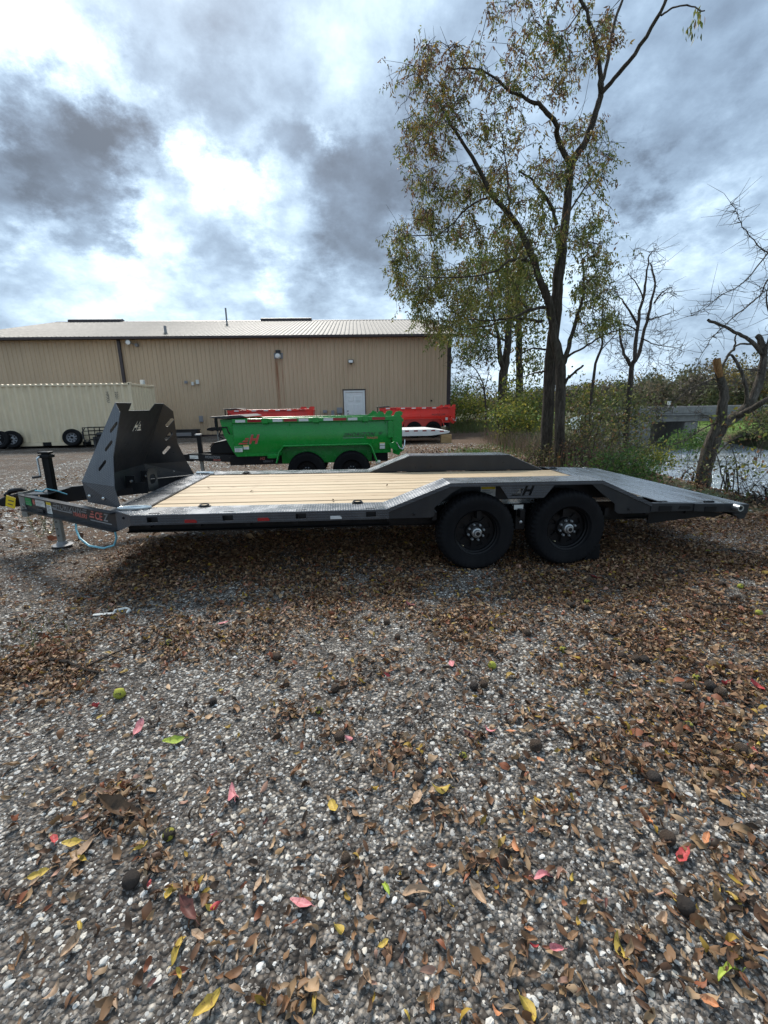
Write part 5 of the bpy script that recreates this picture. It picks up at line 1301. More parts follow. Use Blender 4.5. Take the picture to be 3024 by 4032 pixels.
    # hanging leaf spray at the upper right, torn heartwood at the foot
    sp = np.array([at(1500 + rs.uniform(-10, 14), 20 + rs.uniform(0, 50), D - .6) for _ in range(14)]) - root
    V_, F_, c_ = leaf_cloud(sp, None, .12, 3, .05, WALNUT, rs, 2.5, .3); fastmesh('leaf_spray', V_, F_, c_, 'leaf', T)
    # walnuts still hanging
    nuts = MB()
    for q in tg[rs.choice(len(tg), 34)]: nuts.lathe([(.001, -.028), (.02, -.02), (.028, 0), (.02, .02), (.001, .028)], 7, 'z', tuple(q + np.array([0, 0, -.06])))
    obj('hanging_walnuts', nuts, 'bark', T, True)
    b = MB()
    for k_ in range(7):
        p = at(1204 + k_ * .9 + rnd.uniform(-1, 1), 1018, D - .42) - root; q = at(1204 + k_ * .9 + rnd.uniform(-1, 1), 976 + rnd.uniform(-12, 14), D - .40) - root
        b.tube([tuple(p), tuple((p + q) / 2 + np.array([0, -.012, 0])), tuple(q)], [.016, .012, .002], 5)
    obj('torn_wood', b, 'cut_wood', T)
walnut_tree()

def bg_tree(label, base, D, limbs, ells, nleaf, lsize, pal, seed, dr=2.2, tw=200, name='bank_tree', mat='bark', spread=.25, sub=1):
    rs = np.random.RandomState(seed); root = at(base[0], base[1], D); root[2] = gz(root[0], root[1]) - .05
    T = thing(name, label, 'tree', tuple(root)); A = Twigs()
    for pts, r0, r1 in limbs:
        P = L3(pts, D, root)
        if pts is limbs[0][0]: P[0] = P[0] * np.array([1, 1, 0])
        A.limb(P, r0, r1, 8, 4, .012, rs)
    n_l = len(A.pts)
    if ells:
        tg = crown_points(ells, D, dr, rs) - root; A.grow(tg, rs, .007, 4)
    if tw: A.twiglets(int(tw * 1.6), rs, .2, .55, .0065, 3, 0 if not ells else n_l)
    A.build('trunk', mat, T)
    if nleaf:
        ex = A.pts[n_l:][rs.choice(len(A.pts) - n_l, len(tg) * sub)]
        V_, F_, c_ = leaf_cloud(np.vstack([tg, ex]), None, lsize, nleaf, spread, pal, rs, .6, .45); fastmesh('crown', V_, F_, c_, 'leaf', T)
    return T
bg_tree('dark forked tree behind the walnut, left of its trunk', (1085, 900), 24,
        [([(1086, 925, 0), (1086, 860, 0), (1088, 807, 0), (1096, 757, 0), (1099, 700, 0), (1098, 600, .3), (1090, 510, .5)], .30, .08), ([(1088, 807, 0), (1080, 770, -.3), (1077, 730, -.6), (1066, 680, -.8), (1050, 600, -.9)], .15, .04),
         ([(1097, 740, 0), (1060, 720, -1), (1020, 690, -1.6)], .07, .02), ([(1098, 650, .2), (1130, 610, .4), (1145, 560, .5)], .07, .02)],
        [(1060, 640, 80, 80, 90), (1010, 720, 60, 45, 50), (1090, 560, 80, 60, 60), (1030, 770, 50, 30, 22)], 10, .16, DARK, 21, sub=2)
bg_tree('straight slender tree behind the walnut, nearest its trunk', (1122, 890), 26,
        [([(1123, 915, 0), (1122, 850, 0), (1121, 757, 0), (1120, 690, 0), (1120, 600, 0), (1128, 520, 0)], .25, .07), ([(1121, 700, 0), (1150, 660, .5), (1165, 620, .8)], .07, .02), ([(1120, 720, 0), (1104, 690, .5), (1100, 650, .8)], .07, .02)],
        [(1140, 690, 50, 90, 60), (1130, 590, 70, 60, 56), (1150, 780, 40, 40, 24)], 10, .16, DARK, 22, sub=2)
# bare trees
bg_tree('leafless tree with three rising stems above the bank shrubs', (1362, 850), 21,
        [([(1361, 900, 0), (1361, 838, 0), (1365, 789, 0), (1371, 775, 0), (1377, 704, 0), (1389, 641, 0), (1396, 595, 0), (1403, 550, 0)], .12, .02), ([(1364, 790, 0), (1352, 771, -.3), (1342, 741, -.4), (1337, 708, -.5)], .08, .03),
         ([(1368, 782, 0), (1379, 768, .3), (1393, 711, .5), (1407, 653, .6), (1415, 611, .7), (1406, 570, .8)], .085, .025), ([(1377, 702, 0), (1354, 662, -.2), (1335, 637, -.4)], .05, .02),
         ([(1401, 690, .5), (1425, 684, .8), (1449, 676, 1.1)], .035, .012), ([(1413, 655, .6), (1430, 632, .8), (1452, 620, 1)], .035, .012), ([(1389, 645, 0), (1370, 605, -.3), (1356, 590, -.4)], .03, .01),
         ([(1385, 730, .3), (1420, 745, .5), (1470, 752, .6)], .028, .008), ([(1376, 715, 0), (1345, 700, -.6), (1310, 712, -1.1), (1270, 738, -1.5)], .03, .008)],
        [(1400, 560, 45, 40, 40), (1430, 660, 40, 60, 60), (1350, 650, 40, 60, 45), (1435, 750, 50, 40, 60), (1340, 770, 40, 40, 30), (1400, 790, 70, 30, 40)], 0, 0, None, 31, 1.4, 260, 'bare_tree', 'twig')
bg_tree('thin bare sapling leaning right of the walnut trunk', (1285, 860), 17,
        [([(1278, 900, 0), (1282, 810, 0), (1301, 745, 0), (1301, 678, 0), (1304, 620, 0)], .06, .012), ([(1296, 760, 0), (1330, 720, .3), (1345, 690, .4)], .022, .006), ([(1301, 740, 0), (1285, 690, -.3), (1275, 650, -.4)], .02, .006)],
        [(1305, 660, 40, 50, 40), (1335, 720, 35, 45, 40), (1270, 720, 30, 50, 26)], 0, 0, None, 32, 1.0, 160, 'bare_sapling', 'twig')
bg_tree('bare arching sapling between building corner and dark trees', (1055, 900), 22,
        [([(1052, 920, 0), (1048, 860, 0), (1040, 820, 0), (1020, 790, 0), (1000, 780, 0)], .05, .012), ([(1048, 850, 0), (1030, 815, .3), (1010, 815, .5)], .025, .008), ([(1046, 845, 0), (1056, 800, .2), (1046, 760, .4)], .025, .008)],
        [(1010, 790, 40, 40, 50), (1050, 780, 25, 40, 26), (1000, 830, 25, 30, 26)], 0, 0, None, 33, 1.0, 120, 'bare_sapling', 'twig')

def cut_tree():
    rs = np.random.RandomState(9); D = 12.1
    root = at(1515, 1066, D); root[2] = gz(root[0], root[1]) - .1
    T = thing('pruned_tree', 'leaning grey tree with a sawn off stub beside the river', 'tree', tuple(root)); A = Twigs()
    b0 = L3([(1514, 1085, 0), (1517, 1066, 0), (1521, 1020, 0), (1533, 973, 0), (1550, 931, 0), (1566, 908, 0)], D, root)
    A.limb(b0, [.19, .165, .15, .148, .15, .15], 0, 14, 5, .004, rs)
    lm = lambda pts, r0, r1, sg=8: A.limb(L3(pts, D, root), r0, r1, sg, 4, .006, rs)
    lm([(1556, 925, 0), (1560, 886, -.1), (1564, 852, -.15), (1556, 818, -.2), (1548, 780, -.2)], .10, .072, 12)
    lm([(1558, 920, 0), (1580, 906, .1), (1608, 884, .2), (1632, 848, .3), (1648, 790, .4), (1646, 745, .45), (1636, 726, .45)], .12, .05, 12)
    lm([(1590, 900, .1), (1622, 884, -.1), (1665, 860, -.3), (1700, 850, -.4)], .07, .05)
    lm([(1612, 875, .2), (1614, 845, .1), (1600, 800, 0), (1586, 772, 0), (1577, 765, 0)], .04, .022)
    lm([(1647, 765, .4), (1624, 738, .2), (1595, 722, 0), (1563, 705, -.2), (1529, 691, -.4)], .042, .026)
    lm([(1630, 745, .25), (1600, 742, .1), (1586, 750, 0)], .025, .014, 6)
    lm([(1586, 752, 0), (1572, 770, -.1), (1560, 795, -.2)], .026, .020, 6)
    lm([(1586, 752, 0), (1588, 730, 0), (1590, 722, 0)], .018, .012, 6)
    nl = len(A.pts)
    for pts, r0 in (([(1700, 560, .6), (1659, 602, .5), (1642, 638, .3), (1595, 676, 0), (1546, 720, -.3), (1523, 752, -.5), (1503, 794, -.6)], .018),
                    ([(1700, 500, .6), (1659, 545, .5), (1610, 607, .3), (1561, 636, 0), (1528, 662, -.2), (1495, 682, -.3)], .015),
                    ([(1690, 560, .6), (1655, 545, .4), (1635, 528, .2), (1604, 490, 0), (1590, 457, -.1), (1577, 438, -.2)], .014),
                    ([(1655, 800, .4), (1600, 800, .1), (1540, 818, -.3), (1480, 848, -.7), (1440, 880, -1.0), (1405, 885, -1.3)], .014),
                    ([(1560, 830, -.2), (1500, 835, -.6), (1460, 868, -1), (1420, 905, -1.2)], .012),
                    ([(1555, 910, 0), (1520, 925, -.4), (1480, 950, -.8), (1445, 965, -1.2)], .018), ([(1550, 930, 0), (1530, 900, -.3), (1500, 890, -.7)], .012),
                    ([(1620, 880, .1), (1640, 930, -.2), (1590, 945, -.5), (1545, 985, -.8), (1530, 1010, -.9)], .016), ([(1650, 780, .4), (1665, 700, .4), (1655, 640, .4), (1670, 600, .4)], .03)):
        lm(pts, r0, .004, 6)
    A.twiglets(620, rs, .10, .38, .0042, 3, nl, .15)
    A.build('trunk', 'bark_grey', T)
    # torn yellow wood on the stub
    p = [at(1548, 776, D - .22) - root, at(1551, 795, D - .25) - root, at(1557, 815, D - .27) - root]
    obj('sawn_face', MB().tube([tuple(q) for q in p], [.072, .074, .05], 10), 'cut_wood', T, True)
    sp = np.array([at(1600 + rs.uniform(-60, 60), 950 + rs.uniform(-70, 90), D - .5 + rs.uniform(-.6, .3)) for _ in range(60)]) - root
    V_, F_, c_ = leaf_cloud(sp, None, .09, 3, .12, WALNUT, rs, .5, .5); fastmesh('crown', V_, F_, c_, 'leaf', T)
cut_tree()

SHR_G = [((0.051, 0.109, 0.026), 5), ((0.080, 0.145, 0.036), 4), ((0.131, 0.189, 0.043), 2)]
SHR_Y = [((0.145, 0.174, 0.036), 4), ((0.246, 0.246, 0.043), 3), ((0.087, 0.131, 0.036), 3), ((0.348, 0.290, 0.058), 1)]
SHR_O = [((0.094, 0.109, 0.041), 4), ((0.138, 0.145, 0.052), 3), ((0.072, 0.087, 0.036), 3), ((0.203, 0.174, 0.058), 1.5), ((0.174, 0.102, 0.051), 1)]
SHR_R = [((0.145, 0.072, 0.036), 3), ((0.203, 0.102, 0.043), 2), ((0.102, 0.116, 0.043), 3), ((0.290, 0.072, 0.043), .8)]
def shrub(label, vx, vy, D, rx, ry, rz, n, pal, seed, size=.075, each=7, stems=9, name='shrub', zlift=0, spread=.12, group='shrubs on the river bank', tw=120, zbase=None):
    rs = np.random.RandomState(seed); c = at(vx, vy, D); root = np.array([c[0], c[1], float(gz(c[0], c[1])) - .05])
    if zbase is not None: root[2] = zbase
    T = thing(name, label, 'shrub', tuple(root), group=group); A = Twigs()
    tg = rs.normal(0, 1, (n, 3)); tg /= np.linalg.norm(tg, axis=1)[:, None]; tg *= (rs.rand(n) ** .45)[:, None]
    lump = 1 + .28 * np.sin(tg[:, 0] * 5 + seed) * np.cos(tg[:, 1] * 4 + seed * 2)
    tg = tg * np.array([rx, ry, rz]) * lump[:, None]; tg[:, 2] += (c[2] - root[2])
    tg = tg[tg[:, 2] > .04]
    for _ in range(stems):
        a = rs.uniform(0, 6.28); e = tg[rs.randint(len(tg))] * np.array([.7, .7, .95]); s0 = np.array([math.cos(a), math.sin(a), 0]) * rs.uniform(0, min(rx, .4))
        A.limb([s0, (s0 + e) / 2 + np.array([0, 0, .1]), e], .016, .006, 5, 3, .01, rs)
    A.grow(tg, rs, .0035, 3, maxr=.012)
    if tw: A.twiglets(tw, rs, .15, .55, .0032, 3)
    A.build('stems', 'twig', T)
    if each:
        V_, F_, c_ = leaf_cloud(tg, None, size, each, spread, pal, rs, .3, .55); fastmesh('foliage', V_, F_, c_, 'leaf', T)
    return T
shrub('yellow green bushy shrub left of the walnut trunk', 1135, 880, 19, 1.3, 1.2, 1.35, 260, SHR_Y, 41, .12, 9, spread=.17)
shrub('pale green shrub in front of the dark forked tree', 1105, 905, 17, 1.0, .9, .7, 150, SHR_Y, 42, .11, 8, spread=.15)
shrub('dark green bush close behind the dovetail of the flatbed', 1335, 1022, 10.2, .95, .9, .55, 360, SHR_G, 43, .065, 9, spread=.10)
shrub('dark green bush at the left foot of the walnut tree', 1165, 990, 11.6, .5, .5, .40, 90, SHR_O, 44, .06, 7)
shrub('twiggy olive bush right beside the walnut trunk', 1262, 935, 12.5, .85, .8, 1.15, 260, SHR_O, 45, .075, 6, tw=200)
shrub('twiggy green bush below the leafless tree', 1318, 945, 14.5, 1.15, 1.1, 1.0, 260, SHR_O, 46, .085, 6, tw=220)
shrub('tall yellow green thicket behind the walnut trunk', 1270, 870, 19, 1.5, 1.3, .95, 200, SHR_Y, 47, .11, 6, tw=200, spread=.18)
shrub('olive thicket left of the bridge', 1352, 890, 22, 1.35, 1.3, 1.35, 260, SHR_O, 48, .13, 7, tw=200, spread=.2)
shrub('low olive bank growth before the small rapids', 1400, 985, 16.5, 1.1, 1.2, .42, 200, SHR_Y, 49, .085, 8, tw=60, zbase=-1.6)
shrub('russet brush at the foot of the leaning grey tree', 1497, 1040, 11.4, .32, .3, .42, 60, SHR_R, 50, .06, 4, tw=60)
shrub('sprawling green brush right of the leaning grey tree', 1585, 1010, 11.2, .7, .5, .5, 34, SHR_O, 51, .085, 3, tw=60)
shrub('leaf bare brush at the right picture edge by the water', 1648, 1085, 8.8, .55, .5, .34, 80, SHR_R, 52, .06, 2, tw=160)
shrub('green shrub across the river under the bridge end', 1495, 950, 33, 1.5, 1.4, .6, 160, SHR_G, 54, .16, 8, tw=40, spread=.22)
shrub('green shrub on the far bank by the leaning tree', 1655, 905, 36, 1.8, 1.6, 1.0, 160, SHR_O, 55, .18, 8, tw=60, spread=.25)
shrub('yellow tinged weeds behind the red trailer by the building corner', 1015, 880, 30, 2.0, 1.5, .9, 180, SHR_Y, 56, .16, 8, tw=40, spread=.22)
shrub('green bush standing behind the building corner', 990, 855, 34, 1.5, 1.5, 1.6, 160, SHR_G, 57, .18, 7, tw=60, spread=.25)
shrub('rounded green thicket behind the dark forked tree', 1060, 865, 32, 3.0, 2, 1.5, 260, SHR_O, 58, .18, 8, tw=60, spread=.28)
shrub('brown vine tangle climbing at the walnut foot', 1240, 985, 11.4, .42, .4, .6, 80, SHR_R, 59, .06, 3, tw=160)

# grass, weeds: one mass each
def blades(name, pts, h0, h1, w, pal, seed, label, cat, lean=.35):
    rs = np.random.RandomState(seed); m = len(pts)
    h = rs.uniform(h0, h1, m)[:, None]; a = rs.uniform(0, 2 * np.pi, m); d = np.stack([np.cos(a), np.sin(a), np.zeros(m)], 1); s = np.stack([-np.sin(a), np.cos(a), np.zeros(m)], 1)
    ln = rs.uniform(.05, lean, m)[:, None]; up = np.array([[0, 0, 1.]])
    v0 = pts - s * w; v1 = pts + s * w; v2 = pts + up * h * .6 + d * h * ln * .5 + s * w * .7; v3 = pts + up * h * .6 + d * h * ln * .5 - s * w * .7; v4 = pts + up * h + d * h * ln * 1.6
    V_ = np.stack([v0, v1, v2, v3, v4, v4 + s * w * .15], 1).reshape(-1, 3); k_ = np.arange(m)[:, None] * 6
    F_ = np.concatenate([k_ + np.array([[0, 1, 2, 3]]), k_ + np.array([[3, 2, 5, 4]])])
    p = np.array([q[0] for q in pal]); pw = np.array([q[1] for q in pal], float); pw /= pw.sum()
    c = p[rs.choice(len(p), m, p=pw)] * (1 + rs.uniform(-.3, .3, m))[:, None]
    o = fastmesh(name, V_, F_, np.repeat(c, 6, 0), 'grass'); o['kind'] = 'stuff'; o['label'] = label; o['category'] = cat; return o
def scatter(n, seed, x0, x1, y0, y1, prob):
    rs = np.random.RandomState(seed); x = rs.uniform(x0, x1, n); y = rs.uniform(y0, y1, n); k_ = rs.rand(n) < prob(x, y); x, y = x[k_], y[k_]
    return np.stack([x, y, gz(x, y) - .01], 1)
def lumps(x, y, s, f=1.0): return .5 + .5 * np.sin(x * 1.7 * f + s) * np.cos(y * 1.3 * f + s * 2) * np.sin((x + y) * .9 * f + s * 3)
blades('bank_grass', scatter(60000, 3, 3.4, 16, 2.0, 30, lambda x, y: sm((x - edge_x(y) + .6) / 1.0) * sm((water_x(y) - x - .1) / .6) * (.25 + .75 * lumps(x, y, 1)) * np.where(y > 13, .9, np.where(x > 5.4, .03, .35))), .05, .18, .006,
       [((.07, .10, .025), 4), ((.11, .13, .04), 3), ((.16, .13, .07), 3), ((.13, .085, .06), 2)], 61, 'rough grass and weeds covering the river bank slope', 'grass')
blades('dry_weeds', scatter(9000, 4, 2.8, 5.8, 5.5, 15, lambda x, y: sm((x - np.interp(y, [5.5, 15], [3.3, 4.6])) / .6) * lumps(x, y, 4, 1.6) * .9), .3, .75, .005,
       [((.16, .12, .085), 4), ((.19, .125, .095), 3), ((.11, .11, .05), 2), ((.08, .10, .03), 2)], 62, 'tall dry pinkish weeds at the edge of the gravel yard', 'weeds', .5)
blades('yard_grass', scatter(9000, 5, 1.2, 4.6, 8.0, 12.0, lambda x, y: np.exp(-((x - 3.0) / .5) ** 2 - ((y - 9.6) / .7) ** 2) + .2 * sm((x - 3.2) / 1)), .05, .18, .005,
       [((.07, .16, .03), 4), ((.10, .18, .04), 3)], 63, 'small patch of bright green grass on the gravel yard', 'grass')
blades('yard_edge_grass', scatter(26000, 6, 3.0, 14, 18.5, 30, lambda x, y: .6 * sm((x - 3.8) / 2)), .15, .5, .008,
       [((.09, .115, .035), 4), ((.14, .13, .055), 3), ((.06, .085, .025), 3)], 64, 'long grass beyond the gravel by the building corner', 'grass')
blades('far_lawn', scatter(30000, 7, 22, 60, 10, 60, lambda x, y: sm((x - water_x(y) - np.interp(y, [10, 25], [11.5, 10.5])) / 1.5) * np.exp(-(x - 22) / 22)), .12, .4, .014,
       [((.10, .20, .035), 4), ((.14, .24, .05), 3), ((.09, .12, .04), 2)], 65, 'bright green grass on the far river bank', 'grass')

def far_wood():
    rs = np.random.RandomState(77); cs, cols = [], []
    pal = [np.array(c) for c in ((.085, .095, .045), (.105, .10, .05), (.12, .10, .065), (.20, .155, .05), (.075, .085, .045), (.12, .105, .075), (.10, .085, .065))]
    for i in range(230):
        vx = rs.uniform(960, 1720); D = rs.uniform(66, 120)
        if 985 < vx < 1010 and rs.rand() < .6: continue
        b = at(vx, 880, D); hgt = rs.uniform(2.0, 4.7) * (D / 75) * np.interp(vx, [960, 1180, 1300, 1450, 1540, 1720], [.5, .8, 1.05, 1.35, 1.5, 1.45]); r_ = hgt * rs.uniform(.28, .42)
        z0 = gz(b[0], b[1]) if b[0] < 60 else 0.0
        n = 46; q = rs.normal(0, 1, (n, 3)); q /= np.linalg.norm(q, axis=1)[:, None]; q *= (rs.rand(n) ** .4)[:, None]
        c = np.array([b[0], b[1], .2 + hgt * .55]) + q * np.array([r_, r_, hgt * .48]); cs.append(c)
        pc = pal[rs.randint(len(pal))]; cols.append(np.repeat(pc[None], n, 0))
    cs = np.concatenate(cs); cols = np.concatenate(cols)
    V_, F_, c_ = leaf_cloud(cs, None, .42, 9, .45, [((1, 1, 1), 1)], rs, .2, .6)
    c_ = c_ * np.repeat(cols, 36, 0)
    o = fastmesh('far_wood', V_, F_, c_, 'leaf'); o['kind'] = 'stuff'; o['label'] = 'distant autumn wood beyond the bridge'; o['category'] = 'wood'
far_wood()

# ------------------------------------------------------------------ gravel stones
def stone_material():
    m = MatB('gravel_stone', .8, 0, (.2, .2, .2), .3)
    r = m.n('ShaderNodeObjectInfo').outputs['Random']
    c = m.ramp(r, [(0, (.050, .048, .047)), (.25, (.086, .082, .078)), (.48, (.135, .127, .119)), (.66, (.19, .175, .159)), (.80, (.265, .237, .206)), (.90, (.40, .373, .33)), (.96, (.55, .53, .49)), (1, (.64, .61, .56))])
    n1 = m.noise(m.coord(), 1.6, 4, .6)
    c = m.mix(m.maprange(n1, .3, .7, 0, .35), c, (.12, .11, .10)); m.color(c); return m.m
MT['stone'] = stone_material()
def white_stone_material():
    m = MatB('pale_stone', .75, 0, (.6, .6, .6), .3)
    r = m.n('ShaderNodeObjectInfo').outputs['Random']
    c = m.ramp(r, [(0, (.38, .36, .33)), (.45, (.60, .585, .55)), (.75, (.50, .43, .33)), (1, (.70, .69, .66))])
    m.color(m.mix(m.maprange(m.noise(m.coord(), 2.2, 5, .65), .35, .7, 0, .4), c, (.32, .29, .25))); return m.m
MT['white_stone'] = white_stone_material()

def gravel_nodes(name, mat, seed, smin, smax, subdiv=1):
    g = bpy.data.node_groups.new(name, 'GeometryNodeTree')
    g.interface.new_socket(name='Geometry', in_out='INPUT', socket_type='NodeSocketGeometry')
    g.interface.new_socket(name='Geometry', in_out='OUTPUT', socket_type='NodeSocketGeometry')
    n = g.nodes; l = g.links
    gi = n.new('NodeGroupInput'); go = n.new('NodeGroupOutput')
    dp = n.new('GeometryNodeDistributePointsOnFaces'); dp.distribute_method = 'RANDOM'; dp.inputs['Seed'].default_value = seed
    na = n.new('GeometryNodeInputNamedAttribute'); na.data_type = 'FLOAT'; na.inputs['Name'].default_value = 'dens'
    l.new(gi.outputs[0], dp.inputs['Mesh']); l.new(na.outputs['Attribute'], dp.inputs['Density'])
    gti = n.new('GeometryNodeGeometryToInstance')
    for k_ in range(4):
        ic = n.new('GeometryNodeMeshIcoSphere'); ic.inputs['Radius'].default_value = 1.0; ic.inputs['Subdivisions'].default_value = 2
        sp = n.new('GeometryNodeSetPosition'); nz = n.new('ShaderNodeTexNoise'); nz.noise_dimensions = '4D'; nz.inputs['W'].default_value = k_ * 3.7 + seed; nz.inputs['Scale'].default_value = 1.1; nz.inputs['Detail'].default_value = 1.0
        sub = n.new('ShaderNodeVectorMath'); sub.operation = 'SUBTRACT'; sub.inputs[1].default_value = (.5, .5, .5)
        scl = n.new('ShaderNodeVectorMath'); scl.operation = 'MULTIPLY'; scl.inputs[1].default_value = (2.0, 1.8, 1.5)
        pos = n.new('GeometryNodeInputPosition'); l.new(pos.outputs[0], nz.inputs['Vector'])
        l.new(nz.outputs['Color'], sub.inputs[0]); l.new(sub.outputs[0], scl.inputs[0]); l.new(ic.outputs['Mesh'], sp.inputs['Geometry']); l.new(scl.outputs[0], sp.inputs['Offset'])
        sm_ = n.new('GeometryNodeSetMaterial'); sm_.inputs['Material'].default_value = mat; l.new(sp.outputs[0], sm_.inputs['Geometry'])
        l.new(sm_.outputs[0], gti.inputs[0])
    io = n.new('GeometryNodeInstanceOnPoints'); io.inputs['Pick Instance'].default_value = True
    ri = n.new('FunctionNodeRandomValue'); ri.data_type = 'INT'; ri.inputs[4].default_value = 0; ri.inputs[5].default_value = 3; ri.inputs['Seed'].default_value = seed + 1
    rr = n.new('FunctionNodeRandomValue'); rr.data_type = 'FLOAT_VECTOR'; rr.inputs[0].default_value = (-.5, -.5, 0); rr.inputs[1].default_value = (.5, .5, 6.28); rr.inputs['Seed'].default_value = seed + 2
    rs_ = n.new('FunctionNodeRandomValue'); rs_.data_type = 'FLOAT'; rs_.inputs[2].default_value = 0; rs_.inputs[3].default_value = 1; rs_.inputs['Seed'].default_value = seed + 3
    pw = n.new('ShaderNodeMath'); pw.operation = 'POWER'; pw.inputs[1].default_value = 2.2; l.new(rs_.outputs[1], pw.inputs[0])
    mr = n.new('ShaderNodeMapRange'); mr.inputs[3].default_value = smin; mr.inputs[4].default_value = smax; l.new(pw.outputs[0], mr.inputs[0])
    cv = n.new('ShaderNodeCombineXYZ'); fl = n.new('ShaderNodeMath'); fl.operation = 'MULTIPLY'; fl.inputs[1].default_value = .68; l.new(mr.outputs[0], fl.inputs[0])
    el = n.new('ShaderNodeMath'); el.operation = 'MULTIPLY'; el.inputs[1].default_value = 1.22; l.new(mr.outputs[0], el.inputs[0])
    l.new(el.outputs[0], cv.inputs[0]); l.new(mr.outputs[0], cv.inputs[1]); l.new(fl.outputs[0], cv.inputs[2])
    l.new(dp.outputs['Points'], io.inputs['Points']); l.new(gti.outputs[0], io.inputs['Instance']); l.new(ri.outputs[2], io.inputs['Instance Index'])
    l.new(rr.outputs[0], io.inputs['Rotation']); l.new(cv.outputs[0], io.inputs['Scale'])
    l.new(io.outputs[0], go.inputs[0])
    return g
def gravel(name, x0, x1, y0, y1, step, dens, group_, label):
    xs = np.arange(x0, x1, step); ys = np.arange(y0, y1, step); X_, Y_ = np.meshgrid(xs, ys)
    Z_ = gz(X_, Y_) - .002; nx_, ny_ = len(xs), len(ys); ii = np.arange(nx_ * ny_).reshape(ny_, nx_)
    f_ = np.stack([ii[:-1, :-1], ii[:-1, 1:], ii[1:, 1:], ii[1:, :-1]], -1).reshape(-1, 4)
    dv_ = dens(X_, Y_).ravel()
    f_ = f_[dv_[f_].max(1) > 1]
    o = fastmesh(name, np.stack([X_, Y_, Z_], -1).reshape(-1, 3), f_, None, 'ground')
    a = o.data.attributes.new('dens', 'FLOAT', 'POINT'); a.data.foreach_set('value', dv_.astype(np.float32))
    md = o.modifiers.new('stones', 'NODES'); md.node_group = group_
    o['kind'] = 'stuff'; o['label'] = label; o['category'] = 'gravel'; return o
def in_view(x, y):
    """the part of the yard in front of the lens, with a margin"""
    d = y - CAMP[1] + .2
    return np.clip((1.02 * d + .75 - np.abs(x - CAMP[0] - .1 * d)) / .35, 0, 1)
def fbm(x, y, s, f):
    v = 0; a = 1; t = 0
    for k_ in range(4):
        q = f * 2 ** k_; v = v + a * np.sin(x * q * 1.1 + s * 1.3 + 1.7 * np.sin(y * q * .8 + s)) * np.cos(y * q * 1.05 - s + 1.3 * np.sin(x * q * .7 + 2 * s)); t += a; a *= .6
    return v / t
far_k = lambda y: np.interp(y, [-3.6, -2, -.5, 1.0, 1.6], [1.0, .85, .55, .25, 0])
gravel('gravel', -5.6, 4.6, -3.5, 1.6, .1, lambda x, y: 10500 * far_k(y) * in_view(x, y), gravel_nodes('small_stones', MT['stone'], 1, .0030, .0080), 'grey crushed gravel covering the near yard')
gravel('pale_gravel', -6.0, 5.2, -3.5, 4.5, .1, lambda x, y: 1000 * np.interp(y, [-3.6, -2, 0, 2, 4.5], [1, .9, .45, .25, .15]) * in_view(x, y) * (.15 + 1.2 * sm(.5 + .9 * fbm(x, y, 2, 1.4))), gravel_nodes('pale_stones', MT['white_stone'], 9, .0032, .0110), 'pale limestone pebbles scattered in the near gravel')

gravel('yard_pebbles', -9.5, 5.0, 1.5, 13.5, .15, lambda x, y: 170 * np.interp(y, [1.5, 3, 8, 13.5], [.5, 1, .7, .4]) * (x < edge_x(y) - 1.2) * (.3 + .9 * sm(.5 + fbm(x, y, 4, .9))), gravel_nodes('yard_pebble_stones', MT['white_stone'], 21, .006, .024), 'pale pebbles on the yard behind the flatbed')

# ------------------------------------------------------------------ fallen leaves
PATCH = [(240, 1740, 90, 1), (300, 1800, 60, .8), (340, 1880, 60, .7), (420, 1930, 60, .5), (60, 1440, 90, 1), (150, 1475, 70, .8), (400, 1395, 80, .9), (480, 1390, 60, .8), (180, 1360, 60, .5), (400, 1560, 50, .3), (620, 1545, 50, .5), (560, 1690, 60, .25),
         (720, 1600, 50, .6), (880, 1640, 80, .5), (700, 1270, 90, .8), (860, 1275, 120, .9), (1000, 1330, 130, .9), (1100, 1260, 150, .9), (1250, 1300, 150, .9), (1420, 1250, 190, 1), (1580, 1220, 150, 1), (1150, 1420, 90, .7),
         (1300, 1440, 140, .8), (1450, 1420, 150, .9), (1600, 1480, 120, .9), (1500, 1560, 140, .9), (1330, 1640, 120, .8), (1560, 1660, 140, .9), (1200, 1770, 100, .7), (1430, 1790, 150, .9), (1600, 1850, 120, .9), (1090, 1880, 100, .7), (1330, 1900, 130, .8),
         (1550, 1960, 130, .9), (1260, 1990, 90, .6), (1420, 2060, 150, .8), (1600, 2090, 120, .9), (1230, 2130, 100, .4), (960, 2030, 60, .4), (620, 2170, 70, .6), (130, 1900, 50, .4), (300, 2160, 50, .3), (30, 1960, 50, .6), (1000, 2110, 50, .3), (330, 1250, 80, .5), (480, 1225, 80, .6), (380, 1190, 120, .8), (560, 1185, 140, .9), (720, 1190, 140, .9), (880, 1200, 120, .9), (620, 1290, 90, .5), (1160, 1560, 80, .5), (560, 1390, 70, .45), (800, 1450, 80, .4), (940, 1760, 70, .4), (760, 1880, 70, .35), (500, 2080, 80, .3), (1060, 1400, 60, .6), (1010, 1600, 70, .3)]
_pp = []
for vx, vy, vr, w_ in PATCH:
    c = on_ground(vx, vy); e = on_ground(vx + vr, vy); t_ = on_ground(vx, vy - vr * .6); _pp.append((c[0], c[1], abs(e[0] - c[0]), max(abs(t_[1] - c[1]), .05), w_))
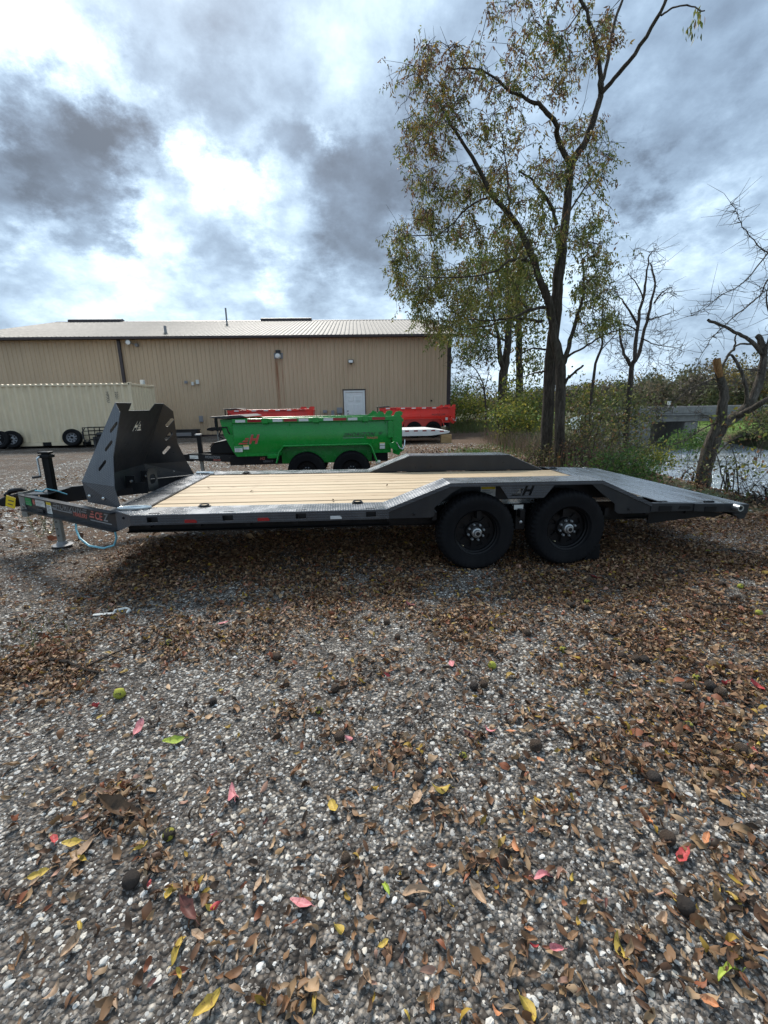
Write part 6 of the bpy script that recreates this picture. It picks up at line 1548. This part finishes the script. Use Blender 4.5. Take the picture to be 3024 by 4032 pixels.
def litter_density(x, y):
    v = np.zeros_like(x)
    for cx, cy, rx, ry, w_ in _pp: v = np.maximum(v, w_ * np.exp(-(((x - cx) / rx) ** 2 + ((y - cy) / ry) ** 2) * 1.1))
    n_ = .5 + .5 * fbm(x, y, 5, 2.6)
    v = v * np.clip(-.12 + 1.55 * n_, 0, 1.2)
    v = np.maximum(v, (.05 + .10 * sm((x + 2) / 4)) * np.clip(.3 + 1.4 * n_, 0, 1.5))
    back = sm((y - .2) / 1.2) * np.clip((.5 + .5 * fbm(x, y, 8, 1.2)) * 1.2 - .25 + .12 * x / 3, 0, 1) * .55
    return np.clip(np.maximum(v * (1 - sm((y - .8) / 1.5)), back), 0, 1)
LEAFCOL = [((.165, .082, .040), 6), ((.105, .053, .028), 5), ((.215, .122, .062), 5), ((.27, .17, .088), 4), ((.36, .24, .14), 2.2), ((.30, .19, .03), .9), ((.22, .075, .035), 1.2), ((.36, .20, .14), .5), ((.045, .027, .016), 3)]
def litter(name, n, x0, x1, y0, y1, seed, k, l0, l1, pile, label):
    rs = np.random.RandomState(seed); x = rs.uniform(x0, x1, n); y = rs.uniform(y0, y1, n); dn = litter_density(x, y)
    kk = rs.rand(n) < dn * k(y) * (in_view(x, y) > .2); x, y, dn = x[kk], y[kk], dn[kk]; m = len(x)
    ln = rs.uniform(l0, l1, m); wd_ = ln * rs.uniform(.10, .22, m); big_ = rs.rand(m) < .12; ln[big_] *= 1.25; wd_[big_] *= 1.8
    U = np.array([0, .25, .55, .82, 1.0]); Wd = np.array([.10, .85, 1.0, .6, .04])
    curl = rs.uniform(-2.6, 3.6, m); cup = rs.uniform(-.6, 1.6, m); tw = rs.uniform(-1.3, 1.3, m)
    yaw_ = rs.uniform(0, 6.283, m); pit = rs.normal(0, .28, m); rol = rs.normal(0, .45, m)
    V_ = np.zeros((m, 5, 3, 3))
    for i in range(5):
        a_ = curl * (U[i] - .4); px = np.where(np.abs(curl) > .05, np.sin(a_) / np.where(np.abs(curl) > .05, curl, 1), U[i] - .4); pz = np.where(np.abs(curl) > .05, (1 - np.cos(a_)) / np.where(np.abs(curl) > .05, curl, 1), 0)
        for j, s_ in enumerate((-1, 0, 1)):
            c_, sn = np.cos(tw * (U[i] - .5) * 2), np.sin(tw * (U[i] - .5) * 2); yy = s_ * wd_ * Wd[i]; zz = np.abs(s_) * wd_ * Wd[i] * cup * .7
            V_[:, i, j, 0] = px * ln; V_[:, i, j, 1] = yy * c_ - zz * sn; V_[:, i, j, 2] = pz * ln + yy * sn + zz * c_
    def rot(V_, ax, a):
        c_, s_ = np.cos(a)[:, None, None], np.sin(a)[:, None, None]; i, j = [(1, 2), (2, 0), (0, 1)][ax]; A_, B_ = V_[..., i].copy(), V_[..., j].copy(); V_[..., i] = A_ * c_ - B_ * s_; V_[..., j] = A_ * s_ + B_ * c_
    V_ += rs.normal(0, 1, V_.shape) * (ln * .035)[:, None, None, None] * np.array([.6, .8, 1.0])
    rot(V_, 0, rol); rot(V_, 1, pit); rot(V_, 2, yaw_)
    zmin = V_[..., 2].min((1, 2)); z0 = gz(x, y) + .006 + pile * dn * rs.rand(m) - zmin * .75
    V_ += np.stack([x, y, z0], 1)[:, None, None]
    b_ = np.arange(m)[:, None] * 15; q = []
    for i in range(4):
        for j in range(2): q.append([i * 3 + j, i * 3 + j + 1, i * 3 + j + 4, i * 3 + j + 3])
    F_ = (b_[:, None] + np.array(q)[None]).reshape(-1, 4)
    p = np.array([c[0] for c in LEAFCOL]); pw = np.array([c[1] for c in LEAFCOL], float); pw /= pw.sum()
    col = p[rs.choice(len(p), m, p=pw)] * (1 + rs.uniform(-.25, .25, m))[:, None]
    o = fastmesh(name, V_.reshape(-1, 3), F_, np.repeat(col, 15, 0), 'litter', None, True); o['kind'] = 'stuff'; o['label'] = label; o['category'] = 'leaf litter'; return m
litter('leaf_litter', 280000, -5.2, 4.8, -3.45, 1.6, 101, lambda y: np.interp(y, [-3.5, -1, 1.6], [.75, 1, 1]), .024, .056, .026, 'drifts of curled brown dead leaves over the near gravel')
litter('far_leaf_litter', 45000, -8, 6.5, 1.2, 12, 102, lambda y: np.interp(y, [1.2, 12], [1, .6]), .06, .11, .03, 'brown dead leaves strewn over the yard behind the flatbed')

# the leaves that show largest, one by one
def one_leaf(seed, wide, curl, cup):
    rs = np.random.RandomState(seed); U = np.linspace(0, 1, 8); V_ = []
    for u in U:
        w = wide * (math.sin(math.pi * min(1, u * .96 + .02)) ** .75) * (1 - .25 * u) * .5 + (.004 if u < .99 else 0); w *= 1 + .10 * math.sin(u * 34 + seed) + rs.uniform(-.12, .12)
        a = curl * (u - .4); px = math.sin(a) / curl if abs(curl) > .05 else u - .4; pz = (1 - math.cos(a)) / curl if abs(curl) > .05 else 0
        for s_ in (-1, -.5, 0, .5, 1):
            V_.append((px, s_ * w + .03 * math.sin(u * 5 + seed), pz + abs(s_) ** 1.3 * w * cup + rs.uniform(-.03, .03)))
    F_ = [(i * 5 + j, i * 5 + j + 1, i * 5 + j + 6, i * 5 + j + 5) for i in range(7) for j in range(4)]
    b = MB().add(V_, F_); b.tube([(V_[2][0] - .22, 0, .01), (V_[2][0] - .1, .015, .02), V_[2]], [.008, .010, .012], 4); return b
LM = []
for k_, (w_, cu, cp) in enumerate(((.46, .7, .35), (.40, 1.6, .7), (.34, 2.6, 1.1), (.52, 1.0, .5), (.30, -1.5, .8), (.42, 1.9, -.5))):
    me = bpy.data.meshes.new('fallen_leaf'); b = one_leaf(k_, w_, cu, cp); me.from_pydata(b.v, [], b.f); me.polygons.foreach_set('use_smooth', [True] * len(me.polygons)); LM.append(me)
def leaf_paint(name, a, c, spot):
    m = MatB(name, .6, 0, a, .3); p = m.coord(); x, y, z = m.sep(p)
    n1 = m.noise(p, 3.5, 5, .65); cc = m.mix(m.maprange(n1, .35, .65), a, c)
    vein = m.math('MULTIPLY', m.maprange(m.math('ABSOLUTE', y), .03, .0), .5); cc = m.mix(vein, cc, tuple(min(1, v * 1.35) for v in c))
    cc = m.mix(m.maprange(m.noise(p, 7, 5, .65), .54, .68, 0, .85), cc, spot)
    m.color(cc); return m.m
LP = {'brown': leaf_paint('brown_leaf', (.16, .085, .040), (.23, .13, .065), (.06, .035, .02)), 'dark brown': leaf_paint('dark_leaf', (.075, .043, .024), (.11, .066, .036), (.03, .02, .012)),
      'tan': leaf_paint('tan_leaf', (.30, .19, .115), (.42, .29, .19), (.14, .08, .04)), 'yellow': leaf_paint('yellow_leaf', (.36, .24, .045), (.50, .36, .07), (.17, .09, .03)),
      'pink': leaf_paint('pink_leaf', (.46, .14, .16), (.60, .26, .26), (.26, .06, .06)), 'red': leaf_paint('red_leaf', (.36, .035, .045), (.45, .08, .07), (.14, .02, .02)),
      'maroon': leaf_paint('maroon_leaf', (.085, .030, .025), (.13, .05, .04), (.04, .02, .018)), 'orange': leaf_paint('orange_leaf', (.46, .16, .06), (.50, .24, .12), (.2, .06, .02)), 'green': leaf_paint('green_leaf', (.20, .30, .04), (.36, .42, .06), (.10, .12, .02))}
LEAFMESH = {}
def put_leaf(color, x, y, size, rs, label, group=None, mesh=None, lift=.012, yaw_=None):
    k_ = rs.randint(6) if mesh is None else mesh
    if (k_, color) not in LEAFMESH:
        me = LM[k_].copy(); me.materials.append(LP[color]); LEAFMESH[(k_, color)] = me
    o = bpy.data.objects.new('fallen_leaf', LEAFMESH[(k_, color)]); COL.objects.link(o)
    o.scale = (size, size, size); o.rotation_euler = (rs.normal(0, .28), rs.normal(0, .2), rs.uniform(0, 6.28) if yaw_ is None else yaw_)
    o.location = (x, y, float(gz(x, y)) + lift); tag(o, label, 'leaf', group); return o
rsl = np.random.RandomState(55)
SPECIAL = [('pink', 506, 1731, 48, 'large flat pink leaf on bare gravel at left'), ('pink', 754, 1608, 22, 'small bright pink leaf touching a brown walnut'), ('pink', 1057, 1590, 26, 'pink leaf standing alone above the middle right gravel'), ('pink', 300, 1583, 34, 'pale pink leaf left above the big green leaf'),
           ('red', 213, 1533, 30, 'dull red leaf beside the large yellow green walnut'), ('pink', 655, 1968, 44, 'deep pink leaf with a torn side near the bottom middle'), ('pink', 1172, 1906, 52, 'long pink leaf among dry leaves at lower right'), ('pink', 1200, 2064, 38, 'crumpled dusky pink leaf low in the picture'),
           ('red', 838, 1470, 14, 'tiny bright red leaf on pale gravel'), ('pink', 463, 1817, 16, 'tiny hot pink leaf right of the big brown drift'), ('maroon', 1015, 1606, 32, 'maroon leaf beside a small yellow walnut'), ('orange', 1395, 1790, 40, 'curled orange leaf touching a brown walnut'), ('red', 1476, 1862, 42, 'narrow red leaf under a brown walnut'),
           ('red', 1622, 1640, 28, 'red leaf by the walnut nearest the right edge'), ('red', 1568, 1492, 32, 'bright red leaf beside the walnut trio at right'), ('red', 1635, 1500, 34, 'red leaf at the right picture edge'), ('red', 467, 1972, 26, 'small red leaf standing on edge at lower left'), ('red', 325, 1927, 18, 'red leaf touching the largest walnut'),
           ('maroon', 412, 1990, 62, 'large leathery dark maroon leaf at lower left'), ('red', 120, 1830, 26, 'red edged leaf in the left drift'), ('red', 1150, 2060, 22, 'red leaf low at right among pale pebbles'), ('red', 1290, 1250, 24, 'bright red leaf in the litter behind the rear wheel'), ('pink', 885, 1315, 24, 'pale pink leaf in the brown band below the deck'), ('pink', 975, 1445, 26, 'pale pink leaf left of the round green walnut'), ('pink', 486, 1356, 22, 'pale pink leaf in the left litter below the deck'),
           ('green', 380, 1609, 40, 'big curled green leaf on the gravel'), ('green', 834, 1931, 34, 'round bright green leaf at the bottom middle'), ('yellow', 163, 1834, 36, 'clear yellow leaf at the edge of the left drift'), ('yellow', 82, 1908, 34, 'long yellow leaf below the left drift'), ('yellow', 305, 1846, 30, 'small yellow leaf in the left drift'), ('yellow', 720, 1755, 36, 'yellow brown leaf right of the large pink one'), ('yellow', 955, 1717, 40, 'curled yellow leaf right of a brown walnut'),
           ('yellow', 735, 2022, 34, 'yellow leaf standing upright near the bottom middle'), ('yellow', 385, 2072, 50, 'long yellow leaf near the bottom left'), ('yellow', 368, 1944, 32, 'broad yellow leaf above the leathery maroon one'), ('yellow', 1340, 2066, 46, 'clear yellow leaf low at right'), ('yellow', 1546, 1937, 38, 'broad yellow leaf right of a dark walnut'), ('yellow', 1579, 1953, 40, 'narrow yellow leaf right of the broad yellow one'), ('green', 1575, 2110, 60, 'green yellow leaf at the lower right corner'),
           ('yellow', 445, 2200, 60, 'large yellow leaf cut by the bottom edge at left'), ('yellow', 1140, 2190, 50, 'yellow brown leaf at the bottom edge right of middle'), ('tan', 893, 1938, 60, 'large pale tan leaf right of the round green one'), ('tan', 230, 1728, 40, 'pale cream leaf on top of the left drift'), ('tan', 188, 1850, 52, 'folded tan leaf in the left drift'), ('tan', 157, 2065, 46, 'narrow tan leaf at lower left'), ('tan', 1035, 1950, 50, 'pinkish tan leaf at lower right middle'), ('tan', 1428, 2010, 56, 'long cream leaf left of the lowest walnut'), ('tan', 898, 1745, 40, 'pale leaf lying flat right of middle'),
           ('orange', 1113, 1843, 34, 'orange leaf above the long pink one'), ('orange', 1197, 1770, 26, 'small squarish orange leaf at right'), ('brown', 1140, 2045, 44, 'broad brown leaf in the lower right drift'), ('dark brown', 265, 1765, 90, 'large dark compound leaf stalk in the left drift')]
taken = []
for c_, vx, vy, px_, lab in SPECIAL:
    p = on_ground(vx, vy); s_ = px_ / (F_PX / SV) * float(np.dot(p - CAMP, fw)) * 1.15
    put_leaf(c_, p[0], p[1], s_, rsl, lab, 'single leaves lying on the near gravel', None, .016); taken.append(p)
LMARK = [(vx, vy, lab) for c_, vx, vy, px_, lab in SPECIAL]
LOOSE = []
KIN = [('brown', 80), ('dark brown', 50), ('tan', 45), ('yellow', 20), ('orange', 16), ('maroon', 10)]
for c_, n_ in KIN:
    k_ = 0
    while k_ < n_:
        vx, vy = rsl.uniform(10, 1650), 1330 + 880 * rsl.rand() ** .8
        p = on_ground(vx, vy)
        if rsl.rand() > .2 + float(litter_density(np.array([p[0]]), np.array([p[1]]))[0]): continue
        o = put_leaf(c_, p[0], p[1], rsl.uniform(.028, .050) * (1.0 if c_ != 'maroon' else .8), rsl, '', None, None, rsl.uniform(.008, .022)); LOOSE.append((o, c_, vx, vy)); k_ += 1

# ------------------------------------------------------------------ walnuts
def walnut_mesh(seed):
    bm = bmesh.new(); bmesh.ops.create_icosphere(bm, subdivisions=3, radius=1.0); rs = np.random.RandomState(seed); ks = rs.normal(0, 3.2, (10, 3)); ph = rs.uniform(0, 6.28, 10)
    for v in bm.verts:
        q = np.array(v.co); v.co = v.co * (1 + .022 * float(np.sum(np.sin(ks @ q + ph))) / 1.4); v.co.z *= .90
    me = bpy.data.meshes.new('walnut'); bm.to_mesh(me); bm.free(); me.polygons.foreach_set('use_smooth', [True] * len(me.polygons)); return me
def husk(name, a, c, spot, lo, hi, b_=.5):
    m = MatB(name, .75, 0, a, .3); p = m.coord(); n1 = m.noise(p, 2.2, 6, .7); cc = m.mix(m.maprange(n1, .3, .7), a, c)
    cc = m.mix(m.maprange(m.noise(p, 1.1, 4, .6), lo, hi), cc, spot); m.color(cc); m.bump(m.noise(p, 7, 5, .7), b_, .12); return m.m
HM = {'brown': husk('brown_husk', (.12, .080, .055), (.17, .118, .082), (.07, .046, .034), .55, .7, .9), 'grey brown': husk('grey_husk', (.075, .058, .048), (.11, .088, .074), (.048, .037, .031), .5, .7, .9),
      'green': husk('green_husk', (.26, .27, .035), (.36, .36, .05), (.06, .045, .02), .56, .62, .3), 'half green': husk('half_green_husk', (.28, .27, .035), (.36, .33, .05), (.03, .023, .017), .44, .50, .5)}
WM = {}
def walnut(kind, vx, vy, r_px, label, group=None):
    p = on_ground(vx, vy + r_px * .55); dist = float(np.dot(p - CAMP, fw)); r = r_px / (F_PX / SV) * dist * .9
    r = min(max(r, .018), .031)
    k_ = (rsl.randint(4), kind)
    if k_ not in WM: me = walnut_mesh(k_[0]); me.materials.append(HM[kind]); WM[k_] = me
    o = bpy.data.objects.new('walnut', WM[k_]); COL.objects.link(o); o.scale = (r, r, r); o.rotation_euler = (rsl.uniform(-.5, .5), rsl.uniform(-.5, .5), rsl.uniform(0, 6.28))
    o.location = (p[0], p[1], float(gz(p[0], p[1])) + r * .72); tag(o, label, 'walnut', group or 'walnuts fallen on the gravel'); return o
R8 = lambda x, y: (823 + x / 1.984, 1152 + y / 1.984)
R7 = lambda x, y: (x / 2.016, 1152 + y / 2.016)
NUTS = [('grey brown', 287, 1907, 20, 'largest dark walnut, lower left below the leaf drift'), ('brown', *R8(160, 1065), 14, 'brown walnut with leaves round it, middle of the picture'), ('brown', *R8(660, 925), 15, 'brown walnut nestled in leaves, middle right'), ('brown', *R7(1480, 900), 13, 'brown walnut touching a pink leaf'),
        ('grey brown', *R8(1165, 1065), 17, 'dark walnut right of middle, among pale pebbles'), ('brown', 1440, 1817, 17, 'brown walnut beside the curled orange leaf'), ('grey brown', 1477, 1962, 20, 'dark walnut nearest the lower right corner'), ('brown', *R7(1460, 690), 11, 'brown walnut left of middle beside curled leaves'),
        ('brown', *R7(1208, 550), 10, 'brown walnut with a grey leaf behind it at left'), ('brown', *R8(25, 390), 8, 'brown walnut in the gravel left of the front wheel'), ('brown', *R8(70, 455), 8, 'brown walnut just below the one left of the front wheel'), ('grey brown', *R8(397, 668), 11, 'dark walnut of a touching pair, right of middle'), ('brown', *R8(440, 660), 10, 'brown walnut of a touching pair beside a red leaf'),
        ('brown', *R8(625, 430), 9, 'brown walnut below the gap between the wheels'), ('brown', *R8(1030, 533), 10, 'left walnut of the brown trio at right'), ('brown', *R8(1088, 548), 11, 'middle walnut of the brown trio at right'), ('grey brown', *R8(1128, 552), 11, 'right walnut of the brown trio at right'), ('brown', *R8(1310, 678), 13, 'leftmost walnut of the loose row near the right edge'), ('grey brown', *R8(1405, 668), 13, 'middle walnut of the loose row near the right edge'), ('brown', *R8(1450, 700), 13, 'brown walnut touching the bright red leaf'),
        ('brown', *R8(1537, 950), 16, 'brown walnut closest to the right edge, a red leaf beside it'), ('half green', *R8(780, 505), 9, 'dark walnut with a yellow patch, right of middle'), ('half green', *R8(1350, 632), 10, 'walnut with a yellow cheek near the right edge'), ('green', *R8(475, 577), 10, 'round bright green walnut, middle right'), ('green', *R7(525, 700), 14, 'large yellow green walnut at left'), ('half green', *R7(737, 487), 9, 'half green dark walnut in the left litter'), ('half green', *R7(1390, 785), 10, 'small yellow walnut with a brown cap'),
        ('half green', *R8(1308, 848), 13, 'mottled yellow walnut at right'), ('green', *R8(1617, 348), 8, 'small yellow green walnut near the right edge'), ('green', *R8(1537, 240), 7, 'small yellow walnut below the tail of the flatbed'), ('green', *R8(1398, 87), 6, 'tiny yellow walnut beside the pale stick'), ('half green', *R8(885, 295), 8, 'yellow topped walnut behind a brown one'), ('half green', *R8(350, 970), 9, 'small yellow walnut beside the maroon leaf'), ('half green', 367, 1808, 15, 'dark walnut with yellow cap in the left drift'), ('grey brown', *R7(930, 742), 9, 'small black walnut beside a pale leaf'), ('brown', 748, 1862, 10, 'small brown walnut in leaves, lower middle')]
for kd, x_, y_, r_, lab in NUTS: walnut(kd, x_, y_, r_, lab)
SMALLNUTS = []
for kd, x_, y_ in (('grey brown', 820, 310), ('grey brown', 880, 322), ('brown', 950, 290), ('brown', 1015, 372), ('brown', 1110, 388), ('brown', 1065, 415), ('brown', 1200, 462), ('brown', 1455, 228), ('brown', 1525, 282), ('grey brown', 1380, 175), ('grey brown', 1280, 175), ('grey brown', 1212, 178), ('brown', 885, 200), ('grey brown', 912, 207), ('brown', 990, 200), ('brown', 1430, 340), ('brown', 1345, 312), ('brown', 1400, 325), ('brown', 1445, 385), ('brown', 1525, 407), ('brown', 1608, 200), ('brown', 960, 422), ('brown', 240, 390)):
    x_, y_ = R8(x_, y_); SMALLNUTS.append((walnut(kd, x_, y_, 7.5, ''), 'small walnut', x_, y_))
x_, y_ = R7(1180, 390); walnut('brown', x_, y_, 8, 'brown walnut in shade below the deck, left of middle')

# dry bits blown onto the deck
for k_, (vx, vy, lab) in enumerate(((452 * 1.0, 1062, 'small brown leaf on the deck boards near the front edge'), (1157, 1043, 'small brown leaf on the rear deck boards by the near fender'), (835, 1052, 'dark curled leaf on the middle of the deck'), (545, 1068, 'small brown leaf on the deck boards left of middle'), (990, 1042, 'small brown leaf on the deck boards before the far fender'), (720, 1085, 'small brown leaf close to the near deck edge'))):
    p = on_ground(vx, vy, .625); o = put_leaf('dark brown' if k_ % 2 else 'brown', p[0], p[1], .05, rsl, lab, 'leaves blown onto the deck'); o.location = (p[0], p[1], .622 - .016 * p[0] + .006)

# ------------------------------------------------------------------ sticks, scrap
def stick(label, pts, r, mat='twig'):
    P = [on_ground(a, b_) for a, b_ in pts]; root = P[0].copy(); root[2] = gz(root[0], root[1])
    Q = [(p[0] - root[0], p[1] - root[1], float(gz(p[0], p[1])) - root[2] + .018 + rnd.uniform(0, .012)) for p in P]
    o = obj('stick', MB().tube(Q, [r * (1 - .5 * i / (len(Q) - 1)) for i in range(len(Q))], 6), mat, None, True, loc=tuple(root)); tag(o, label, 'stick', 'fallen sticks'); return o
stick('dark stick lying in the litter at the left', [(110, 1432), (150, 1440), (185, 1455), (215, 1462)], .012)
stick('thin dark stick crossing the left gravel', [(190, 1448), (250, 1420), (300, 1402), (330, 1388)], .007)
stick('long pale stick below the tail of the flatbed', [(1530, 1202), (1570, 1194), (1610, 1200), (1659, 1203), (1700, 1206)], .011, 'bark_grey')
stick('thin dark stick in the litter at the right edge', [(1500, 1305), (1540, 1314), (1590, 1316), (1620, 1322)], .009)
stick('thin stick among the walnuts right of the wheels', [(1320, 1392), (1345, 1398), (1368, 1402)], .007)
sc_ = MB()
pc = on_ground(262, 1328); A_ = []
for k_ in range(9):
    t = -0.4 + k_ * .45; A_.append((.055 * math.cos(t), .06 * math.sin(t) + .0, .012 + .006 * math.sin(k_ * 2)))
sc_.tube(A_, [.004, .012, .016, .012, .010, .014, .016, .012, .004], 6); sc_.box(-.20, -.04, -.022, .012, .004, .010)
o = obj('plastic_scrap', sc_, 'sticker', None, True, loc=(pc[0], pc[1], float(gz(pc[0], pc[1])))); tag(o, 'torn white plastic scrap lying on the left gravel', 'scrap')
wd_pts = scatter(2400, 71, -5.4, -2.6, -1.0, .4, lambda x, y: np.exp(-((x - on_ground(50, 1390)[0]) / .35) ** 2 - ((y - on_ground(50, 1390)[1]) / .25) ** 2))
blades('small_weeds', wd_pts, .02, .07, .004, [((.09, .11, .03), 3), ((.14, .13, .05), 2)], 72, 'low green weeds in the gravel at the left edge', 'weeds', .8)

# every loose leaf and small walnut is named by the landmark nearest to it
def short(l): return ' '.join(l.split()[:9]) if len(l.split()) > 9 else l
MARKS = [(vx, vy, lab) for c_, vx, vy, px_, lab in SPECIAL if len(lab.split()) <= 10] + [(x_, y_, lab) for kd, x_, y_, r_, lab in NUTS if len(lab.split()) <= 10]
used = {}
for o, word, vx, vy in [(o, c_ + ' leaf', a_, b_) for o, c_, a_, b_ in LOOSE] + SMALLNUTS:
    best = None
    for mx_, my_, lab in sorted(MARKS, key=lambda q: math.hypot(q[0] - vx, q[1] - vy))[:7]:
        dx_, dy_ = vx - mx_, vy - my_
        side = ('right of' if dx_ > 0 else 'left of') if abs(dx_) > abs(dy_) else ('below' if dy_ > 0 else 'above')
        l_ = '%s %s the %s' % (word, side, lab)
        if l_ not in used and len(l_.split()) <= 16: best = l_; break
    if best is None:
        best = '%s loose in the litter of the near yard' % word
    used[best] = 1; o['label'] = best; o['category'] = 'walnut' if 'walnut' in word else 'leaf'
    o['group'] = ('%s walnuts in the litter' if 'walnut' in word else 'loose %s leaves on the near gravel') % (word.split()[0] if 'walnut' in word else word.replace(' leaf', ''))
